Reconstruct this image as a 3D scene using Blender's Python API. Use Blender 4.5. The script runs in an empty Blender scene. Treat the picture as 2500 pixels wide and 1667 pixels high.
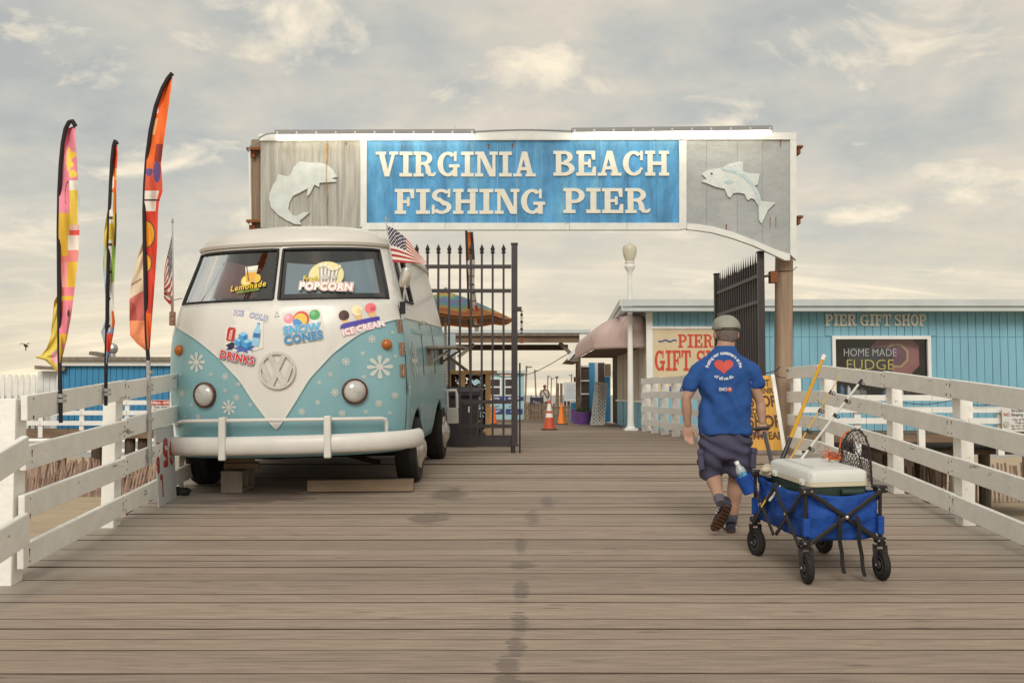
import bpy, bmesh, math, random
import numpy as np
from mathutils import Vector, Matrix, noise, Euler
from mathutils.bvhtree import BVHTree
R = math.radians
rnd = random.Random(7)
scene = bpy.context.scene
COL = scene.collection

# ------------------------------------------------------------------ camera
FPX, CX, CY, HC = 2430.0, 1250.0, 833.5, 1.6
PITCH = math.atan((963.0 - CY) / FPX)
cam_data = bpy.data.cameras.new('camera'); cam = bpy.data.objects.new('camera', cam_data)
COL.objects.link(cam); scene.camera = cam
cam.location = (0, 0, HC); cam.rotation_euler = (math.pi / 2 + PITCH, 0, 0)
cam_data.sensor_width = 36; cam_data.lens = FPX / 2500 * 36
cam_data.clip_start = 0.1; cam_data.clip_end = 6000

# ------------------------------------------------------------------ sky, sun, exposure
scene.view_settings.view_transform = 'Standard'; scene.view_settings.look = 'None'
scene.view_settings.exposure = 0.36; scene.view_settings.gamma = 1
scene.view_settings.use_curve_mapping = False
try:
    scene.cycles.use_denoising = True; scene.cycles.max_bounces = 8; scene.cycles.transparent_max_bounces = 12
    scene.cycles.sample_clamp_indirect = 4
except Exception: pass
SUN_EL, SUN_AZ = R(36), R(184)      # azimuth measured from +Y (ahead) clockwise: behind the camera, a little left
def build_world():
    w = bpy.data.worlds.new('World'); scene.world = w; w.use_nodes = True
    nt = w.node_tree; N = nt.nodes; L = nt.links
    for n in list(N): N.remove(n)
    def nd(t, **k):
        n = N.new(t)
        for a, b in k.items(): setattr(n, a, b)
        return n
    def math_(op, a, b=None, c=None):
        n = nd('ShaderNodeMath', operation=op)
        for i, x in enumerate((a, b, c)):
            if x is None: continue
            if isinstance(x, (int, float)): n.inputs[i].default_value = x
            else: L.new(x, n.inputs[i])
        return n.outputs[0]
    out = nd('ShaderNodeOutputWorld'); bg = nd('ShaderNodeBackground')
    tc = nd('ShaderNodeTexCoord'); sep = nd('ShaderNodeSeparateXYZ')
    L.new(tc.outputs['Generated'], sep.inputs[0])
    z = math_('MAXIMUM', sep.outputs[2], 0.0)
    zz = math_('ADD', z, 0.26)
    u = math_('DIVIDE', sep.outputs[0], zz); v = math_('DIVIDE', sep.outputs[1], zz)
    comb = nd('ShaderNodeCombineXYZ'); L.new(u, comb.inputs[0]); L.new(v, comb.inputs[1])
    def noise_(scale, detail, rough, off, dist=0.0, st=(1, 1, 1)):
        mp = nd('ShaderNodeMapping'); L.new(comb.outputs[0], mp.inputs[0])
        mp.inputs['Location'].default_value = off; mp.inputs['Scale'].default_value = st
        n = nd('ShaderNodeTexNoise'); n.inputs['Scale'].default_value = scale
        n.inputs['Detail'].default_value = detail; n.inputs['Roughness'].default_value = rough
        n.inputs['Distortion'].default_value = dist
        L.new(mp.outputs[0], n.inputs['Vector']); return n.outputs['Fac']
    def ramp(fac, pts):
        r = nd('ShaderNodeValToRGB'); L.new(fac, r.inputs[0])
        e = r.color_ramp.elements
        while len(e) < len(pts): e.new(0.5)
        for el, (p, c) in zip(e, pts):
            el.position = p; el.color = (*c, 1)
        return r.outputs[0]
    def mix(fac, a, b, mode='MIX'):
        m = nd('ShaderNodeMix', data_type='RGBA', blend_type=mode)
        if isinstance(fac, (int, float)): m.inputs[0].default_value = fac
        else: L.new(fac, m.inputs[0])
        for i, x in ((6, a), (7, b)):
            if isinstance(x, tuple): m.inputs[i].default_value = (*x, 1)
            else: L.new(x, m.inputs[i])
        return m.outputs[2]
    sky = nd('ShaderNodeTexSky', sky_type='NISHITA', sun_disc=False)
    sky.sun_elevation = SUN_EL; sky.sun_rotation = SUN_AZ
    sky.dust_density = 3.0; sky.air_density = 1.0
    skyc = mix(1.0, sky.outputs[0], (0.075, 0.075, 0.075), 'MULTIPLY')
    big = noise_(1.15, 4, 0.5, (3.1, 1.4, 0), 0.2)
    med = noise_(3.1, 6, 0.56, (7.7, 2.2, 0), 0.3)
    fine = noise_(8.5, 6, 0.58, (1.7, 9.2, 0), 0.3)
    s = math_('ADD', math_('MULTIPLY', big, 0.40), math_('ADD', math_('MULTIPLY', med, 0.38), math_('MULTIPLY', fine, 0.22)))
    cloud = ramp(s, [(0.40, (0.365, 0.372, 0.348)), (0.46, (0.425, 0.42, 0.378)), (0.52, (0.505, 0.468, 0.395)), (0.60, (0.60, 0.535, 0.43))])
    # brighter openings where the cloud is thinnest
    brk = noise_(4.0, 6, 0.6, (12.3, 4.4, 0), 0.4)
    edge = ramp(brk, [(0.555, (0, 0, 0)), (0.70, (1, 1, 1))])
    cloud = mix(math_('MULTIPLY', edge, 0.75), cloud, (0.90, 0.77, 0.56))
    # warm low band of sky under the cloud deck, streaked
    band = noise_(2.2, 6, 0.6, (0.0, 5.0, 0), 0.3, (0.30, 1.6, 1))
    low = ramp(band, [(0.36, (0.53, 0.485, 0.395)), (0.47, (0.64, 0.56, 0.425)), (0.56, (0.76, 0.65, 0.475)), (0.66, (1.05, 0.88, 0.61))])
    hor = ramp(z, [(0.02, (1, 1, 1)), (0.24, (0, 0, 0))])
    col = mix(math_('MULTIPLY', hor, 0.85), cloud, low)
    # a very thin amount of the clear sky above mixes in everywhere
    col = mix(0.12, col, skyc)
    L.new(col, bg.inputs[0]); bg.inputs[1].default_value = 1.08
    L.new(bg.outputs[0], out.inputs[0])
build_world()
sd = bpy.data.lights.new('sun', 'SUN'); sun = bpy.data.objects.new('sun', sd); COL.objects.link(sun)
sd.energy = 1.5; sd.angle = R(28); sd.color = (1.0, 0.965, 0.90)
_d = Vector((math.sin(SUN_AZ) * math.cos(SUN_EL), math.cos(SUN_AZ) * math.cos(SUN_EL), math.sin(SUN_EL)))
sun.rotation_euler = _d.to_track_quat('Z', 'Y').to_euler(); sun.location = (0, -5, 12)

# ------------------------------------------------------------------ pixel -> place helpers (photo pixels, 2500 wide)
SLOPE, YK = 0.0671, 11.78
ZF = SLOPE * YK
def zdeck(Y):
    if Y < YK: return SLOPE * Y
    if Y < 23: return ZF
    return ZF - 0.014 * (Y - 23)
def ray(x, y):
    a = (x - CX) / FPX; b = (CY - y) / FPX
    return Vector((a, math.cos(PITCH) - b * math.sin(PITCH), math.sin(PITCH) + b * math.cos(PITCH)))
def P(x, y, Y):
    d = ray(x, y); return Vector((0, 0, HC)) + d * (Y / d.y)
def G(x, y):
    d = ray(x, y); lo, hi = 1.0, 200.0
    for _ in range(60):
        m = (lo + hi) / 2; z = HC + d.z / d.y * m
        if z > zdeck(m): lo = m
        else: hi = m
    return P(x, y, (lo + hi) / 2)

# ------------------------------------------------------------------ colours and materials
def lin(c): return c / 12.92 if c <= 0.04045 else ((c + 0.055) / 1.055) ** 2.4
def hx(h, k=1.0):
    h = h.lstrip('#'); return tuple(min(0.9, lin(int(h[i:i + 2], 16) / 255) * k) for i in (0, 2, 4))
MATS = {}
def pmat(name, col, rough=0.6, metal=0.0, var=0.12, vs=3.0, bump=0.0, bs=20.0, st=(1, 1, 1), col2=None, thr=(0.55, 0.7), c2s=2.0, spec=0.4, rand=0.0, coat=0.0, emit=None, detail=5.0, st2=None):
    """Principled surface: base colour with noise variation, optional second colour in worn patches, bump."""
    if name in MATS: return MATS[name]
    m = bpy.data.materials.new(name); m.use_nodes = True; MATS[name] = m
    nt = m.node_tree; N = nt.nodes; L = nt.links; b = N['Principled BSDF']
    b.inputs['Roughness'].default_value = rough; b.inputs['Metallic'].default_value = metal
    b.inputs['Specular IOR Level'].default_value = spec
    if coat: b.inputs['Coat Weight'].default_value = coat; b.inputs['Coat Roughness'].default_value = 0.12
    if emit:
        b.inputs['Emission Color'].default_value = (*emit[0], 1); b.inputs['Emission Strength'].default_value = emit[1]
    tc = N.new('ShaderNodeTexCoord'); mp = N.new('ShaderNodeMapping'); mp.inputs['Scale'].default_value = st
    L.new(tc.outputs['Object'], mp.inputs[0])
    vec = mp.outputs[0]
    if rand:
        oi = N.new('ShaderNodeObjectInfo'); add = N.new('ShaderNodeVectorMath'); add.operation = 'ADD'
        sc = N.new('ShaderNodeMath'); sc.operation = 'MULTIPLY'; sc.inputs[1].default_value = 37.0
        L.new(oi.outputs['Random'], sc.inputs[0]); L.new(vec, add.inputs[0]); L.new(sc.outputs[0], add.inputs[1]); vec = add.outputs[0]
    def ns(scale, det=detail, ro=0.6):
        n = N.new('ShaderNodeTexNoise'); n.inputs['Scale'].default_value = scale; n.inputs['Detail'].default_value = det
        n.inputs['Roughness'].default_value = ro; L.new(vec, n.inputs['Vector']); return n.outputs['Fac']
    def rampv(fac, p0, p1, c0, c1):
        r = N.new('ShaderNodeValToRGB'); L.new(fac, r.inputs[0]); e = r.color_ramp.elements
        e[0].position, e[1].position = p0, p1; e[0].color = (*c0, 1); e[1].color = (*c1, 1); return r.outputs[0]
    def mixc(fac, a, c, mode='MIX'):
        x = N.new('ShaderNodeMix'); x.data_type = 'RGBA'; x.blend_type = mode
        if isinstance(fac, float): x.inputs[0].default_value = fac
        else: L.new(fac, x.inputs[0])
        for i, q in ((6, a), (7, c)):
            if isinstance(q, tuple): x.inputs[i].default_value = (*q, 1)
            else: L.new(q, x.inputs[i])
        return x.outputs[2]
    lo = tuple(max(0, c * (1 - var)) for c in col); hi = tuple(min(0.95, c * (1 + var)) for c in col)
    cout = rampv(ns(vs), 0.3, 0.7, lo, hi)
    if col2 is not None:
        if st2 is not None:
            mp2 = N.new('ShaderNodeMapping'); mp2.inputs['Scale'].default_value = st2
            L.new(tc.outputs['Object'], mp2.inputs[0]); ov = vec; vec = mp2.outputs[0]
            f = rampv(ns(c2s, 8, 0.65), thr[0], thr[1], (0, 0, 0), (1, 1, 1)); vec = ov
        else: f = rampv(ns(c2s, 8, 0.65), thr[0], thr[1], (0, 0, 0), (1, 1, 1))
        cout = mixc(f, cout, col2)
    if rand:
        mr = N.new('ShaderNodeMapRange'); mr.inputs[3].default_value = 1 - rand; mr.inputs[4].default_value = 1 + rand
        L.new(oi.outputs['Random'], mr.inputs[0])
        cc = N.new('ShaderNodeCombineColor')
        for i in range(3): L.new(mr.outputs[0], cc.inputs[i])
        cout = mixc(1.0, cout, cc.outputs[0], 'MULTIPLY')
    L.new(cout, b.inputs['Base Color'])
    if bump:
        bp = N.new('ShaderNodeBump'); bp.inputs['Strength'].default_value = bump; bp.inputs['Distance'].default_value = 0.02
        L.new(ns(bs), bp.inputs['Height']); L.new(bp.outputs[0], b.inputs['Normal'])
    return m
def flat(h, rough=0.55, k=1.1, **kw): return pmat('print_%s_%d_%d' % (h.lstrip('#'), int(rough * 100), int(k * 100)), hx(h, k), rough, var=0.05, **kw)
def glass(name, tint=(0.75, 0.8, 0.82), refl=0.22, rough=0.03):
    if name in MATS: return MATS[name]
    m = bpy.data.materials.new(name); m.use_nodes = True; MATS[name] = m
    nt = m.node_tree; N = nt.nodes; L = nt.links; N.remove(N['Principled BSDF'])
    o = N['Material Output']; mx = N.new('ShaderNodeMixShader'); t = N.new('ShaderNodeBsdfTransparent'); g = N.new('ShaderNodeBsdfGlossy')
    t.inputs[0].default_value = (*tint, 1); g.inputs['Roughness'].default_value = rough; g.inputs[0].default_value = (0.9, 0.93, 0.95, 1)
    lw = N.new('ShaderNodeLayerWeight'); lw.inputs[0].default_value = 0.25
    ad = N.new('ShaderNodeMath'); ad.operation = 'MULTIPLY_ADD'; ad.inputs[1].default_value = 0.8; ad.inputs[2].default_value = refl
    ad.use_clamp = True
    L.new(lw.outputs['Fresnel'], ad.inputs[0]); L.new(ad.outputs[0], mx.inputs[0])
    L.new(t.outputs[0], mx.inputs[1]); L.new(g.outputs[0], mx.inputs[2]); L.new(mx.outputs[0], o.inputs[0])
    return m

# ------------------------------------------------------------------ mesh builder
class MB:
    def __init__(s): s.v = []; s.f = []; s.m = []
    def add(s, vs, fs, m=0):
        o = len(s.v); s.v += [Vector(p) for p in vs]; s.f += [tuple(i + o for i in f) for f in fs]; s.m += [m] * len(fs); return s
    def box(s, c, size, rot=None, m=0, taper=1.0):
        x, y, z = size[0] / 2, size[1] / 2, size[2] / 2; t = taper
        vs = [Vector(p) for p in ((-x, -y, -z), (x, -y, -z), (x, y, -z), (-x, y, -z), (-x * t, -y * t, z), (x * t, -y * t, z), (x * t, y * t, z), (-x * t, y * t, z))]
        if rot is not None:
            M = rot if isinstance(rot, Matrix) else Euler(rot).to_matrix(); vs = [M @ p for p in vs]
        c = Vector(c)
        return s.add([p + c for p in vs], [(3, 2, 1, 0), (4, 5, 6, 7), (0, 1, 5, 4), (1, 2, 6, 5), (2, 3, 7, 6), (3, 0, 4, 7)], m)
    def bar(s, a, b, w, h, up=Vector((0, 0, 1)), m=0):
        """rectangular bar from a to b, w across, h along up"""
        a = Vector(a); b = Vector(b); d = (b - a).normalized(); sd = d.cross(up)
        if sd.length < 1e-4: sd = Vector((1, 0, 0))
        sd.normalize(); u = sd.cross(d)
        q = [sd * (i * w / 2) + u * (j * h / 2) for i, j in ((-1, -1), (1, -1), (1, 1), (-1, 1))]
        return s.add([a + p for p in q] + [b + p for p in q], [(0, 1, 2, 3), (7, 6, 5, 4), (0, 4, 5, 1), (1, 5, 6, 2), (2, 6, 7, 3), (3, 7, 4, 0)], m)
    def tube(s, path, r, n=8, m=0, caps=True, squash=None):
        path = [Vector(p) for p in path]; k = len(path); rs = r if isinstance(r, (list, tuple)) else [r] * k
        vs = []; pu = None
        for i, p in enumerate(path):
            d = (path[min(i + 1, k - 1)] - path[max(i - 1, 0)]).normalized()
            if pu is None:
                pu = Vector((0, 0, 1)) if abs(d.z) < 0.9 else Vector((0, 1, 0))
            sd = d.cross(pu).normalized(); pu = sd.cross(d).normalized()
            for j in range(n):
                a = 2 * math.pi * j / n; ca, sa = math.cos(a), math.sin(a)
                if squash: ca *= squash[0]; sa *= squash[1]
                vs.append(p + (sd * ca + pu * sa) * rs[i])
        fs = [(i * n + j, i * n + (j + 1) % n, (i + 1) * n + (j + 1) % n, (i + 1) * n + j) for i in range(k - 1) for j in range(n)]
        if caps: fs += [tuple(range(n - 1, -1, -1)), tuple(range((k - 1) * n, k * n))]
        return s.add(vs, fs, m)
    def lathe(s, prof, o=(0, 0, 0), n=16, M=None, m=0, sx=1.0, sy=1.0):
        o = Vector(o); vs = []
        for r, z in prof:
            for j in range(n):
                a = 2 * math.pi * j / n; p = Vector((r * math.cos(a) * sx, r * math.sin(a) * sy, z))
                vs.append(o + (M @ p if M else p))
        k = len(prof)
        fs = [(i * n + j, i * n + (j + 1) % n, (i + 1) * n + (j + 1) % n, (i + 1) * n + j) for i in range(k - 1) for j in range(n)]
        fs += [tuple(range(n - 1, -1, -1)), tuple(range((k - 1) * n, k * n))]
        return s.add(vs, fs, m)
    def prism(s, poly, d0, d1, fr=lambda u, v, w: Vector((u, w, v)), m=0):
        n = len(poly); vs = [fr(u, v, d0) for u, v in poly] + [fr(u, v, d1) for u, v in poly]
        fs = [tuple(range(n)), tuple(range(2 * n - 1, n - 1, -1))] + [(i, i + n, (i + 1) % n + n, (i + 1) % n) for i in range(n)]
        return s.add(vs, fs, m)
    def grid(s, fn, nu, nv, m=0, cu=False, mf=None, skip=None):
        vs = [Vector(fn(i / (nu if cu else nu - 1), j / (nv - 1))) for j in range(nv) for i in range(nu)]
        fs = []; ms = []
        for j in range(nv - 1):
            for i in range(nu if cu else nu - 1):
                if skip and skip(i, j): continue
                fs.append((j * nu + i, j * nu + (i + 1) % nu, (j + 1) * nu + (i + 1) % nu, (j + 1) * nu + i))
                ms.append(mf((i + 0.5) / (nu - 1), (j + 0.5) / (nv - 1)) if mf else m)
        o = len(s.v); s.v += vs; s.f += [tuple(q + o for q in f) for f in fs]; s.m += ms; return s
    def mesh(s, name, mats, off=None, smooth=False, angle=40, fix=True):
        me = bpy.data.meshes.new(name); off = Vector(off) if off is not None else Vector((0, 0, 0))
        me.from_pydata([tuple(p - off) for p in s.v], [], s.f)
        for q in (mats if isinstance(mats, (list, tuple)) else [mats]): me.materials.append(q)
        me.polygons.foreach_set('material_index', s.m)
        if fix:
            bm = bmesh.new(); bm.from_mesh(me); bmesh.ops.recalc_face_normals(bm, faces=bm.faces); bm.to_mesh(me); bm.free()
        if smooth:
            me.polygons.foreach_set('use_smooth', [True] * len(me.polygons)); me.set_sharp_from_angle(angle=R(angle))
        me.update(); return me
    def build(s, name, mats, parent=None, world=True, smooth=False, angle=40, loc=None, kind=None, bevel=0, fix=True):
        """one mesh object; with world=True the points are world points and become local to the parent's place"""
        off = None
        if parent is not None and world: off = parent.matrix_world.translation if not parent.parent else parent['_o']
        if loc is not None: off = Vector(loc)
        o = bpy.data.objects.new(name, s.mesh(name, mats, off, smooth, angle, fix)); COL.objects.link(o)
        if loc is not None: o.location = loc
        if parent is not None: o.parent = parent
        if kind: o['kind'] = kind
        if bevel:
            b = o.modifiers.new('bevel', 'BEVEL'); b.width = bevel; b.segments = 2; b.limit_method = 'ANGLE'
        return o
def tag(o, label, cat, group=None):
    o['label'] = label; o['category'] = cat
    if group: o['group'] = group
    return o
def thing(name, label, cat, loc=(0, 0, 0), rot=(0, 0, 0), group=None):
    o = bpy.data.objects.new(name, None); COL.objects.link(o); o.location = loc; o.rotation_euler = rot
    o.matrix_world = Matrix.LocRotScale(Vector(loc), Euler(rot), None)
    o.empty_display_size = 0.2
    return tag(o, label, cat, group)
def inst(name, me, parent=None, loc=(0, 0, 0), rot=(0, 0, 0), scale=(1, 1, 1)):
    o = bpy.data.objects.new(name, me); COL.objects.link(o); o.location = loc; o.rotation_euler = rot; o.scale = scale
    if parent is not None: o.parent = parent
    return o
def sub(child_mb, name, mats, part, thing_root, **k):
    """sub-part: same local space as its part (parts sit at the thing's origin)"""
    off = thing_root.matrix_world.translation
    o = bpy.data.objects.new(name, child_mb.mesh(name, mats, off if k.pop('world', True) else None, k.pop('smooth', False))); COL.objects.link(o); o.parent = part
    return o
# ------------------------------------------------------------------ lettering
def text2d(string, h=1.0, bold=0.0, align='CENTER', sx=1.0, spacing=1.0, shear=0.0):
    """flat letter mesh as (verts2d, tris); h = cap height"""
    c = bpy.data.curves.new('t', 'FONT'); c.body = string; c.size = 1.0; c.offset = bold; c.align_x = align; c.align_y = 'CENTER'
    c.space_character = spacing; c.shear = shear; c.resolution_u = 3
    o = bpy.data.objects.new('t', c); COL.objects.link(o)
    dg = bpy.context.evaluated_depsgraph_get(); me = bpy.data.meshes.new_from_object(o.evaluated_get(dg))
    k = h / 0.72
    vs = [(p.co.x * k * sx, p.co.y * k) for p in me.vertices]; fs = [tuple(p.vertices) for p in me.polygons]
    bpy.data.objects.remove(o); bpy.data.curves.remove(c); bpy.data.meshes.remove(me)
    return vs, fs
def tess(vs, fs, maxlen):
    bm = bmesh.new(); q = [bm.verts.new((x, y, 0)) for x, y in vs]
    for f in fs:
        try: bm.faces.new([q[i] for i in f])
        except Exception: pass
    bmesh.ops.triangulate(bm, faces=bm.faces)
    for _ in range(4):
        es = [e for e in bm.edges if e.calc_length() > maxlen]
        if not es: break
        bmesh.ops.subdivide_edges(bm, edges=es, cuts=1); bmesh.ops.triangulate(bm, faces=bm.faces)
    bm.verts.index_update()
    r = [(p.co.x, p.co.y) for p in bm.verts], [tuple(x.index for x in f.verts) for f in bm.faces]; bm.free(); return r
def put2d(mb, vf, fr, m=0, maxlen=None):
    vs, fs = vf
    if maxlen: vs, fs = tess(vs, fs, maxlen)
    mb.add([fr(u, v) for u, v in vs], fs, m)
# slab-serif glyphs: pieces in a box of height 1
def _arc(cx, cy, rx, ry, a0, a1, tx, ty, n=16):
    o = [(cx + rx * math.cos(R(a0 + (a1 - a0) * i / n)), cy + ry * math.sin(R(a0 + (a1 - a0) * i / n))) for i in range(n + 1)]
    q = [(cx + (rx - tx) * math.cos(R(a0 + (a1 - a0) * i / n)), cy + (ry - ty) * math.sin(R(a0 + (a1 - a0) * i / n))) for i in range(n + 1)]
    return ('strip', o, q)
def _r(a, b, c, d): return ('poly', [(a, b), (c, b), (c, d), (a, d)])
def _p(*p): return ('poly', list(p))
GL = {
 'I': (0.56, [_r(.165, .05, .395, .95), _r(0, 0, .56, .14), _r(0, .86, .56, 1)]),
 'H': (1.0, [_r(.1, .05, .32, .95), _r(.68, .05, .9, .95), _r(.3, .43, .7, .57), _r(0, 0, .42, .13), _r(.58, 0, 1, .13), _r(0, .87, .42, 1), _r(.58, .87, 1, 1)]),
 'N': (1.0, [_r(.1, .02, .24, .98), _r(.76, .02, .9, .98), _p((.12, 1), (.38, 1), (.9, 0), (.64, 0)), _r(0, 0, .36, .13), _r(.64, .87, 1, 1), _r(0, .87, .3, 1)]),
 'A': (1.0, [_p((.12, 0), (.27, 0), (.54, .98), (.39, .98)), _p((.38, 1), (.62, 1), (.9, 0), (.65, 0)), _r(.24, .25, .72, .38), _r(0, 0, .38, .12), _r(.55, 0, 1, .12)]),
 'V': (1.0, [_p((.12, 1), (.36, 1), (.62, 0), (.4, 0)), _p((.74, .99), (.88, .99), (.61, .01), (.47, .01)), _r(0, .88, .46, 1), _r(.6, .88, 1, 1)]),
 'E': (.84, [_r(.1, .05, .33, .95), _r(0, .87, .8, 1), _r(0, 0, .83, .13), _r(.3, .44, .58, .56), _r(.5, .33, .61, .67), _p((.68, .64), (.8, .64), (.8, .9), (.62, .9)), _p((.71, .36), (.83, .36), (.83, .1), (.64, .1))]),
 'F': (.8, [_r(.1, .05, .33, .95), _r(0, .87, .78, 1), _r(0, 0, .46, .13), _r(.3, .43, .56, .55), _r(.49, .3, .6, .67), _p((.66, .62), (.78, .62), (.78, .9), (.6, .9))]),
 'P': (.84, [_r(.1, .05, .33, .95), _r(0, 0, .48, .13), _r(0, .87, .46, 1), _arc(.44, .7, .4, .3, -92, 92, .22, .13), _r(.3, .4, .46, .53)]),
 'R': (1.0, [_r(.1, .05, .33, .95), _r(0, 0, .45, .13), _r(0, .87, .46, 1), _arc(.44, .73, .38, .27, -92, 92, .21, .13), _r(.3, .46, .46, .58), _arc(.46, .2, .3, .36, -20, 92, .22, .13), _p((.54, .2), (.76, .2), (.8, .07), (.68, 0)), _arc(.83, .17, .17, .17, 170, 360, .1, .12)]),
 'B': (.9, [_r(.1, .05, .33, .95), _r(0, 0, .46, .13), _r(0, .87, .46, 1), _arc(.44, .75, .37, .25, -92, 92, .21, .12), _arc(.44, .28, .45, .28, -92, 92, .23, .13), _r(.3, .45, .46, .555)]),
 'C': (.88, [_arc(.46, .5, .46, .5, 48, 312, .24, .13, 24), _r(.73, .62, .84, 1), _p((.72, .12), (.86, .3), (.75, .34), (.64, .2))]),
 'G': (.98, [_arc(.46, .5, .46, .5, 48, 318, .24, .13, 24), _r(.73, .62, .84, 1), _r(.68, 0, .88, .42), _r(.5, .36, .98, .49)]),
 'O': (.96, [_arc(.48, .5, .48, .5, 0, 360, .24, .13, 30)]),
 'S': (.82, [_arc(.4, .735, .38, .265, 30, 262, .2, .125), _arc(.41, .27, .4, .27, -150, 82, .2, .125), _p((.14, .66), (.36, .655), (.69, .35), (.47, .33)), _r(.66, .66, .76, 1), _r(.02, 0, .13, .36)]),
 'T': (.88, [_r(.33, .05, .56, .95), _r(0, .87, .88, 1), _r(.2, 0, .69, .13), _p((0, .64), (.11, .64), (.18, .9), (0, .9)), _p((.88, .64), (.77, .64), (.7, .9), (.88, .9))]),
}
def glyph(mb, ch, fr, sx, sy, depth, x0):
    """extruded slab letter; fr(u,v,w) with w away from the board; pieces step 0.4 mm so no faces coincide"""
    w, ps = GL[ch]
    for i, p in enumerate(ps):
        d = depth + 0.0005 * i
        if p[0] == 'poly': mb.prism([(x0 + a * sx, b * sy) for a, b in p[1]], 0, d, fr)
        else:
            o, q = p[1], p[2]
            for k in range(len(o) - 1):
                pts = [o[k], o[k + 1], q[k + 1], q[k]]
                mb.prism([(x0 + a * sx, b * sy) for a, b in pts], 0, d, fr)
def slab_word(word, fr, total, h, depth, name, mat, parent, world=True, gap=0.06):
    adv = sum((GL[c][0] if c != ' ' else 0.5) for c in word) + gap * (len(word) - 1)
    sx = total / adv; x = 0
    for c in word:
        if c == ' ': x += (0.5 + gap) * sx; continue
        mb = MB(); glyph(mb, c, fr, sx, h, depth, x); mb.build(name, mat, parent, world=world); x += (GL[c][0] + gap) * sx
# ================================================================== SETTING
M_white = pmat('white_paint', (0.85, 0.835, 0.785), 0.55, var=0.07, vs=6, bump=0.25, bs=30, st=(1, 1, 1), col2=(0.34, 0.32, 0.28), thr=(0.635, 0.67), c2s=6, st2=(1, .35, 1.6))
M_white_far = pmat('white_paint_far', (0.74, 0.74, 0.71), 0.6, var=0.08, vs=2)
M_woodgrey = pmat('grey_timber', (0.21, 0.175, 0.14), 0.8, var=0.3, vs=5, bump=0.4, bs=24, st=(1, 1, 0.25))
M_woodbrown = pmat('brown_timber', (0.17, 0.115, 0.075), 0.8, var=0.3, vs=5, bump=0.3, bs=24, st=(0.3, 1, 1))
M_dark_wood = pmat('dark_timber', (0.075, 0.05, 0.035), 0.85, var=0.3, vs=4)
M_rust = pmat('rust', (0.20, 0.075, 0.03), 0.9, var=0.4, vs=60)
M_black = pmat('black_metal', (0.032, 0.024, 0.026), 0.45, var=0.2, vs=12, spec=0.5)
M_steel = pmat('galvanised_steel', (0.45, 0.45, 0.45), 0.4, metal=0.7, var=0.15, vs=30)
M_sand = pmat('sand', (0.44, 0.345, 0.235), 0.95, var=0.14, vs=1.2, bump=0.6, bs=9, detail=8)
M_slat = pmat('weathered_slat', (0.30, 0.20, 0.155), 0.85, var=0.25, vs=8, rand=0.3)

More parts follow.
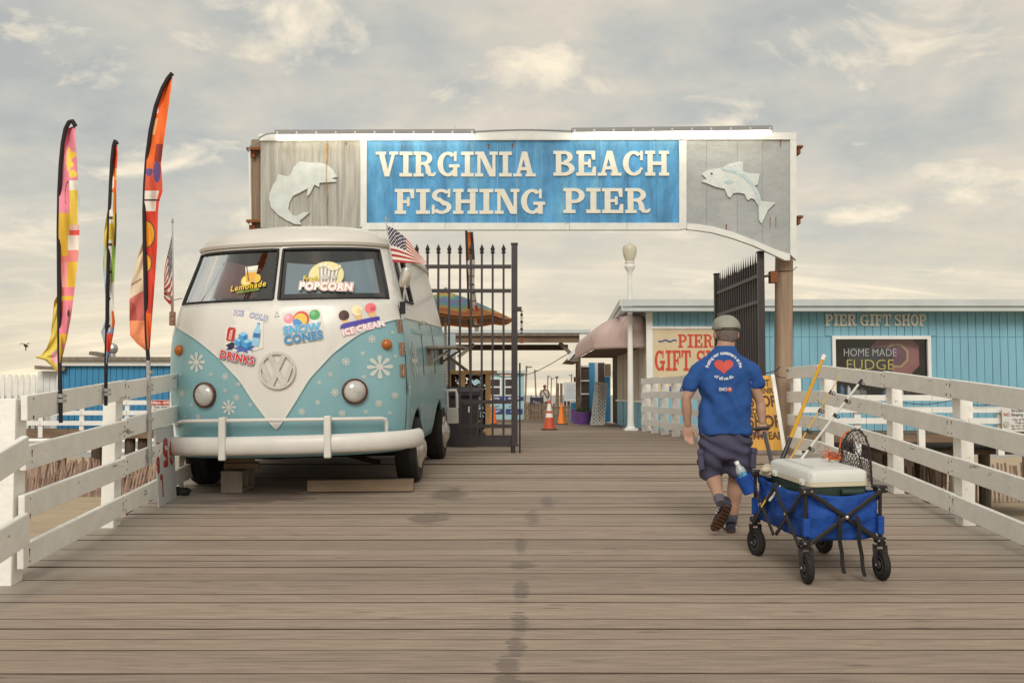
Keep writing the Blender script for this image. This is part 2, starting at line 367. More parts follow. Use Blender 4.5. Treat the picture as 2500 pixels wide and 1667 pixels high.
def plank_material():
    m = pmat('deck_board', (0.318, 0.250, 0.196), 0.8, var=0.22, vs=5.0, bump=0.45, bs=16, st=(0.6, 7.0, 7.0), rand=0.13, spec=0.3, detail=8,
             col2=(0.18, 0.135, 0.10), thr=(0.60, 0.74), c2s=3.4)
    nt = m.node_tree; N = nt.nodes; L = nt.links; b = N['Principled BSDF']
    src = b.inputs['Base Color'].links[0].from_socket
    geo = N.new('ShaderNodeNewGeometry'); sep = N.new('ShaderNodeSeparateXYZ'); L.new(geo.outputs['Position'], sep.inputs[0])
    def mt(op, a, c=None, d=None):
        n = N.new('ShaderNodeMath'); n.operation = op
        for i, x in enumerate((a, c, d)):
            if x is None: continue
            if isinstance(x, (int, float)): n.inputs[i].default_value = x
            else: L.new(x, n.inputs[i])
        return n.outputs[0]
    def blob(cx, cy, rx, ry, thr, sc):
        """irregular dark patch round (cx, cy)"""
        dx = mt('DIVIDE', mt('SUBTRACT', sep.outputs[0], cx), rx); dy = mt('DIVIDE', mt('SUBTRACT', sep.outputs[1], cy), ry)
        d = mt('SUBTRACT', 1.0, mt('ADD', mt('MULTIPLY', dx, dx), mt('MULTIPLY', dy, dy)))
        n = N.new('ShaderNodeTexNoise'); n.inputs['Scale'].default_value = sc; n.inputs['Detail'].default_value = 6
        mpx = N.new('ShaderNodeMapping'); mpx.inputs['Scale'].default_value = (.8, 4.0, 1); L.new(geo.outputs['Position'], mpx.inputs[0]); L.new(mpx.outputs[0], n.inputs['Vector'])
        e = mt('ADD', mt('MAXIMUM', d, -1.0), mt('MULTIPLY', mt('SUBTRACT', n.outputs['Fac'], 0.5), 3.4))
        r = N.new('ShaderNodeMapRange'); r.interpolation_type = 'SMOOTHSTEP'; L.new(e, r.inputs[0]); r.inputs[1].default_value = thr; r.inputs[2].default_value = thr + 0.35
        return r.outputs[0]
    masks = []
    for (x, y, rx, ry, t, s) in ((1275, 1380, 0.12, 0.14, 0.25, 7), (1272, 1440, 0.06, 0.30, 0.30, 9), (1270, 1520, 0.06, 0.26, 0.25, 9), (1260, 1575, 0.06, 0.22, 0.25, 9), (1240, 1625, 0.07, 0.16, 0.2, 9), (1235, 1655, 0.07, 0.13, 0.2, 9), (1272, 1330, 0.06, 0.35, 0.3, 8), (1300, 1265, 0.08, 0.4, 0.35, 8), (1335, 1225, 0.09, 0.4, 0.4, 8), (1095, 1205, 0.22, 0.5, 0.3, 5), (560, 1212, 0.75, 0.40, -0.25, 3), (1050, 1265, 0.2, 0.4, 0.4, 5)):  # wet trail and stains; also a dark patch under the van nose
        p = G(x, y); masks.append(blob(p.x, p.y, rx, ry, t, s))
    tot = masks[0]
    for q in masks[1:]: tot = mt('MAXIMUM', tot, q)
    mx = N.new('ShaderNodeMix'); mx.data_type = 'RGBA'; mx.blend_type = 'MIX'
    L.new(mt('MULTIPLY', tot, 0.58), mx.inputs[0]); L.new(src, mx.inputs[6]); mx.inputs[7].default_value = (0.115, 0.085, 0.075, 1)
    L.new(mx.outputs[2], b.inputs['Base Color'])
    # knots and old dents
    tcn = N.new('ShaderNodeTexCoord'); mpk = N.new('ShaderNodeMapping'); mpk.inputs['Scale'].default_value = (1.6, 7.0, 1.0); L.new(tcn.outputs['Object'], mpk.inputs[0])
    oi2 = N.new('ShaderNodeObjectInfo'); ad2 = N.new('ShaderNodeVectorMath'); ad2.operation = 'ADD'; sc2 = N.new('ShaderNodeMath'); sc2.operation = 'MULTIPLY'; sc2.inputs[1].default_value = 91.0
    L.new(oi2.outputs['Random'], sc2.inputs[0]); L.new(mpk.outputs[0], ad2.inputs[0]); L.new(sc2.outputs[0], ad2.inputs[1])
    vo = N.new('ShaderNodeTexVoronoi'); vo.inputs['Scale'].default_value = 1.0; L.new(ad2.outputs[0], vo.inputs['Vector'])
    kr = N.new('ShaderNodeValToRGB'); L.new(vo.outputs['Distance'], kr.inputs[0]); kr.color_ramp.elements[0].position = .05; kr.color_ramp.elements[0].color = (1, 1, 1, 1); kr.color_ramp.elements[1].position = .14; kr.color_ramp.elements[1].color = (0, 0, 0, 1)
    mk = N.new('ShaderNodeMix'); mk.data_type = 'RGBA'; L.new(mt('MULTIPLY', kr.outputs[0], .6), mk.inputs[0]); L.new(mx.outputs[2], mk.inputs[6]); mk.inputs[7].default_value = (.12, .085, .06, 1)
    # pale blown sand along both edges of the ramp
    nz = N.new('ShaderNodeTexNoise'); nz.inputs['Scale'].default_value = 2.2; nz.inputs['Detail'].default_value = 7; mps = N.new('ShaderNodeMapping'); mps.inputs['Scale'].default_value = (.6, 3.0, 1); L.new(geo.outputs['Position'], mps.inputs[0]); L.new(mps.outputs[0], nz.inputs['Vector'])
    ed = mt('ADD', mt('MULTIPLY', mt('SUBTRACT', mt('ABSOLUTE', mt('SUBTRACT', sep.outputs[0], .27)), 2.75), 1.6), mt('MULTIPLY', mt('SUBTRACT', nz.outputs['Fac'], .5), 2.2))
    er_ = N.new('ShaderNodeMapRange'); L.new(ed, er_.inputs[0]); er_.inputs[1].default_value = .1; er_.inputs[2].default_value = 1.0
    ms = N.new('ShaderNodeMix'); ms.data_type = 'RGBA'; L.new(mt('MULTIPLY', er_.outputs[0], .55), ms.inputs[0]); L.new(mk.outputs[2], ms.inputs[6]); ms.inputs[7].default_value = (.40, .37, .33, 1)
    L.new(ms.outputs[2], b.inputs['Base Color'])
    # grey bleaching along the board edges of the ramp
    rm = N.new('ShaderNodeMapRange'); L.new(tot, rm.inputs[0]); rm.inputs[3].default_value = 0.74; rm.inputs[4].default_value = 0.5
    L.new(rm.outputs[0], b.inputs['Roughness'])
    return m
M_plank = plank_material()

def XL(Y): return -3.07 - 0.041 * (Y - 6.32)
def XR(Y): return 3.60 + 0.031 * (Y - 8.17)

def build_deck():
    deck = bpy.data.objects.new('pier_deck', None); COL.objects.link(deck); deck['kind'] = 'structure'
    pitch, gap, th = 0.171, 0.005, 0.045
    # plank meshes, unit length along x, slightly bowed and chamfered
    mes = []
    for k in range(5):
        mb = MB(); w = (pitch - gap) / 2; n = 7; c = 0.003
        r = random.Random(k)
        prof = [(-w, -th), (-w, -c), (-w + c, 0), (w - c, 0), (w, -c), (w, -th)]
        vs = []
        for i in range(n):
            dy = r.uniform(-0.0035, 0.0035); dz = r.uniform(-0.002, 0.002)
            vs += [(-0.5 + i / (n - 1), y + dy * (1 if abs(y) > w * 0.9 else 0.6), z + dz) for y, z in prof]
        fs = [(i * 6 + j, i * 6 + (j + 1) % 6, (i + 1) * 6 + (j + 1) % 6, (i + 1) * 6 + j) for i in range(n - 1) for j in range(6)]
        fs += [tuple(range(5, -1, -1)), tuple(range((n - 1) * 6, n * 6))]
        mb.add(vs, fs); mb.m = [0 if (q < (n - 1) * 6 and q % 6 == 2) or q >= (n - 1) * 6 else 1 for q in range(len(fs))]; mes.append(mb)  # plank sides dark: board grime, and gap shade put into the colour
    # materials use object space, so give every length its own mesh scale baked per class
    cache = {}
    def plank(xa, xb, y, z, tilt):
        L = round(xb - xa, 1); k = rnd.randrange(5); key = (L, k)
        if key not in cache:
            q = MB(); q.v = [Vector((p.x * L, p.y, p.z)) for p in mes[k].v]; q.f = mes[k].f; q.m = mes[k].m
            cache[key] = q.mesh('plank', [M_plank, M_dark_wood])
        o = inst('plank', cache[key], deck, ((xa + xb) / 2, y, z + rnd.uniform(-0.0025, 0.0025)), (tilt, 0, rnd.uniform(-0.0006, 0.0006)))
    Y = 2.2
    while Y < YK - 0.08:
        a = XL(Y) - 0.17 + rnd.uniform(-0.03, 0.03); b = XR(Y) + 0.2 + rnd.uniform(-0.03, 0.03)
        plank(a, b, Y, zdeck(Y), math.atan(SLOPE)); Y += pitch * math.cos(math.atan(SLOPE))
    Y = YK + 0.085
    while Y < 47:
        t = 0 if Y < 23 else -0.014
        b = 4.0 if Y < 22 else 3.4
        plank(-3.7 if Y > 14.2 else XL(Y) - 0.2, b + (0.25 if Y < 14 else 0), Y, zdeck(Y), t); Y += pitch
    # joists below the boards; the dark plank sides carry the gap shade
    for i in range(9):
        x = -3.0 + i * 0.8
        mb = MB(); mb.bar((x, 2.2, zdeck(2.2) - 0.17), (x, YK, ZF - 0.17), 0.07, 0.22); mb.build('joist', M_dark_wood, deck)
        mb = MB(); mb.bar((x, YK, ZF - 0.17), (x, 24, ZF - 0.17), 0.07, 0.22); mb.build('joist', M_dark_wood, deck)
    for s in (-1, 1):
        mb = MB(); x0 = XL(2.2) - 0.1 if s < 0 else XR(2.2) + 0.13; x1 = XL(YK) - 0.1 if s < 0 else XR(YK) + 0.13
        mb.bar((x0, 2.2, zdeck(2.2) - 0.17), (x1, YK, ZF - 0.17), 0.07, 0.22)
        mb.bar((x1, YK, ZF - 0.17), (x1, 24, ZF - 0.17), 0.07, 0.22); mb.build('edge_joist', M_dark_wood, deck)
    for i, (x, y) in enumerate([(x, y) for y in (6, 9, 12, 15, 18, 21, 24, 30, 36, 42) for x in (-3.4, 0, 3.4)]):
        mb = MB(); mb.tube([(x, y, -3), (x, y, zdeck(y) - 0.3)], 0.15, 10); mb.build('pile', M_woodbrown, deck)
build_deck()

def beach_z(x, y):
    yy = np.interp(y, [-30, 5, 9, 20, 32, 62, 90], [-0.1, -0.12, -0.35, -1.0, -1.62, -2.3, -3.4])
    return float(yy) + 0.06 * noise.noise(Vector((x * 0.35, y * 0.35, 0))) + 0.03 * noise.noise(Vector((x * 1.1, y * 1.1, 4)))
mb = MB(); mb.grid(lambda u, v: (lambda x, y: (x, y, beach_z(x, y) - (0.25 if abs(x - 0.3) < 3.2 and y < 14 else 0)))(-70 + 140 * u, -25 + 115 * v), 280, 200)
o = mb.build('beach', M_sand, smooth=True, angle=80); o['kind'] = 'structure'
M_sea = pmat('sea_water', (0.20, 0.20, 0.18), 0.3, var=0.15, vs=0.1, bump=0.5, bs=0.9, st=(0.3, 1, 1), spec=0.5)
mb = MB(); mb.grid(lambda u, v: (-3500 + 7000 * u, 55 + 4900 * v ** 2, -2.35), 20, 20); o = mb.build('sea', M_sea); o['kind'] = 'structure'
# surf line
M_foam = pmat('surf_foam', (0.75, 0.74, 0.70), 0.8, var=0.15, vs=0.5)
for k, (y0, hgt) in enumerate(((68, 0.22), (84, 0.3))):
    mb = MB(); mb.grid(lambda u, v: (-60 + 120 * u, y0 + 1.2 * noise.noise(Vector((u * 14, k, 0))) + v * (1.5 + 1.2 * noise.noise(Vector((u * 20, k, 7)))), -2.33 + hgt * math.sin(v * math.pi)), 120, 6)
    o = mb.build('surf', M_foam, smooth=True); o['kind'] = 'structure'

# ------------------------------------------------------------------ white board railings
RAILS = (1.17, 0.86, 0.55, 0.243); RH = 0.152
def nails(root, pts, n=3):
    for p in pts:
        mb = MB(); mb.lathe([(0.0, 0), (rnd.uniform(.006, .011), 0.0005), (0.0045, .002), (0, .0025)], p, 8, Matrix.Rotation(-math.pi / 2 if p[0] > 0 else math.pi / 2, 3, 'Y'))
        if rnd.random() < .38:
            sx_ = -.001 if p[0] > 0 else .001; hh = rnd.uniform(.02, .06); ww = rnd.uniform(.004, .009); p0 = Vector(p)
            mb.add([p0 + Vector((sx_, -ww, .004)), p0 + Vector((sx_, ww, .003)), p0 + Vector((sx_, ww * .5, -hh)), p0 + Vector((sx_, -ww * .3, -hh * .8))], [(0, 1, 2, 3)])
        mb.build('rusty_nail', M_rust, root)
def railing(label, posts, side, XF, group=None, heights=RAILS, post_top=0.0, over=0.25):
    root = thing('board_railing', label, 'railing', (XF(posts[0]), posts[0], zdeck(posts[0])), group=group)
    for Y in posts:
        x = XF(Y) + side * 0.09; z = zdeck(Y)
        mb = MB(); mb.box((x, Y, z + (heights[0] + post_top - 0.2) / 2), (0.105, 0.15, heights[0] + post_top + 0.16)); mb.build('post', M_white, root, bevel=0.006)
    segs = list(zip(posts[:-1], posts[1:]))
    for h in heights:
        for i, (a, b) in enumerate(segs):
            e0 = -0.05 if i == 0 else 0.003; e1 = 0.05 if i == len(segs) - 1 else -0.003
            pa, pb = a + e0, b + e1
            dz = rnd.uniform(-0.008, 0.008)
            mb = MB()
            n = 5
            q0 = Vector((XF(pa), pa, zdeck(a) + h - RH / 2 + (pa - a) * SLOPE * (a < YK) + dz)); q1 = Vector((XF(pb), pb, zdeck(b) + h - RH / 2 + dz + rnd.uniform(-.006, .006)))
            mb.bar(q0, q1, 0.042, RH * rnd.uniform(0.97, 1.03)); mb.build('rail_board', M_white, root, bevel=0.005)
            for (yy, sg) in ((a, 1), (b, -1)):
                for dv in (-0.045, 0.04):
                    yn = yy + sg * 0.035; t = (yn - pa) / (pb - pa)
                    c = q0.lerp(q1, t); nails(root, [(c.x - side * 0.0215, c.y + rnd.uniform(-.008, .008), c.z + dv + rnd.uniform(-.015, .015))])
    return root
rail_L = railing('white board railing along the ramp beside the parked van', [6.32, 8.08, 9.85, 11.6], -1, XL)
rail_R = railing('white board railing of the ramp on the gift shop side', [4.4, 6.3, 8.17, 9.75, 12.06, 13.55], 1, XR)
# steeper rail boards of the approach bolted to the first post of the left railing
for (ya, yb, h) in ((1062, 1128, 0.17), (1240, 1338, 0.2)):
    a = P(64, (ya + yb) / 2, 6.2); b = P(-110, (ya + yb) / 2 + 108, 5.35)
    mb = MB(); mb.bar(b, a, 0.045, h); o = mb.build('rail_board', M_white, rail_L, bevel=0.01)
    for (u, v) in ((20, -14), (32, -10), (22, 14)):
        nails(rail_L, [P(u, (ya + yb) / 2 + (64 - u) * 0.6 + v, 6.02)])

# railing beyond the gate towards the lamp post
def far_rail(label, A, B, n, heights, th=0.04, rh=0.13, pw=0.13):
    root = thing('board_railing', label, 'railing', A)
    A = Vector(A); B = Vector(B); d = (B - A); sd = Vector((d.y, -d.x, 0)).normalized()
    for i in range(n + 1):
        p = A.lerp(B, i / n) + sd * 0.07
        mb = MB(); mb.box(p + Vector((0, 0, heights[0] / 2 - 0.04)), (pw, pw, heights[0] + 0.02), (0, 0, math.atan2(d.y, d.x))); mb.build('post', M_white_far, root)
    for h in heights:
        for i in range(n):
            a = A.lerp(B, i / n); b = A.lerp(B, (i + 1) / n); z = Vector((0, 0, h - rh / 2 + rnd.uniform(-.01, .01)))
            mb = MB(); mb.bar(a + z + (b - a) * .004, b + z - (b - a) * .004, th, rh); mb.build('rail_board', M_white_far, root)
    return root
far_rail('white board railing between the white lamp post and the wooden sign pole', (3.42, 14.4, ZF), (2.88, 22.1, ZF), 8, (1.16, 0.86, 0.56, 0.28))

# ------------------------------------------------------------------ snow fences in the sand
slat_me = MB().box((0, 0, 0.6), (0.055, 0.014, 1.3)).mesh('slat', M_slat)
def snow_fence(label, x0, x1, Y, n, lean, hid=0.35):
    root = thing('snow_fence', label, 'fence', (x0, Y, beach_z(x0, Y)))
    o3 = root.location.copy()
    for i in range(n):
        t = i / (n - 1); x = x0 + (x1 - x0) * t; y = Y + 0.5 * noise.noise(Vector((x * 0.3, 0, 3)))
        inst('slat', slat_me, root, Vector((x, y, beach_z(x, y) - hid + rnd.uniform(-.06, .06))) - o3, (rnd.uniform(-.06, .06), lean + rnd.gauss(0, .05), rnd.uniform(-.3, .3)))
    for h in (0.35, 0.75):
        mb = MB(); mb.tube([(x0 + (x1 - x0) * i / 20, Y + 0.5 * noise.noise(Vector(((x0 + (x1 - x0) * i / 20) * 0.3, 0, 3))) - .015, beach_z(x0 + (x1 - x0) * i / 20, Y) - hid + h) for i in range(21)], 0.006, 4); mb.build('wire', M_steel, root)
snow_fence('brown slat sand fence leaning in the sand beyond the left railing', -17.2, -9.6, 31.5, 80, 0.16, 0.15)
snow_fence('second row of brown slat sand fence behind the leaning one', -17.4, -9.4, 32.6, 84, -0.05, 0.1)
snow_fence('sun bleached slat fence standing under the gift shop building', 10.3, 17.0, 28.0, 66, 0.0, 0.2)
# ================================================================== SIGN OVER THE ENTRANCE
YS = 13.70
def sp(x, y, dy=0.0): return P(x, y, YS - dy)
M_signgrey = pmat('grey_sign_boards', (0.37, 0.36, 0.325), 0.6, var=0.34, vs=5, bump=1.0, bs=7, st=(3.0, 3.0, 0.22), detail=8)
M_signgrey2 = pmat('grey_sign_plywood', (0.33, 0.345, 0.345), 0.5, var=0.12, vs=3, bump=0.7, bs=7, detail=7)
M_signblue = pmat('blue_sign_boards', (0.06, 0.25, 0.48), 0.4, var=0.38, vs=3.5, bump=1.0, bs=8, st=(1.6, 1.6, 0.45), detail=8, col2=(0.13, 0.38, 0.58), thr=(0.50, 0.72), c2s=2.2)
M_letter = pmat('cream_letter', (0.66, 0.64, 0.55), 0.5, var=0.06, vs=8)
M_signwhite = pmat('sign_trim_white', (0.66, 0.67, 0.64), 0.5, var=0.08, vs=5, col2=(0.42, 0.36, 0.27), thr=(0.66, 0.76), c2s=3)
M_fish = pmat('pale_fish', (0.56, 0.60, 0.58), 0.5, var=0.1, vs=9, bump=0.3, bs=40)
M_fishblue = pmat('fish_blue_back', (0.42, 0.535, 0.57), 0.5, var=0.2, vs=14)
M_pole = pmat('weathered_pole', (0.30, 0.215, 0.15), 0.85, var=0.32, vs=3.5, bump=0.5, bs=18, st=(3, 3, 0.22), detail=8)
def build_sign():
    root = thing('pier_sign', 'long painted pier name sign with white letters on blue boards', 'sign', sp(1290, 560))
    fr = lambda u, v, w: sp(u, v) + Vector((0, -w, 0))
    def panel(name, poly, d0, d1, mat): mb = MB(); mb.prism(poly, d0, d1, fr); return mb.build(name, mat, root)
    # boards: each vertical board of the three fields is a piece
    def boards(name, xs, y0, y1, mat, botf=None):
        for a, b in zip(xs[:-1], xs[1:]):
            g = 0.25; j = rnd.uniform(-0.003, 0.003)
            n = 6; xs_ = [a + g + (b - a - 2 * g) * i / n for i in range(n + 1)]
            bot = [(x, (botf(x) if botf else y1)) for x in xs_]
            panel(name, [(a + g, y0), (b - g, y0)] + bot[::-1], -0.05, 0.0 + j, mat)
    boards('grey_board', [636, 668, 715, 762, 798, 842, 884], 333, 556, M_signgrey)
    boards('blue_board', [889, 960, 1028, 1087, 1145, 1215, 1262, 1322, 1390, 1463, 1532, 1602, 1665], 333, 556, M_signblue)
    def inb(x): return float(np.interp(x, [1665, 1700, 1740, 1790, 1840, 1890, 1930, 1940], [553, 555, 561, 575, 594, 616, 629, 629]))
    boards('grey_board', [1667, 1725, 1800, 1862, 1940], 330, 0, M_signgrey2, inb)
    # white frame
    tr = 0.03
    for a, b in zip([632, 884, 1087, 1262, 1463, 1660, 1943][:-1], [632, 884, 1087, 1262, 1463, 1660, 1943][1:]):
        ya = 328 - (a - 632) * 0.0022; yb = 328 - (b - 632) * 0.0022
        panel('top_trim', [(a + .4, ya), (b - .4, yb), (b - .4, yb + 17), (a + .4, ya + 17)], -0.05, tr, M_signwhite)
    for a, b in zip([884, 960, 1087, 1262, 1390, 1530, 1658][:-1], [884, 960, 1087, 1262, 1390, 1530, 1658][1:]):
        panel('bottom_trim', [(a + .4, 545), (b - .4, 545), (b - .4, 562), (a + .4, 562)], -0.05, tr + rnd.uniform(-.002, .002), M_signwhite)
    panel('divider', [(881, 345.6), (896, 345.6), (896, 544.5), (881, 556)], -0.05, tr + .003, M_signwhite)
    panel('divider', [(1657.5, 345), (1675, 345), (1675, 559), (1657.5, 561)], -0.05, tr + .003, M_signwhite)
    panel('side_trim', [(1928, 342.6), (1943, 342.6), (1943, 636), (1928, 622)], -0.05, tr, M_signwhite)
    xs = [1676, 1700, 1740, 1790, 1840, 1890, 1915, 1927.5]
    ib = [(x, inb(x) - 7) for x in xs]; ob = [(x, float(np.interp(x, [1676, 1700, 1740, 1790, 1840, 1890, 1915, 1943], [561, 563, 569, 583, 601, 624, 636, 636.5]))) for x in xs]
    for i in range(len(xs) - 1): panel('curved_trim', [ib[i], ib[i + 1], ob[i + 1], ob[i]], -0.05, tr + (.001 if i % 2 else 0), M_signwhite)
    # letters
    k = YS / FPX
    def wfr(x0, yb): 
        o = sp(x0, yb)
        return lambda u, v, w: o + Vector((u, -w, v))
    for word, x0, x1, yt, yb in (('VIRGINIA', 917, 1312, 370, 432), ('BEACH', 1351, 1636, 368, 430), ('FISHING', 964, 1334, 461, 523), ('PIER', 1375, 1590, 459, 521)):
        slab_word(word, wfr(x0, yb), (x1 - x0) * k, (yb - yt) * k, 0.016, 'letter', M_letter, root)
    # leaping fish, raised relief
    def fish(poly, mat, name, d=0.03): return panel(name, poly, 0.0, d, mat)
    z4 = lambda x, y: (590 + x * .2976, 290 + y * .2976)
    f1 = [z4(*p) for p in ((790, 480), (775, 462), (745, 415), (700, 380), (640, 365), (560, 366), (480, 355), (430, 400), (412, 450), (385, 480), (300, 458), (290, 510), (262, 545), (235, 610), (228, 660), (245, 730), (300, 790), (370, 835), (440, 868), (490, 872), (480, 840), (560, 772), (515, 768), (455, 800), (420, 795), (385, 745), (395, 690), (425, 635), (480, 610), (545, 575), (540, 640), (565, 615), (600, 545), (640, 565), (640, 530), (700, 525), (780, 520), (775, 505), (740, 492))]
    fish(f1, M_fish, 'fish_relief')
    z5 = lambda x, y: (1250 + x * .3104, 290 + y * .3104)
    f2 = [z5(*p) for p in ((1490, 440), (1530, 410), (1590, 395), (1650, 392), (1700, 360), (1780, 342), (1812, 345), (1812, 415), (1850, 432), (1945, 437), (1930, 520), (1905, 530), (1940, 590), (1955, 650), (2000, 655), (2068, 665), (2010, 720), (1960, 828), (1940, 800), (1935, 690), (1905, 640), (1880, 628), (1850, 645), (1825, 595), (1780, 585), (1735, 590), (1715, 625), (1695, 615), (1670, 555), (1600, 540), (1540, 515), (1490, 498), (1500, 485), (1530, 478))]
    fish(f2, M_fish, 'fish_relief')
    back = [z5(*p) for p in ((1640, 396), (1700, 400), (1770, 412), (1830, 445), (1890, 510), (1930, 590), (1950, 660), (1940, 690), (1915, 610), (1870, 520), (1810, 460), (1740, 430), (1660, 412))]
    mb = MB(); mb.prism(back, 0.031, 0.034, fr); mb.build('fish_back', M_fishblue, root)
    mb = MB(); e = z5(1567, 436); mb.lathe([(0, .03), (.014, .03), (.014, .037), (0, .04)], fr(e[0], e[1], 0), 10, Matrix.Rotation(math.pi / 2, 3, 'X')); mb.build('fish_eye', M_dark_wood, root)
    for pts in (((1665, 500), (1700, 485), (1745, 495), (1700, 520)),):
        mb = MB(); mb.prism([z5(*p) for p in pts], 0.031, 0.035, fr); mb.build('fish_fin', M_fishblue, root)
    for q in range(6):
        a = z5(1690 + q * 20, 352 + (6 - q) * 5); b = z5(1700 + q * 20, 395 + q * 3)
        mb = MB(); mb.bar(fr(a[0], a[1], .032), fr(b[0], b[1], .032), .006, .004); mb.build('fin_ray', M_fishblue, root)
    # rust runs, flat stains hanging from old screws
    for (x, y, h, w) in ((798, 350, 118, 1.6), (800, 470, 80, 0.8), (846, 347, 8, 1.2), (981, 355, 26, 1.0), (1193, 352, 13, 2.0), (1251, 351, 12, 2.0), (1905, 343, 16, 1.6), (1773, 548, 14, 1.6), (1880, 530, 30, .8), (1894, 530, 28, .7)):
        mb = MB(); mb.prism([(x - w, y), (x + w, y), (x + w * .5, y + h), (x - w * .4, y + h * .93)], 0.006, 0.0075 if h < 60 else .0335, fr); mb.build('rust_run', M_rust if h < 60 else pmat('rust_run_light', (0.42, 0.26, 0.11), 0.9, var=0.35, vs=20), root)
    # support brackets at the right end
    for y in (362, 532):
        mb = MB(); mb.box(sp(1949, y, -0.12), (0.075, 0.22, 0.03)); mb.box(sp(1947, y + 9, -0.12), (0.035, 0.18, 0.09)); mb.build('bracket', M_rust, root)
    return root
sign = build_sign()
# fluorescent fittings and cable on top
M_tube = pmat('lit_tube', (0.9, 0.9, 0.85), 0.4, var=0.0, emit=((1.0, 0.92, 0.74), 6.0))
M_greyplastic = pmat('grey_plastic', (0.26, 0.26, 0.265), 0.5, var=0.06)
for (xa, ya, xb, yb, lab) in ((672, 325, 1160, 323, 'lit fluorescent fitting above the word VIRGINIA and the left fish'), (1395, 320, 1884, 314, 'lit fluorescent fitting above the word BEACH and the spotted fish')):
    A = sp(xa, ya, 0.20); B = sp(xb, yb, 0.20)
    t = thing('fluorescent_light', lab, 'light', A)
    mb = MB(); mb.bar(A, B, 0.10, 0.066); mb.build('housing', M_greyplastic, t, bevel=0.008)
    a2 = A + Vector((.02, .005, -0.060)); b2 = B + Vector((-.02, .005, -0.060))
    mb = MB(); mb.tube([a2, b2], 0.046, 12, squash=(1.1, 0.8)); mb.build('diffuser', M_tube, t, smooth=True)
    for i in range(11):
        c = A.lerp(B, 0.015 + 0.097 * i); mb = MB(); mb.box(c + Vector((0, -.053, -.02)), (0.022, 0.014, 0.05)); mb.build('clip', M_steel, t)
    for i in (0.05, 0.9):
        c = A.lerp(B, i); mb = MB(); mb.tube([c + Vector((0, 0, .02)), c + Vector((0, .0, .09))], 0.008, 6); mb.bar(c + Vector((0, 0, .04)), c + Vector((0, .24, .03)), .03, .012); mb.build('hanger', M_steel, t)
mb = MB(); mb.tube([sp(1160 + (1395 - 1160) * i / 10, 322 - 4 * math.sin(i / 10 * math.pi) - i * .1, 0.2) for i in range(11)], 0.013, 8)
tag(mb.build('power_conduit', M_greyplastic, smooth=True, loc=sp(1160, 322, .2)), 'grey conduit linking the two light fittings above the sign', 'conduit')
mb = MB(); mb.tube([sp(x, y, 0.12) for x, y in ((672, 325), (650, 328), (634, 336), (628, 348), (612, 356), (606, 372))], 0.011, 6)
tag(mb.build('power_cable', M_greyplastic, smooth=True, loc=sp(606, 372, .12)), 'thin grey cable drooping from the light to the left sign pole', 'cable')

# poles
def wood_pole(label, x0, y0, x1, Ybase, r, ztop):
    b = P(x1, 1100, Ybase); top = P(x0, y0, Ybase)
    t = thing('wooden_pole', label, 'pole', (b.x, b.y, zdeck(Ybase)))
    n = 14; pts = [Vector((b.x + (top.x - b.x) * i / n + .008 * noise.noise(Vector((i * .7, x0, 0))), Ybase, -1.5 + (top.z + 1.5) * i / n)) for i in range(n + 1)]
    mb = MB(); mb.tube(pts, [r * (1.04 - .06 * i / n) for i in range(n + 1)], 18); mb.build('shaft', M_pole, t, smooth=True)
    return t
pR = wood_pole('tall round wooden pole under the curved end of the sign', 1915, 560, 1902, 13.98, 0.125, 0)
c = P(1898, 677, 13.86); mb = MB(); mb.box(c + Vector((-.06, 0, 0)), (.10, .14, .16)); mb.build('hinge_plate', M_rust, pR)
mb = MB(); mb.tube([P(1893, 670, 13.84), P(1866, 675, 13.84)], .018, 8); mb.build('hinge_pin', M_black, pR)
mb = MB(); q = P(1912, 662, 13.98); mb.tube([q + Vector((.128 * math.cos(a), .128 * math.sin(a), .015 * math.sin(a))) for a in [i * math.pi / 12 for i in range(25)]], .006, 5); mb.tube([q + Vector((.12, -.06, 0)), q + Vector((.17, -.09, .05))], .005, 5); mb.build('wire_band', M_black, pR)
pL = wood_pole('rust streaked wooden pole behind the left end of the sign', 628, 344, 628, 13.98, 0.085, 0)
for y in (368, 543):
    mb = MB(); mb.box(P(626, y, 13.9), (.22, .26, .035)); mb.box(P(616, y + 8, 13.85), (.08, .04, .1)); mb.build('bracket', M_rust, pL)
mb = MB(); mb.tube([P(609, 365, 13.8), P(612, 550, 13.8)], .016, 8); mb.build('conduit', M_white_far, pL)

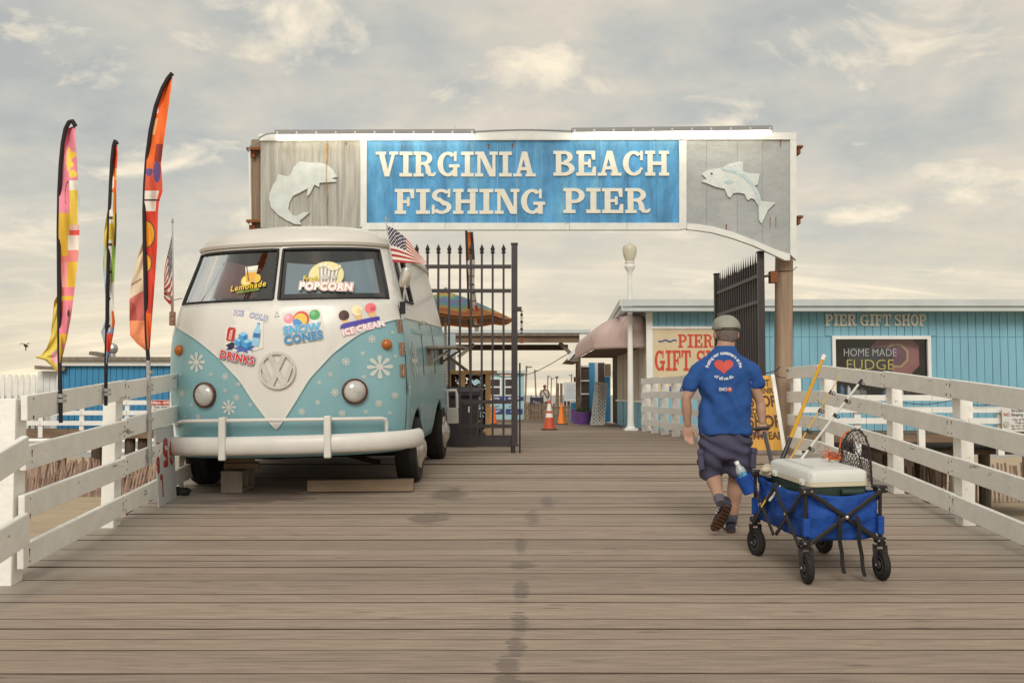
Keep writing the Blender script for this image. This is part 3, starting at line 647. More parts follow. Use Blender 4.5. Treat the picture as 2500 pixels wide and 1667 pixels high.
# ================================================================== GATES
YG = 13.86
def spear(mb, p, s=1.0, m=0):
    mb.lathe([(0.014 * s, -.0), (0.03 * s, .012 * s), (0.03 * s, .03 * s), (.018 * s, .04 * s), (0.034 * s, .065 * s), (.012 * s, .115 * s), (.002 * s, .14 * s)], p, 8, m=m)
def gate(label, hinge, vec, width, zt_rail, zb, n, ph, rails, plate, finial_thin=False, foot=True):
    """hinge: place of the hinge post foot; vec: unit direction of the leaf on the ground"""
    t = thing('iron_gate', label, 'gate', hinge); h = Vector(hinge); v = Vector(vec)
    def at(s, z): return h + v * s + Vector((0, 0, z))
    for s in (0.0, width):
        mb = MB(); mb.bar(at(s, 0.10), at(s, ph), .085, .085, up=v); 
        mb.box(at(s, ph + .012), (.10, .10, .025), (0, 0, math.atan2(v.y, v.x))); mb.build('end_post', M_black, t, bevel=.006)
    for z in rails:
        mb = MB(); mb.bar(at(.045, z), at(width - .045, z), .05, .05); mb.build('cross_rail', M_black, t)
    for i in range(n):
        s = width * (i + 1) / (n + 1); top = zt_rail + (0.02 * rnd.uniform(-1, 1) if finial_thin else 0)
        mb = MB(); mb.bar(at(s, plate[1] - .02), at(s, top), .03, .03, up=v)
        if finial_thin:
            mb.lathe([(.02, 0), (.012, .03), (.006, .10), (.001, .17)], at(s, top), 6)
        else: spear(mb, at(s, top))
        mb.build('picket', M_black, t)
    mb = MB(); mb.bar(at(.04, (plate[0] + plate[1]) / 2), at(width - .04, (plate[0] + plate[1]) / 2), .02, plate[1] - plate[0]); mb.build('kick_plate', M_black, t)
    if foot:
        mb = MB(); mb.tube([at(width - .02, 0.0), at(width - .02, .12)], .032, 10); mb.box(at(width - .02, .11), (.16, .1, .02)); mb.build('foot', M_black, t)
        mb = MB(); mb.tube([at(width + .075, 0.003), at(width + .075, 1.25)], .012, 8); mb.build('drop_rod', M_black, t)
        mb = MB(); mb.box(at(width + .03, 2.0), (.14, .1, .06)); mb.build('latch', M_black, t)
        for k in range(7):
            mb = MB(); c = at(width + .1, 1.97 - k * .05); mb.lathe([(.0, -.006), (.02, -.006), (.02, .006), (.0, .006)], c, 10, Matrix.Rotation(math.pi / 2 * (k % 2), 3, 'X'), sy=1.6); mb.build('chain_link', M_black, t)
        mb = MB(); mb.box(at(width + .10, 1.56), (.05, .03, .07)); mb.build('padlock', M_rust, t)
    return t
zg = lambda y: P(1250, y, YG).z - ZF
hl = P(640, 1105, YG); fx = P(1256, 1105, YG).x
gate('closed black iron gate leaf with spear finials behind the van', (hl.x, YG, ZF), (1, 0, 0), fx - hl.x, zg(620), zg(1090), 22, zg(598),
     (zg(651), zg(710), zg(981), zg(1040)), (zg(1090), zg(1062)))
hr = P(1863, 1105, YG)
far = P(1752, 900, 16.4)
dv = Vector((far.x - hr.x, far.y - hr.y, 0)); W = dv.length; dv.normalize()
gate('open black iron gate leaf swung back beside the wooden pole', (hr.x, YG, ZF), dv, W, zg(640), 0, 19, zg(618), (zg(672), zg(735), zg(981), zg(1040)), (zg(1090), zg(1062)), True, False)

# ================================================================== LAMP POST
b = G(1540, 1050); S = b.y / FPX
t = thing('lamp_post', 'white street lamp post with frosted acorn globe', 'lamp', b)
hz = lambda y: P(1538, y, b.y).z - b.z
mb = MB(); mb.lathe([(.12, -.01), (.12, .05), (.085, .09), (.074, .22), (.072, .6), (.068, .9), (.052, hz(700)), (.048, hz(668))], b, 20); mb.box(b + Vector((0, 0, .02)), (.30, .28, .05)); mb.build('pole', M_white_far, t, smooth=True, angle=35)
mb = MB(); z0 = hz(672); mb.lathe([(.05, z0), (.055, z0 + .03), (.058, hz(665)), (.10, hz(657)), (.125, hz(652)), (.125, hz(650)), (.10, hz(647)), (.10, hz(643)), (.115, hz(642)), (.115, hz(640)), (.09, hz(639))], b, 20); mb.build('capital', M_white_far, t, smooth=True, angle=30)
def acorn():
    m = pmat('frosted_globe', (0.72, 0.68, 0.54), 0.35, var=0.05, spec=0.5)
    m.node_tree.nodes['Principled BSDF'].inputs['Transmission Weight'].default_value = 0.35
    return m
mb = MB(); mb.lathe([(.085, hz(640)), (.11, hz(634)), (.14, hz(626)), (.162, hz(616)), (.168, hz(609)), (.163, hz(605)), (.15, hz(602)), (.12, hz(599)), (.07, hz(596)), (.035, hz(594.5)), (.02, hz(593)), (.0, hz(591.5))], b, 24); mb.build('globe', acorn(), t, smooth=True, angle=60)
# ================================================================== GIFT SHOP BUILDING
M_sideblue = pmat('light_blue_siding', (0.20, 0.42, 0.525), 0.6, var=0.10, vs=2.0, bump=0.15, bs=30, st=(1, 1, .3))
M_deepblue = pmat('deep_blue_siding', (0.040, 0.22, 0.41), 0.55, var=0.12, vs=2.0)
M_fascia = pmat('pale_fascia', (0.50, 0.54, 0.54), 0.5, var=0.08, vs=2)
M_cream = pmat('cream_panel', (0.60, 0.50, 0.32), 0.6, var=0.06, vs=2)
M_redprint = flat('b8432c'); M_blueprint = flat('3c4f8c')
M_interior = pmat('dark_interior', (0.06, 0.045, 0.04), 0.9, var=0.4, vs=2)
M_awning = pmat('pink_awning', (0.56, 0.42, 0.385), 0.7, var=0.06, vs=2, bump=0.1, bs=6)
M_glasswin = glass('shop_glass', (0.92, 0.92, 0.92), 0.015)
YB = 22.6
def bp(x, y, d=0.0): return P(x, y, YB) - Vector((0, d, 0))
def textobj(name, s, parent, org, h, mat, bold=0.0, sx=1.0, right=Vector((1, 0, 0)), up=Vector((0, 0, 1)), align='CENTER', rot=0.0, **k):
    c_, s_ = math.cos(rot), math.sin(rot); org = Vector(org)
    mb = MB(); put2d(mb, text2d(s, h, bold, align, sx, **k), lambda u, v: org + right * (u * c_ - v * s_) + up * (u * s_ + v * c_))
    return mb.build(name, mat, parent, fix=False)
def gift_shop():
    c0 = bp(1590, 1050); zb = ZF
    root = thing('gift_shop', 'light blue board sided gift shop with pink awning beside the pier', 'building', (c0.x, YB, zb))
    x0, x1 = c0.x, 12.0
    win = (bp(2016, 0).x, bp(2252, 0).x, bp(0, 972).z, bp(0, 820).z)
    ztop, zseam = bp(0, 758).z, bp(0, 823).z
    n = 49; w = (x1 - x0) / n
    for i in range(n):
        a, b = x0 + i * w, x0 + (i + 1) * w
        cuts = [(zb, zseam), (zseam + .008, ztop)]
        if a < win[1] and b > win[0]: cuts = [(zb, win[2]), (win[3], ztop)]
        for za, zc in cuts:
            mb = MB(); mb.box(((a + b) / 2, YB + .02 + rnd.uniform(0, .003), (za + zc) / 2), (w - .012, .03, zc - za)); mb.build('siding_board', M_sideblue, root)
    # wall core behind the boards, with the window opening left out
    mb = MB()
    for (a, b, za, zc) in ((x0, win[0], zb, ztop), (win[1], x1, zb, ztop), (win[0], win[1], zb, win[2]), (win[0], win[1], win[3], ztop)):
        mb.box(((a + b) / 2, YB + .08, (za + zc) / 2), (b - a - .002, .09, zc - za - .002))
    mb.build('wall', M_sideblue, root)
    # fascia and roof
    xe = bp(1510, 0).x
    for (ya, yb_, dy, mat) in ((731, 747, .55, M_fascia), (748, 759, .50, M_fascia)):
        za, zc = P(1800, yb_, YB - .5).z, P(1800, ya, YB - .5).z
        mb = MB(); mb.box(((xe + 12.4) / 2, YB - dy + .05, (za + zc) / 2), (12.4 - xe, .06, zc - za)); mb.build('fascia', mat, root)
        mb = MB(); mb.bar((xe - (dy - .5), YB - dy + .02, (za + zc) / 2), (xe + .3, YB + 6, (za + zc) / 2), .05, zc - za); mb.build('fascia', mat, root)
    zr = P(1800, 731, YB - .5).z
    mb = MB(); mb.box(((xe + 12.4) / 2 + .17, YB + 2.7, zr - .05), (12.1 - xe, 6.4, .06)); mb.build('roof', M_fascia, root)
    mb = MB(); mb.box(((xe + 12.4) / 2 + .05, YB - .22, P(1800, 759, YB - .5).z + .02), (12.3 - xe, .5, .02)); mb.build('soffit', M_fascia, root)
    mb = MB(); q = P(1632, 731, YB + 3); mb.lathe([(.09, 0), (.09, .14), (.12, .15), (.12, .2), (0, .22)], (q.x, q.y, zr - .02), 12); mb.build('roof_vent', M_steel, root)
    # corner board
    mb = MB(); mb.box((x0 - .03, YB + .0, (zb + ztop) / 2), (.14, .09, ztop - zb)); mb.build('corner_board', M_white_far, root)
    # window
    fw = .075
    wf = None
    mb = MB()
    for (cx, cz, sx, sz) in (((win[0] + win[1]) / 2, win[3] - fw / 2, win[1] - win[0], fw), ((win[0] + win[1]) / 2, win[2] + fw / 2, win[1] - win[0], fw), (win[0] + fw / 2, (win[2] + win[3]) / 2, fw, win[3] - win[2] - 2 * fw), (win[1] - fw / 2, (win[2] + win[3]) / 2, fw, win[3] - win[2] - 2 * fw)):
        mb.box((cx, YB - .02, cz), (sx, .07, sz))
    frame = mb.build('window_frame', M_white_far, root)
    mb = MB(); mb.box(((win[0] + win[1]) / 2, YB + .03, (win[2] + win[3]) / 2), (win[1] - win[0] - .1, .006, win[3] - win[2] - .1)); sub(mb, 'pane', M_glasswin, frame, root)
    mb = MB(); mb.box(((win[0] + win[1]) / 2, YB + 1.3, (win[2] + win[3]) / 2), (4.2, .05, 2.2)); mb.box(((win[0] + win[1]) / 2, YB + .75, win[2] - .15), (4.2, 1.2, .05)); mb.build('interior', M_interior, root)
    # raised lettering
    fr = lambda o: (lambda u, v, w_: o + Vector((u, -w_, v)))
    k = YB / FPX
    for wd, xa, xb in (('PIER', 2014, 2091), ('GIFT', 2099, 2174), ('SHOP', 2183, 2260)):
        slab_word(wd, fr(bp(xa, 796)), (xb - xa) * k, 29 * k, .03, 'letter', M_letter, root)
    # side wall along the walkway: blue foot panel and white shutter slats
    xs = x0 - .02; ys0, ys1 = YB + .1, 31.5
    mb = MB(); mb.box((xs + .10, (ys0 + ys1) / 2, (zb + 3.55) / 2 - .1), (.1, ys1 - ys0, 3.5 - zb)); mb.build('side_wall', M_dark_wood, root)
    for i in range(4):
        a = ys0 + .3 + i * 1.65
        mb = MB(); mb.box((xs, a + .75, zb + .27), (.05, 1.5, .68)); mb.build('foot_panel', M_sideblue, root)
        mb = MB(); mb.box((xs - .02, a + .75, zb + .64), (.1, 1.56, .05)); mb.build('sill', M_white_far, root)
        for j in range(6):
            mb = MB(); mb.box((xs - .0, a + .12 + j * .255, zb + 1.33), (.04, .2, 1.34)); mb.build('shutter_slat', pmat('cream_shutter', (.55, .48, .38), .6, var=.1), root)
    # painted panel on the front
    a, b = bp(1586, 958), bp(1860, 800)
    mb = MB(); mb.box(((a.x + b.x) / 2, YB - .015, (a.z + b.z) / 2), (b.x - a.x, .03, b.z - a.z)); panel = mb.build('painted_panel', M_cream, root)
    mb = MB()
    for (cx, cz, sx, sz) in (((a.x + b.x) / 2, b.z, b.x - a.x + .1, .06), (a.x - .0, (a.z + b.z) / 2, .06, b.z - a.z - .065), (b.x, (a.z + b.z) / 2, .06, b.z - a.z - .065)): mb.box((cx, YB - .03, cz), (sx, .055, sz))
    sub(mb, 'panel_frame', M_white_far, panel, root)
    for wd, xa, xb, yt, yb_ in (('PIER', 1655, 1742, 816, 849), ('GIFT', 1598, 1686, 855, 905), ('SHOP', 1700, 1800, 855, 905)):
        slab_word(wd, fr(bp(xa, yb_, .031)), (xb - xa) * k, (yb_ - yt) * k, .004, 'letter', M_redprint, root)
    for side in (1607, 1752):
        mb = MB(); mb.tube([bp(side + i * 4.4, 832 + 2.2 * math.sin(i * 1.25), .034) for i in range(11)], .017, 6); mb.build('wave_mark', M_blueprint, root)
    textobj('print', '· T-SHIRTS ·', root, bp(1700, 922, .035), .10, M_blueprint, .02)
    textobj('print', 'BEACHWEAR', root, bp(1700, 952, .035), .15, M_blueprint, .03)
    # awning
    cxp, cyp, rad, prz = x0 - .03, 24.25, 1.18, .55
    zt = bp(0, 757).z; zv = 2.90
    def aw(u, v):
        Lp = 0.26
        if u < Lp: ph = u / Lp * math.pi / 2; dx, dy, oy = -math.sin(ph), -math.cos(ph), cyp
        else: dx, dy, oy = -1, 0, cyp + (u - Lp) / (1 - Lp) * 6.6
        if v < .8: th = v / .8 * math.pi / 2; r_, z_ = rad * math.sin(th) ** .9, zv + (zt - zv) * math.cos(th) ** .85
        else: r_, z_ = rad, zv - (v - .8) / .2 * .22
        s_ = 1 + .012 * math.cos(u * 60)
        return (cxp + dx * r_ * s_, oy + dy * r_ * s_, z_)
    mb = MB(); mb.grid(aw, 60, 18); o = mb.build('awning', M_awning, root, smooth=True, angle=60)
    o.modifiers.new('s', 'SOLIDIFY').thickness = .012
    for i in range(6):
        u = .045 + i * .043
        mb = MB(); mb.tube([Vector(aw(u, j / 12 * .8)) + Vector((0, -.003, .004)) for j in range(13)], .007, 4); sub(mb, 'rib', M_awning, o, root)
    mb = MB(); mb.box((cxp - .5, cyp + 3.2, zv - .16), (1.0, 6.4, .03)); mb.build('awning_soffit', M_woodbrown, root)
    return root
shop = gift_shop()
# shop window contents
k = YB / FPX
c = bp(2128, 872, -.14)
nb = thing('neon_sign', 'dark window sign reading HOME MADE FUDGE in bent tubes', 'sign', c)
mb = MB(); a, b = bp(2073, 935, -.09), bp(2181, 848, -.09); mb.box(((a.x + b.x) / 2, YB + .10, (a.z + b.z) / 2), (b.x - a.x, .02, b.z - a.z)); mb.build('backing', pmat('sign_backing', (.03, .035, .045), .6), nb)
textobj('lettering', 'HOME MADE', nb, bp(2127, 861, -.08), 19 * k, flat('cfd0cf'), -.012, .86)
textobj('lettering', 'FUDGE', nb, bp(2127, 891, -.08), 26 * k, pmat('yellow_tube', (.75, .62, .12), .4), -.012, 1.05)
c = bp(2196, 867, -.12)
mb = MB()
n8 = [(math.cos(R(22.5 + 45 * i)), math.sin(R(22.5 + 45 * i))) for i in range(8)]
um = thing('window_parasol', 'dark purple octagonal parasol with cream border inside the shop window', 'parasol', c)
for (r0, r1, d, mt_) in ((0, .27, 0, pmat('parasol_purple', (.20, .09, .14), .7)), (.27, .33, .0, pmat('parasol_cream', (.55, .42, .22), .7)), (.33, .66, .0, pmat('parasol_red', (.40, .17, .18), .7))):
    mb = MB()
    for i in range(8):
        a, b = n8[i], n8[(i + 1) % 8]
        q = lambda p, r: c + Vector((p[0] * r * .9, d + r * .2, p[1] * r * .9))
        mb.add([q(a, r0), q(b, r0), q(b, r1), q(a, r1)], [(0, 1, 2, 3)])
    mb.build('canopy', mt_, um)
for i, (x, w_, h_, hexc, sl) in enumerate(((2035, 14, 16, 'b9c2c0', 'pale grey souvenir jar beside the window frame corner'), (2062, 10, 22, '4a6f9c', 'tall dark blue souvenir bottle in the shop window'), (2079, 8, 20, 'cfd6d8', 'slim white souvenir bottle beside the tall blue one'), (2096, 16, 15, '8a8f90', 'mid grey souvenir box next to the slim white bottle'), (2112, 20, 14, '6b6e70', 'wide dark grey souvenir box under the fudge sign'), (2170, 14, 12, '4a6a9a', 'short blue souvenir jar right of the fudge sign'), (2190, 12, 16, '7fa0a8', 'sea green souvenir jar under the purple parasol'), (2206, 15, 12, 'b0a89a', 'low beige souvenir box under the purple parasol'), (2222, 12, 14, '33332f', 'black souvenir box at the far end of the window'))):
    q = bp(x, 966, -.2); mb = MB(); mb.box(q + Vector((0, 0, h_ * k / 2)), (w_ * k, .12, h_ * k), taper=.85); mb.lathe([(.02, 0), (.03, .04), (0, .05)], q + Vector((0, 0, h_ * k)), 8)
    tag(mb.build('souvenir', flat(hexc), loc=q), sl, 'souvenir', 'souvenirs in the shop window')
# deck edge beam, railing and crawl space below the shop
def shop_platform():
    t = thing('shop_platform', 'brown timber platform edge on piles under the gift shop', 'platform', (4.2, YB - 1.9, ZF))
    mb = MB(); mb.box((8.6, YB - .9, ZF - .05), (8.8, 1.9, .06)); mb.build('floor', M_woodbrown, t)
    za, zc = P(2200, 1079, 20.7).z, ZF - .02
    for i in range(3):
        mb = MB(); mb.box((5.7 + i * 2.95, 20.7, (za + zc) / 2), (2.94, .08, zc - za)); mb.build('edge_beam', M_woodbrown, t)
    mb = MB(); mb.box((8.6, YB + 6, ZF - .4), (9, 15, .1)); mb.build('underfloor', M_dark_wood, t)
    mb = MB(); mb.box((8.6, 36, -.7), (14, .1, 2.2)); mb.build('shade_backing', M_dark_wood, t)  # dark wall added at the back for the shade of the crawl space
    for i, (x, y) in enumerate([(x, y) for y in (21.2, 25, 29) for x in (4.6, 7.0, 9.4, 11.8)]):
        mb = MB(); mb.tube([(x, y, -2.2), (x, y, ZF - .3)], .14, 10); mb.build('pile', M_woodgrey, t)
shop_platform()
rs = thing('board_railing', 'low white railing on the platform in front of the gift shop', 'railing', (4.3, 20.6, ZF))
for x in (1931, 2095, 2252, 2445, 2640):
    q = P(x, 1050, 20.55); mb = MB(); mb.box((q.x, 20.62, (ZF + .8) / 2 + .05), (.13, .1, .98)); mb.build('post', M_white_far, rs)
for (ya, yb_) in ((965, 978), (993, 1007), (1020, 1034)):
    z0, z1 = P(0, yb_, 20.55).z, P(0, ya, 20.55).z
    for a, b in ((1925, 2095), (2095, 2252), (2252, 2445), (2445, 2640)):
        pa, pb = P(a, 0, 20.55).x, P(b, 0, 20.55).x
        mb = MB(); mb.box(((pa + pb) / 2, 20.54, (z0 + z1) / 2), (pb - pa - .01, .04, z1 - z0)); mb.build('rail_board', M_white_far, rs)
mb = MB(); mb.tube([P(x, y, 20.45) for x, y in ((2161, 968), (2190, 980), (2230, 986), (2260, 987), (2300, 982), (2340, 972), (2358, 980), (2385, 990), (2430, 987), (2460, 980))], .008, 5)
tag(mb.build('string_light_cable', M_black, loc=P(2161, 968, 20.45)), 'black cable of small bulbs draped along the platform railing', 'cable')
# notice boards of the city rules
def notice(label, x0, y0, x1, y1, Y, rows, red=None):
    a, b = P(x0, y1, Y), P(x1, y0, Y)
    t = thing('notice_board', label, 'notice', ((a.x + b.x) / 2, Y, a.z))
    mb = MB(); mb.box(((a.x + b.x) / 2, Y, (a.z + b.z) / 2), (b.x - a.x, .015, b.z - a.z)); mb.build('panel', pmat('notice_white', (.62, .62, .60), .5, var=.04), t)
    mb = MB(); mb.box(((a.x + b.x) / 2, Y + .06, (a.z + b.z) / 2 - .5), (.08, .08, b.z - a.z + 1.0)); mb.build('post', M_woodgrey, t)
    if red:
        ra, rb = P(x0 + 1, red[1], Y), P(x1 - 1, red[0], Y); mb = MB(); mb.box(((ra.x + rb.x) / 2, Y - .01, (ra.z + rb.z) / 2), (rb.x - ra.x, .006, rb.z - ra.z)); mb.build('red_band', pmat('notice_red', (.45, .04, .03), .5), t)
    for (s, x, y, hpx, col, al) in rows:
        textobj('print', s, t, P(x, y, Y) - Vector((0, .016, 0)), hpx * Y / FPX, flat(col), .012, .9, align=al)
notice('white beach rules notice with red hours band beyond the left railing', 363, 976, 446, 1042, 18.5,
       (('8:00pm - 8:00am', 396, 983, 6.5, 'f4f0ea', 'CENTER'), ('NO', 366, 993.5, 5, 'a02020', 'CENTER'), ('Tents, Shelters', 376, 993.5, 5, '404040', 'LEFT'), ('Structures', 376, 1001, 5, '404040', 'LEFT'), ('NO', 366, 1010, 5, 'a02020', 'CENTER'), ('Sleeping', 376, 1010, 5, '404040', 'LEFT')), (977, 989))
notice('white city code notice about sleeping hung on the platform railing', 2447, 993, 2560, 1053, 20.4,
       (('Structures', 2468, 1002, 7, '404040', 'LEFT'), ('NO', 2457, 1012, 8, 'a02020', 'CENTER'), ('Sleeping or Camping', 2468, 1012, 7, '404040', 'LEFT'), ('City of Virginia Beach', 2471, 1024, 6, '505050', 'LEFT'), ('Code of Ordinances', 2478, 1031.5, 5.5, '505050', 'LEFT'), ('Sec. 6-21 / Sec. 23', 2468, 1039, 5, '505050', 'LEFT'), ('Sec. 4-4 / 0-5', 2470, 1046, 5, '505050', 'LEFT')))
q = P(2457, 1035, 20.37); mb = MB(); mb.lathe([(0, 0), (.06, 0), (.06, .004), (0, .006)], q, 16, Matrix.Rotation(math.pi / 2, 3, 'X')); so = mb.build('seal_print', flat('a8a89c'), bpy.data.objects['notice_board.001'])
t = thing('small_plate', 'small white plate reading CITY screwed to the platform beam', 'plate', P(2188, 1079, 20.6))
mb = MB(); a, b = P(2174, 1086, 20.62), P(2202, 1063, 20.62); mb.box(((a.x + b.x) / 2, 20.63, (a.z + b.z) / 2), (b.x - a.x, .02, b.z - a.z)); mb.build('panel', MATS['notice_white'], t)
textobj('print', 'CITY', t, P(2188, 1071, 20.6) , .07, flat('505050'))

# ================================================================== FAR END OF THE WALKWAY
def far_things():
    fp = MB(); fp.box((0, 105, zdeck(47) - .2), (9, 116, .3)); o = fp.build('far_pier', M_woodgrey); o['kind'] = 'structure'
    Y = 33.5; zb = zdeck(Y)
    t = thing('shade_pavilion', 'timber beam shade roof across the walkway behind the gate', 'pavilion', (0, Y, zb))
    f = lambda x, y: P(x, y, Y)
    xa, xb = f(1010, 0).x, f(1436, 0).x
    mb = MB(); mb.box(((xa + xb) / 2, Y + 2, f(0, 811).z), (xb - xa, 5.0, f(0, 807).z - f(0, 815).z)); mb.build('roof', M_fascia, t)
    mb = MB(); mb.box(((xa + f(1409, 0).x) / 2, Y - .42, f(0, 818).z), (f(1409, 0).x - xa, .08, .1)); mb.build('trim', M_woodgrey, t)
    mb = MB(); mb.box(((xa + f(1409, 0).x) / 2, Y - .3, f(0, 829).z), (f(1409, 0).x - xa, .1, .23)); mb.build('beam', M_woodbrown, t)
    mb = MB(); mb.box(((xa + f(1390, 0).x) / 2, Y + 1.5, f(0, 843).z), (f(1390, 0).x - xa, .1, .2)); mb.build('beam', M_dark_wood, t)
    mb = MB(); mb.box(((f(1409.5, 0).x + xb) / 2, Y - .2, (f(0, 815.2).z + f(0, 862).z) / 2), (xb - f(1409.5, 0).x, .5, f(0, 815.2).z - f(0, 862).z)); mb.build('end_box', M_white_far, t)
    for x in (1106, 1412):
        q = f(x, 1030); mb = MB(); mb.box((q.x, Y, (zb + f(0, 850).z) / 2), (.16, .16, f(0, 850).z - zb)); mb.build('post', M_white_far if x < 1200 else M_woodbrown, t)
    for (xp, yp, xq, yq) in ((1366, 836, 1394, 864), (1158, 840, 1118, 872)):
        mb = MB(); mb.bar(f(xp, yp), f(xq, yq), .12, .12); mb.build('brace', M_woodgrey, t)
    # ticket booth
    Y = 45.0; zb = zdeck(Y); f = lambda x, y: P(x, y, Y)
    xa, xb = f(1150, 0).x, f(1279, 0).x; zt = f(0, 911).z
    t = thing('ticket_booth', 'small pale blue ticket booth with two sash windows', 'booth', ((xa + xb) / 2, Y, zb))
    M_bl = pmat('booth_blue', (.32, .50, .55), .6, var=.06)
    mb = MB(); mb.box(((xa + xb) / 2, Y + 1, (zb + zt) / 2), (xb - xa, 2, zt - zb)); mb.build('wall', M_bl, t)
    mb = MB(); mb.box(((xa + xb) / 2, Y + 1, zt + .06), (xb - xa + .15, 2.3, .13)); mb.build('roof', M_fascia, t)
    for x in (1210, 1245):
        cx = f(x, 0).x; za, zc = f(0, 966).z, f(0, 923).z
        mb = MB(); mb.box((cx, Y - .02, (za + zc) / 2), (f(x + 15, 0).x - f(x - 15, 0).x, .06, zc - za)); w = mb.build('window_frame', M_white_far, t)
        for s in (-1, 1):
            mb = MB(); mb.box((cx, Y - .055, (za + zc) / 2 + s * .19), (.42, .01, .31)); sub(mb, 'pane', pmat('dark_pane', (.05, .045, .045), .15, var=.3), w, t)
    M_ban = pmat('banner_blue', (.03, .045, .19), .5)
    for (x0, x1, y0, y1, s, h) in ((1190, 1228, 968, 977, 'SPECTATORS', 5.5), (1234, 1278, 968, 977, 'FISHING·CRABBING', 5.5), (1194, 1229, 998, 1010, 'INCLUDES PARKING\nSHOWER', 3.4), (1235, 1275, 998, 1010, 'YOU MAY ADD\n2 RODS PER PERSON', 3.4)):
        mb = MB(); mb.box(((f(x0, 0).x + f(x1, 0).x) / 2, Y - .03, (f(0, y0).z + f(0, y1).z) / 2), (f(x1, 0).x - f(x0, 0).x, .03, f(0, y0).z - f(0, y1).z)); bn = mb.build('banner', M_ban, t)
        textobj('print', s, t, f((x0 + x1) / 2, (y0 + y1) / 2) - Vector((0, .055, 0)), h * Y / FPX * .72, flat('e8e6dc'), .02, .62)
    textobj('print', 'EACH', t, f(1250, 992) - Vector((0, .03, 0)), .07, flat('404060'), .01); textobj('print', 'EXIT', t, f(1213, 992) - Vector((0, .03, 0)), .07, flat('404060'), .01)
    mb = MB(); mb.box((f(1234, 0).x, Y - .03, f(0, 914).z), (.5, .03, .17)); mb.build('price_plate', flat('dccfc4'), t)
    textobj('print', 'NO ENTRY', t, f(1234, 914) - Vector((0, .05, 0)), .06, flat('b04040'))
    # picket fence
    Y = 44.5; zb = zdeck(Y); f = lambda x, y: P(x, y, Y)
    t = thing('picket_fence', 'brown picket fence closing the far end of the walkway', 'fence', (f(1378, 0).x, Y, zb))
    x = 1282
    while x < 1480:
        top = 984 + rnd.uniform(-2, 2)
        if 1356 < x < 1392: top = 935
        h = f(0, top).z - zb
        mb = MB(); w = .12; cx = f(x, 0).x; mb.prism([(cx - w / 2, zb), (cx + w / 2, zb), (cx + w / 2, zb + h - .05), (cx + w / 4, zb + h), (cx - w / 4, zb + h), (cx - w / 2, zb + h - .05)], Y - .012, Y + .012); mb.build('picket', M_woodbrown, t)
        x += 8.6
    for y in (995, 1015):
        mb = MB(); mb.box((f(1380, 0).x, Y + .04, f(0, y).z), (3.7, .05, .08)); mb.build('rail', M_woodbrown, t)
    # chalkboard
    q = G(1310, 1023); Y = q.y - .4; f = lambda x, y: P(x, y, Y)
    t = thing('chalkboard', 'black A frame chalkboard saying the pier is open', 'signboard', (q.x, Y, zdeck(Y)))
    a, b = f(1294, 1021), f(1326, 970); mb = MB(); mb.box(((a.x + b.x) / 2, Y, (a.z + b.z) / 2), (b.x - a.x, .04, b.z - a.z), (-.08, 0, 0)); mb.build('panel', pmat('chalk_slate', (.028, .026, .045), .7, var=.3, vs=6), t)
    for x_ in (1296, 1324): mb = MB(); mb.box((f(x_, 0).x, Y + .02, zdeck(Y) + .55), (.05, .05, 1.1)); mb.build('leg', M_black, t)
    for (s, x_, y_, h) in (('Pier', 1309, 982, 7), ('is', 1308, 991, 4), ('Open', 1310, 1001, 7), ('6am-10', 1313, 1010, 4)): textobj('print', s, t, f(x_, y_) - Vector((0, .06, 0)), h * Y / FPX, flat('b8b4b8'), -.01)
    # white price board
    Y = 44.2; f = lambda x, y: P(x, y, Y); a, b = f(1377, 979), f(1409, 933)
    t = thing('price_board', 'pale price list board fixed to the brown picket fence', 'notice', ((a.x + b.x) / 2, Y, a.z))
    mb = MB(); mb.box(((a.x + b.x) / 2, Y, (a.z + b.z) / 2), (b.x - a.x, .03, b.z - a.z)); mb.build('panel', pmat('price_white', (.50, .53, .55), .5), t)
    for i in range(9): mb = MB(); mb.box(((a.x + b.x) / 2 + rnd.uniform(-.03, .03), Y - .02, b.z - .1 - i * .075), (.35 + rnd.uniform(0, .1), .004, .012)); mb.build('print', flat('7a8288') if i else flat('a05050'), t)
    # traffic cones
    def cone(label, px, py, h, stripes, col, group=None, base=.36):
        q = G(px, py); S = h
        t = thing('traffic_cone', label, 'cone', q)
        mo = pmat('cone_' + col, hx(col, 1.2), .5, var=.12)
        r0, r1 = h * .20, h * .035
        rr = lambda s: r0 + (r1 - r0) * s
        prev = .03
        edges = [.03] + [e for st in stripes for e in st] + [1.0]
        for i in range(len(edges) - 1):
            s0, s1 = edges[i], edges[i + 1]; mb = MB(); mb.lathe([(rr(s0), s0 * h), (rr(s1), s1 * h)], q, 20); mb.build('collar' if i % 2 else 'body', flat('d8d4ca') if i % 2 else mo, t, smooth=True)
        mb = MB(); mb.box(q + Vector((0, 0, .015)), (base, base, .03)); mb.build('base', pmat('cone_base', (.06, .03, .02), .7), t, bevel=.01)
    cone('faded red traffic cone with two white collars on the walkway', 1341, 1049, .68, ((.42, .56), (.64, .88)), 'b4492e')
    cone('plain bright orange traffic cone near the brown fence', 1371, 1036, .66, (), 'f07a2a')
    cone('orange cone with white collar seen through the gate bars', 1200, 1035, .9, ((.62, .75), (.80, .9)), 'ee6a25')
    # flower pot
    q = G(1425, 1036); t = thing('flower_pot', 'purple plastic flower pot with green plant', 'pot', q)
    mb = MB(); mb.lathe([(.17, 0), (.21, .15), (.25, .32), (.255, .34), (.27, .345), (.27, .38), (.24, .38), (.22, .33), (0, .33)], q, 22); mb.build('pot', pmat('purple_plastic', (.16, .07, .28), .45, var=.05), t, smooth=True)
    mb = MB()
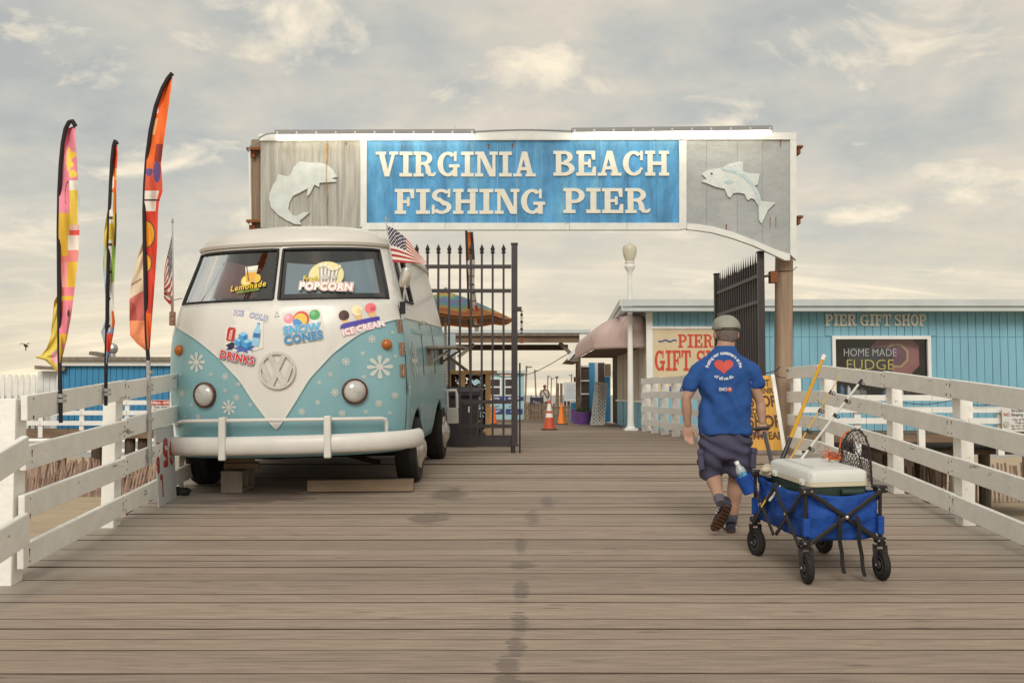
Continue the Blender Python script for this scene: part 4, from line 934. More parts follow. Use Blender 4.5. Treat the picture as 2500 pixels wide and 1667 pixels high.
    for i in range(500):
        a = rnd.uniform(0, 6.28); rr = .24 * math.sqrt(rnd.random()); hh = .33 + rnd.random() * .22 * (1 - rr * 1.5); p = q + Vector((rr * math.cos(a), rr * math.sin(a), hh)); d = Vector((rnd.gauss(0, 1), rnd.gauss(0, 1), rnd.gauss(.6, .6))).normalized() * .06; s_ = d.orthogonal().normalized() * .012
        mb.add([p - s_, p + s_, p + d], [(0, 1, 2)])
    o = mb.build('foliage', pmat('plant_green', (.06, .10, .025), .6, var=.5, vs=10), t, fix=False); o['kind'] = 'stuff'
    q = G(1412, 1034); t = thing('flower_pot', 'second purple pot half hidden behind the planted one', 'pot', q)
    mb = MB(); mb.lathe([(.16, 0), (.20, .15), (.24, .45), (.25, .47), (.22, .47), (.2, .4), (0, .4)], q, 22); mb.build('pot', MATS['purple_plastic'], t, smooth=True)
    # blue poster board, lattice panel
    Y = 34.5; a, b = P(1393, 1030, Y), P(1426, 982, Y)
    t = thing('poster_board', 'blue printed poster board behind the purple pots', 'board', ((a.x + b.x) / 2, Y, a.z)); mb = MB(); mb.box(((a.x + b.x) / 2, Y, (a.z + b.z) / 2), (b.x - a.x, .03, b.z - a.z)); mb.build('panel', pmat('poster_blue', (.03, .22, .42), .5, var=.5, vs=5, col2=(.5, .55, .5), thr=(.6, .7), c2s=4), t)
    mb = MB(); mb.box(((a.x + b.x) / 2, Y - .02, b.z + .02), (b.x - a.x, .02, .06)); mb.build('header', M_white_far, t)
    A, B, C, D = P(1443, 1036, 26.5), P(1475, 1036, 26.5), P(1482, 936, 26.9), P(1453, 933, 26.9)
    t = thing('lattice_panel', 'white wooden lattice panel leaning on the shop wall', 'lattice', A)
    M_lat = pmat('lattice_white', (.50, .48, .44), .7, var=.2, vs=6)
    lp = lambda u, v: A.lerp(B, u).lerp(D.lerp(C, u), v)
    for (u0, v0, u1, v1) in ((0, 0, 0, 1), (1, 0, 1, 1), (0, 0, 1, 0), (0, 1, 1, 1)): mb = MB(); mb.bar(lp(u0, v0), lp(u1, v1), .02, .03, up=Vector((0, -1, 0))); mb.build('frame_strip', M_lat, t)
    Wd, Hd = (B - A).length, (D - A).length; st = .105
    for sgn in (1, -1):
        k_ = -Hd
        while k_ < Wd + Hd:
            pts = []
            for (uu, vv) in ((0, -k_ * sgn if sgn > 0 else k_), (Wd, (Wd - k_) if sgn > 0 else k_ - Wd)): pts.append((uu, vv))
            (u0, v0), (u1, v1) = pts
            def clip(u0, v0, u1, v1):
                t0, t1 = 0.0, 1.0; dv_ = v1 - v0
                for lim, s_ in ((0, 1), (Hd, -1)):
                    f0, f1 = s_ * (v0 - lim), s_ * (v1 - lim)
                    if f0 < 0 and f1 < 0: return None
                    if f0 < 0: t0 = max(t0, f0 / (f0 - f1))
                    if f1 < 0: t1 = min(t1, f0 / (f0 - f1))
                return (u0 + (u1 - u0) * t0, v0 + dv_ * t0, u0 + (u1 - u0) * t1, v0 + dv_ * t1) if t1 - t0 > .05 else None
            r_ = clip(u0, v0, u1, v1)
            if r_: mb = MB(); mb.bar(lp(r_[0] / Wd, r_[1] / Hd) - Vector((0, .006 * sgn, 0)), lp(r_[2] / Wd, r_[3] / Hd) - Vector((0, .006 * sgn, 0)), .009, .034, up=Vector((0, -1, 0)).cross((lp(1, 1) - lp(0, 0)).normalized()) if False else Vector((0, 0, 1))); mb.build('lattice_strip', M_lat, t)
            k_ += st
    # dark kiosk past the awning
    Y = 33.0; zb = zdeck(Y); f = lambda x, y: P(x, y, Y)
    t = thing('kiosk', 'weathered kiosk with screen door and blue panels past the awning', 'kiosk', (f(1430, 0).x, Y, zb))
    def wallbox(x0, x1, y0, y1, d, mat, nm):
        mb = MB(); mb.box(((f(x0, 0).x + f(x1, 0).x) / 2, Y + d, (f(0, y0).z + f(0, y1).z) / 2), (f(x1, 0).x - f(x0, 0).x, .08, f(0, y0).z - f(0, y1).z)); return mb.build(nm, mat, t)
    wallbox(1407, 1415, 880, 1024, .2, M_woodbrown, 'post'); wallbox(1398, 1407, 920, 932, .1, M_woodbrown, 'beam')
    scr = wallbox(1415, 1434, 892, 1005, 0, M_interior, 'screen_door')
    for y in (893, 928, 960): wallbox(1415, 1434, y, y + 3, -.06, M_white_far, 'door_rail')
    wallbox(1434, 1448, 885, 1028, .05, M_deepblue, 'blue_panel'); wallbox(1448, 1456, 885, 1028, .1, M_fascia, 'trim'); wallbox(1456, 1472, 885, 1028, .12, M_interior, 'doorway'); wallbox(1470, 1484, 889, 919, -.3, M_woodbrown, 'basket'); wallbox(1472, 1486, 919, 1030, .1, M_deepblue, 'blue_panel')
    mb = MB(); a, b, c_ = f(1379, 884), f(1408, 886), f(1410, 852); mb.prism([(a.x, a.z), (b.x, b.z), (c_.x, c_.z)], Y - 1.2, Y + 2); mb.build('eave', M_woodgrey, t)
    mb = MB(); a2, c2 = f(1380, 880), f(1412, 844); mb.bar(Vector((a2.x, Y - 1.25, a2.z)), Vector((c2.x, Y - 1.25, c2.z)), .06, .12); mb.build('barge_board', M_white_far, t)
    # cable between kiosk and booth
    mb = MB(); A, B = P(1388, 862, 33), P(1180, 906, 44); mb.tube([A.lerp(B, i / 14) - Vector((0, 0, .9 * math.sin(i / 14 * math.pi) * .55)) for i in range(15)], .014, 5)
    tag(mb.build('overhead_cable', M_black, loc=A), 'thin sagging cable from the kiosk eave to the ticket booth', 'cable')
    # far pier lamp poles
    for i, (x0, y0, x1, y1, Y, arm, lab) in enumerate(((1285.5, 893, 1281.5, 966, 75, 8, 'tallest thin lamp pole past the ticket booth'), (1305.5, 902, 1310, 972, 95, 4, 'thin lamp pole leaning left of the far person'), (1338, 916, 1335, 975, 120, 3, 'distant lamp pole just behind the far person'), (1346.5, 921, 1344.5, 985, 130, 4, 'distant lamp pole with right hand arm by the fence'), (1395.5, 913, 1394.5, 975, 120, -4, 'distant lamp pole above the price board'), (1359.5, 919, 1357, 940, 120, 0, 'short pole with a flat cap above the tall pickets'))):
        A, B = P(x0, y0, Y), P(x1, y1, Y); B.z = min(B.z, zdeck(47) - .1)
        t = thing('lamp_pole', lab, 'lamp pole', B)
        mb = MB(); mb.tube([B, A], .07, 6); mb.build('pole', M_woodgrey, t)
        if arm:
            mb = MB(); C_ = P(x0 + arm, y0 + 3, Y); mb.bar(P(x0, y0 + 3, Y), C_, .06, .06); mb.box(C_, (.35, .2, .1)); mb.build('lamp_arm', M_woodgrey, t)
        else:
            mb = MB(); mb.lathe([(.04, -.3), (.25, -.05), (.12, 0), (0, .05)], A, 8); mb.build('cap', M_woodgrey, t)
    Y = 75; q = P(1270, 905, Y)
far_things()
# far person standing by the fence
def far_person():
    Y = 62.0; b = P(1330, 1000, Y); b.z = zdeck(47) - .05
    t = thing('person', 'distant person in white top with a bag strap beyond the fence', 'person', b)
    H = P(1328, 939, Y).z - b.z; s = H / 1.72
    mb = MB()
    def lim(pts, rs, sq=None): mb.tube([b + Vector((x * s, y * s, z * s)) for x, y, z in pts], [r * s for r in rs], 10, squash=sq)
    lim([(0, 0, .75), (0, 0, .95), (0, 0, 1.2), (0, 0, 1.38), (0, 0, 1.46)], [.19, .18, .2, .19, .07])
    lim([(0, 0, 1.4), (0, 0, 1.52), (0, -.01, 1.56), (0, -.01, 1.64), (0, 0, 1.70), (0, 0, 1.725)], [.065, .06, .085, .10, .075, .02])
    for sx in (-1, 1):
        lim([(sx * .18, 0, 1.4), (sx * .27, -.02, 1.15), (sx * .22, -.12, .98)], [.06, .05, .04]); lim([(sx * .1, 0, .85), (sx * .1, 0, .45), (sx * .1, 0, .05), (sx * .1, -.1, .03)], [.1, .07, .05, .04])
    mb.build('body', pmat('far_skin', (.16, .08, .055), .7), t, smooth=True)
    mb = MB(); lim2 = mb.tube([b + Vector((0, 0, z * s)) for z in (.72, .95, 1.2, 1.36, 1.42)], [r * s for r in (.205, .2, .21, .2, .1)], 12); mb.build('top', pmat('far_white', (.5, .46, .46), .8), t, smooth=True)
    mb = MB(); mb.tube([b + Vector((-.12, -.2, 1.4)) * s, b + Vector((.02, -.24, 1.15)) * s, b + Vector((.2, -.2, .9)) * s], .03, 6); mb.build('bag_strap', M_dark_wood, t)
far_person()

# ================================================================== BEHIND THE CLOSED GATE
def behind_gate():
    Y = 15.6; f = lambda x, y: P(x, y, Y)
    q = Vector((f(1133, 0).x, Y, ZF)); t = thing('trash_bin', 'black wheeled trash bin behind the closed gate', 'bin', q)
    mb = MB(); mb.box(q + Vector((0, 0, .44)), (.44, .46, .82), taper=1.16); mb.build('body', M_black, t, bevel=.03)
    mb = MB(); mb.box(q + Vector((0, 0, .9)), (.58, .62, .06), taper=.9); mb.box(q + Vector((0, -.29, .83)), (.56, .05, .1)); mb.build('lid', pmat('bin_lid', (.03, .025, .03), .4), t, bevel=.015)
    for sx in (-.2, .2): mb = MB(); mb.tube([q + Vector((sx - .03, .2, .1)), q + Vector((sx + .03, .2, .1))], .1, 14); mb.build('wheel', M_black, t, smooth=True)
    mb = MB(); mb.box(q + Vector((.11, -.262, .58)), (.035, .008, .09)); mb.build('sticker', flat('cfcac4'), t)
    Y = 17.2; f = lambda x, y: P(x, y, Y); zt = f(0, 913).z
    xa, xb = f(1098, 0).x, f(1193, 0).x
    t = thing('bin_enclosure', 'pale timber framed screen with leafy brown netting', 'screen', ((xa + xb) / 2, Y, ZF))
    M_pine = pmat('fresh_pine', (.50, .31, .14), .7, var=.15, vs=4, st=(1, 1, .2))
    for x in (xa, (xa + xb) / 2 - .1, xb): mb = MB(); mb.box((x, Y, (ZF + zt) / 2), (.09, .09, zt - ZF)); mb.build('post', M_pine, t)
    mb = MB(); mb.box(((xa + xb) / 2, Y, zt + .03), (xb - xa + .3, .14, .06)); mb.build('top_rail', M_pine, t)
    mb = MB(); mb.box((xb - .15, Y + .5, zt + .0), (.09, 1.0, .06)); mb.build('top_rail', M_pine, t)
    mb = MB(); r = random.Random(3)
    for i in range(520):
        p = Vector((r.uniform(xa, xb), Y + .05 + r.uniform(0, .1), r.uniform(ZF + .02, zt))); a = r.uniform(0, 6.28); l = r.uniform(.04, .085); w = l * .6
        d = Vector((math.cos(a), r.uniform(-.3, .3), math.sin(a))) * l; s_ = Vector((-math.sin(a), r.uniform(-.3, .3), math.cos(a))) * w
        mb.add([p - d, p - s_ * .6, p + d, p + s_ * .6], [(0, 1, 2, 3)])
    o = mb.build('leaf_netting', pmat('net_brown', (.045, .026, .016), .9, var=.4, vs=5), t, fix=False); o['kind'] = 'stuff'
    # rainbow umbrella
    Y = 16.6; f = lambda x, y: P(x, y, Y); pk = f(1088, 712); rim = f(1250, 778)
    rad = rim.x - pk.x; t = thing('beach_umbrella', 'rainbow tie dye beach umbrella opened behind the gate', 'umbrella', (pk.x, Y, ZF))
    cols = ['cc6a45', 'd8a052', 'cfc063', '86b48a', '6f9fc0', '9584ac', '739fc0', '84b0a4', 'd2ae5c', 'c97048', 'cc8448']
    mats = [flat(c_, .8, .8) for c_ in cols]
    def canopy(u, v, under=0):
        a = 2 * math.pi * u; seg = abs(math.sin(4 * a)); r_ = rad * v * (1 - .035 * seg * v); sag = .05 * seg * v
        return pk + Vector((r_ * math.cos(a), r_ * math.sin(a), -(pk.z - rim.z) * (v ** 1.25) - sag * .8 - under * .01))
    mb = MB(); mb.grid(lambda u, v: canopy(u, v), 96, 22, cu=True, mf=lambda u, v: int(min(.999, max(0, v + .04 * math.sin(u * 60) + .03 * math.sin(u * 23))) * len(cols))); cn = mb.build('canopy', mats, t, smooth=True, fix=False)
    mb = MB(); mb.grid(lambda u, v: canopy(u, .9 + .1 * v) + Vector((0, 0, -.035 * v - .004)), 96, 3, cu=True); mb.build('valance', flat('c9772f', .8), t, smooth=True)
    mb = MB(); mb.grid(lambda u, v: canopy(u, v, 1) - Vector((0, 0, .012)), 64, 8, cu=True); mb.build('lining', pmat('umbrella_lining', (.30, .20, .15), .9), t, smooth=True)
    mb = MB(); mb.tube([(pk.x, Y, ZF), pk + Vector((0, 0, .06))], .022, 8); mb.build('pole', M_steel, t)
    mb = MB(); mb.lathe([(.0, -.02), (.03, 0), (.03, .04), (0, .06)], pk + Vector((0, 0, .02)), 8); mb.build('finial', M_steel, t)
    # blue post of the stand behind
    Y = 18.5; f = lambda x, y: P(x, y, Y); t = thing('stand_roof', 'pale blue stand post with low sloping roof behind the gate', 'stand', (f(1106, 0).x, Y, ZF))
    mb = MB(); mb.box((f(1103, 0).x, Y, (ZF + f(0, 815).z) / 2), (.18, .12, f(0, 815).z - ZF)); mb.build('post', pmat('pale_blue_post', (.42, .52, .56), .6), t)
    mb = MB(); mb.bar(f(1080, 858), f(1140, 905), 1.2, .05); mb.build('roof', M_woodgrey, t)
behind_gate()

# ================================================================== LEFT SIDE: BEACH BUILDINGS
def left_side():
    Y = 37.0; f = lambda x, y: P(x, y, Y); zb = f(0, 1046).z
    xa, xb = f(164, 0).x, f(640, 0).x
    t = thing('beach_building', 'deep blue board sided beach building with flat grey roof', 'building', (xa, Y, zb))
    n = 34; w = (xb - xa) / n; zt = f(0, 892).z
    for i in range(n):
        mb = MB(); mb.box((xa + (i + .5) * w, Y + rnd.uniform(0, .004), (zb + zt) / 2), (w - .016, .05, zt - zb)); mb.build('siding_board', M_deepblue, t)
    mb = MB(); mb.box(((xa + xb) / 2, Y + 3, (zb + zt) / 2), (xb - xa - .02, 5.9, zt - zb)); mb.build('wall', M_deepblue, t)
    mb = MB(); mb.box((xa - .03, Y + 3, (zb + zt) / 2), (.04, 6, zt - zb)); mb.build('side_wall', M_white_far, t)
    z0, z1 = f(0, 893).z, f(0, 881).z; mb = MB(); mb.box(((xa + xb) / 2 - .05, Y - .15, (z0 + z1) / 2), (xb - xa + .1, .1, z1 - z0)); mb.build('fascia', M_white_far, t)
    z0, z1 = f(0, 881).z + .005, f(0, 872).z; mb = MB(); mb.box(((xa + xb) / 2 - .1, Y + 2.8, (z0 + z1) / 2), (xb - xa + .3, 6.3, z1 - z0)); mb.build('roof', M_woodgrey, t)
    q = P(274, 866, Y + 2); mb = MB(); mb.lathe([(.13, -.15), (.12, .05), (.19, .12), (.22, .25), (.18, .38), (.06, .45), (0, .46)], q, 12); mb.build('roof_vent', M_steel, t)
    mb = MB(); mb.bar(P(226, 862, Y + 2), P(258, 868, Y + 1.5), .3, .14); mb.build('roof_timber', M_woodgrey, t)
    # shed end with tall white boards
    t = thing('white_shed', 'small white board shed with a timber roof edge', 'shed', f(112, 1046))
    xs = [f(x, 0).x for x in (106, 121, 136, 151, 163)]
    for a, b in zip(xs[:-1], xs[1:]): mb = MB(); mb.box(((a + b) / 2, Y + .3, (zb + f(0, 905).z) / 2), (b - a - .015, .04, f(0, 905).z - zb)); mb.build('wall_board', M_white_far, t)
    mb = MB(); mb.bar(f(92, 897), f(165, 901), .5, .14); mb.build('roof_edge', M_woodgrey, t)
    # white picket fence
    t = thing('picket_fence', 'tall white picket fence with rounded tops on the beach platform', 'fence', f(0, 1046))
    Yp = 36.4; fp = lambda x, y: P(x, y, Yp); x = -60; zz = fp(0, 1046).z
    while x < 104:
        wd = rnd.choice((9, 9, 9, 12)); a, b = fp(x, 0).x, fp(x + wd, 0).x; top = fp(0, 914 + rnd.uniform(-1, 1)).z; mid = (a + b) / 2; hw = (b - a) / 2
        mb = MB(); mb.prism([(a, zz), (b, zz), (b, top - hw * .6), (mid + hw * .6, top), (mid - hw * .6, top), (a, top - hw * .6)], Yp - .015, Yp + .015); mb.build('picket', M_white_far, t); x += wd + 5.2
    for y in (936, 1012): mb = MB(); mb.box(((fp(-60, 0).x + fp(104, 0).x) / 2, Yp + .05, fp(0, y).z), (fp(104, 0).x - fp(-60, 0).x, .06, .06)); mb.build('rail', M_white_far, t)
    # platform and railing
    Yr = 35.6; fr_ = lambda x, y: P(x, y, Yr)
    t = thing('beach_platform', 'dark timber platform on piles under the deep blue building', 'platform', fr_(200, 1046))
    za, zc = fr_(0, 1070).z, fr_(0, 1047).z
    for a, b in ((-80, 64), (64, 190), (190, 330), (330, 470), (470, 620)):
        mb = MB(); mb.box(((fr_(a, 0).x + fr_(b, 0).x) / 2, Yr + .1, (za + zc) / 2), (fr_(b, 0).x - fr_(a, 0).x - .01, .12, zc - za)); mb.build('edge_beam', M_woodbrown, t)
    mb = MB(); mb.box(((fr_(-80, 0).x + fr_(620, 0).x) / 2, Yr + 4, zc - .1), (fr_(620, 0).x - fr_(-80, 0).x, 7.6, .12)); mb.build('floor', M_dark_wood, t)
    for y_ in (Yr + .4, Yr + 5):
        for x in (40, 150, 237, 318, 350, 440, 540):
            q = P(x, 1060, y_); mb = MB(); mb.tube([(q.x, y_, -2.6), (q.x, y_, zc - .15)], .19, 10); mb.build('pile', M_dark_wood, t)
    t = thing('board_railing', 'three board white railing in front of the deep blue building', 'railing', fr_(200, 1046))
    for (ya, yb_) in ((977, 988), (1002, 1013), (1027, 1038)):
        for a, b in ((62, 124), (124, 222), (222, 330), (330, 440), (440, 560)):
            z0, z1 = fr_(0, yb_).z, fr_(0, ya).z; mb = MB(); mb.box(((fr_(a, 0).x + fr_(b, 0).x) / 2, Yr, (z0 + z1) / 2), (fr_(b, 0).x - fr_(a, 0).x - .01, .04, z1 - z0)); mb.build('rail_board', M_white_far, t)
    for x, yt, yb_ in ((124, 1000, 1068), (222, 995, 1050), (330, 975, 1050), (440, 975, 1050)):
        z0, z1 = fr_(0, yb_).z, fr_(0, yt).z; mb = MB(); mb.box((fr_(x, 0).x, Yr + .07, (z0 + z1) / 2), (.16, .1, z1 - z0)); mb.build('post', M_white_far, t)
    # bird
    q = P(63, 843, 55); t = thing('bird', 'dark bird flying above the white picket fence', 'bird', q)
    mb = MB(); mb.tube([q + Vector((0, -.25, .05)), q + Vector((0, -.1, .0)), q + Vector((0, .1, -.03)), q + Vector((0, .3, -.05))], [.02, .07, .06, .015], 8); mb.tube([q + Vector((0, 0, .02)), q + Vector((.0, .02, -.3))], [.06, .02], 6)
    mb.build('body', M_dark_wood, t, smooth=True)
    for sx in (-1, 1): mb = MB(); mb.add([q + Vector((sx * .03, -.06, .05)), q + Vector((sx * .03, .08, .05)), q + Vector((sx * .18, .08, .12)), q + Vector((sx * .4, .05, .02)), q + Vector((sx * .18, -.07, .13))], [(0, 1, 2, 4), (4, 2, 3)]); mb.build('wing', M_dark_wood, t)
left_side()
# ================================================================== THE VAN
def catmull(xs, ys, x):
    n = len(xs)
    if x <= xs[0]: return ys[0]
    if x >= xs[-1]: return ys[-1]
    i = max(k for k in range(n - 1) if xs[k] <= x); h = xs[i + 1] - xs[i]; t = (x - xs[i]) / h
    def sl(k):
        if k == 0 or k == n - 1: return 0.0
        a = (ys[k] - ys[k - 1]) / (xs[k] - xs[k - 1]); b = (ys[k + 1] - ys[k]) / (xs[k + 1] - xs[k])
        return 0 if a * b <= 0 else 2 * a * b / (a + b)
    m0, m1 = (sl(i) or 0) * h, (sl(i + 1) or 0) * h
    return (2 * t**3 - 3 * t**2 + 1) * ys[i] + (t**3 - 2 * t**2 + t) * m0 + (-2 * t**3 + 3 * t**2) * ys[i + 1] + (t**3 - t**2) * m1
VL, VD, VPW, VD2 = 4.12, 0.60, 2.3, 0.30
def vw(z): return catmull([.3, .5, .75, 1.0, 1.3, 1.55, 1.70, 1.78, 1.85, 2.36, 2.44], [1.08, 1.12, 1.155, 1.17, 1.165, 1.145, 1.115, 1.10, 1.085, .955, .94], z)
def vyf(z): return catmull([.3, .5, .75, 1.0, 1.3, 1.55, 1.70, 1.78, 1.85, 2.36, 2.44], [.10, .055, .02, .0, .0, .015, .045, .07, .10, .335, .37], z)
def VS(x, z):
    t = min(.9995, abs(x) / vw(z)); return vyf(z) + VD * (1 - (1 - t ** VPW) ** (1 / VPW))
van_loc = Vector((-2.155, 9.2, SLOPE * 9.2 + .0)); van_rot = Euler((R(2.2), R(-1.5), R(-2.6)))
van = thing('van', 'old teal and white split windscreen van with snowflake flowers and snack stickers', 'van', van_loc, van_rot)
VM = Matrix.LocRotScale(van_loc, van_rot, None); VI = VM.inverted()
def van_hit(px, py):
    o = VI @ Vector((0, 0, HC)); d = (VI.to_3x3() @ ray(px, py)).normalized()
    lo, hi = 7.5, 12.5
    for _ in range(50):
        m = (lo + hi) / 2; p = o + d * m
        inside = abs(p.x) < vw(p.z) and p.y > VS(p.x, p.z)
        if inside: hi = m
        else: lo = m
    return o + d * hi
def van_flank(px, py):
    """point on the right flank seen at this pixel"""
    o = VI @ Vector((0, 0, HC)); d = (VI.to_3x3() @ ray(px, py)).normalized(); lo, hi = 7.5, 16
    for _ in range(50):
        m = (lo + hi) / 2; p = o + d * m
        if p.x > vw(p.z): hi = m if d.x > 0 else hi; lo = lo if d.x > 0 else m
        else: lo, hi = (m, hi) if d.x > 0 else (lo, m)
    return o + d * ((lo + hi) / 2)
Z_BELT = 1.68
VX = [0, .03, .07, .2, .326, .424, .54, .757, .947, 1.06, 1.25]; VZ = [.665, .69, .74, .925, 1.12, 1.225, 1.345, 1.51, 1.61, 1.655, 1.68]
def van_paint():
    m = pmat('van_paint', (.5, .5, .5), .34, var=.05, vs=1.2, coat=.3, spec=.45)
    nt = m.node_tree; N = nt.nodes; L = nt.links; b = N['Principled BSDF']
    for l in list(b.inputs['Base Color'].links): L.remove(l)
    tc = N.new('ShaderNodeTexCoord'); sp_ = N.new('ShaderNodeSeparateXYZ'); L.new(tc.outputs['Object'], sp_.inputs[0])
    def mt(op, a, c=None, d=None, clamp=False):
        n = N.new('ShaderNodeMath'); n.operation = op; n.use_clamp = clamp
        for i, x in enumerate((a, c, d)):
            if x is None: continue
            if isinstance(x, (int, float)): n.inputs[i].default_value = x
            else: L.new(x, n.inputs[i])
        return n.outputs[0]
    ax = mt('DIVIDE', mt('ABSOLUTE', sp_.outputs[0]), 1.25)
    fc = N.new('ShaderNodeFloatCurve'); L.new(ax, fc.inputs['Value']); cv = fc.mapping.curves[0]
    pts = [(x / 1.25, z / 2) for x, z in zip(VX, VZ)]
    cv.points[0].location = pts[0]; cv.points[1].location = pts[-1]
    for p in pts[1:-1]: cv.points.new(*p)
    fc.mapping.update()
    thr = mt('MULTIPLY', fc.outputs[0], 2.0)
    blue = mt('MULTIPLY', mt('SUBTRACT', thr, sp_.outputs[2]), 140.0, clamp=True)
    def nz(scale, st, det=6):
        mp = N.new('ShaderNodeMapping'); mp.inputs['Scale'].default_value = st; L.new(tc.outputs['Object'], mp.inputs[0])
        n = N.new('ShaderNodeTexNoise'); n.inputs['Scale'].default_value = scale; n.inputs['Detail'].default_value = det; L.new(mp.outputs[0], n.inputs['Vector']); return n.outputs['Fac']
    def ramp(f, p0, p1, c0, c1):
        r = N.new('ShaderNodeValToRGB'); L.new(f, r.inputs[0]); e = r.color_ramp.elements; e[0].position, e[1].position = p0, p1; e[0].color = (*c0, 1); e[1].color = (*c1, 1); return r.outputs[0]
    def mx(f, a, c):
        x = N.new('ShaderNodeMix'); x.data_type = 'RGBA'; L.new(f, x.inputs[0])
        for i, q in ((6, a), (7, c)): L.new(q, x.inputs[i]) if not isinstance(q, tuple) else setattr(x.inputs[i], 'default_value', (*q, 1))
        return x.outputs[2]
    teal = ramp(nz(2.2, (1, 1, .5)), .3, .72, (.195, .385, .435), (.235, .44, .485))
    white = ramp(nz(1.6, (1, 1, .4)), .3, .7, (.66, .645, .60), (.73, .715, .67))
    col = mx(blue, white, teal)
    # vertical dirt streaks and rust near the gutter
    col = mx(mt('MULTIPLY', ramp(nz(9, (1, 1, .12), 8), .56, .78, (0, 0, 0), (1, 1, 1)), .22), col, (.40, .36, .29))
    gut = mt('MULTIPLY', mt('SUBTRACT', sp_.outputs[2], 2.36), 14.0, clamp=True)
    col = mx(mt('MULTIPLY', mt('MULTIPLY', ramp(nz(7, (1, 1, 1), 9), .58, .66, (0, 0, 0), (1, 1, 1)), gut), .55), col, (.27, .11, .04))
    L.new(col, b.inputs['Base Color'])
    bp = N.new('ShaderNodeBump'); bp.inputs['Strength'].default_value = .05; bp.inputs['Distance'].default_value = .03; L.new(nz(1.3, (1, 1, 1), 3), bp.inputs['Height']); L.new(bp.outputs[0], b.inputs['Normal'])
    return m
M_van = van_paint()
M_vwhite = pmat('van_white_enamel', (.64, .62, .58), .42, var=.06, vs=5, col2=(.35, .2, .1), thr=(.70, .76), c2s=5, coat=.1)
M_chrome = pmat('worn_chrome', (.62, .60, .56), .22, metal=.9, var=.15, vs=12)
M_tyre = pmat('tyre_rubber', (.018, .015, .014), .8, var=.3, vs=10)
M_trim = pmat('rubber_seal', (.02, .02, .022), .6, var=.2)
M_vglass = glass('van_glass', (.70, .74, .78), .10)
def vb(mb, name, mat, smooth=False, parent=None, angle=40, **k): return mb.build(name, mat, parent or van, world=False, smooth=smooth, angle=angle, **k)
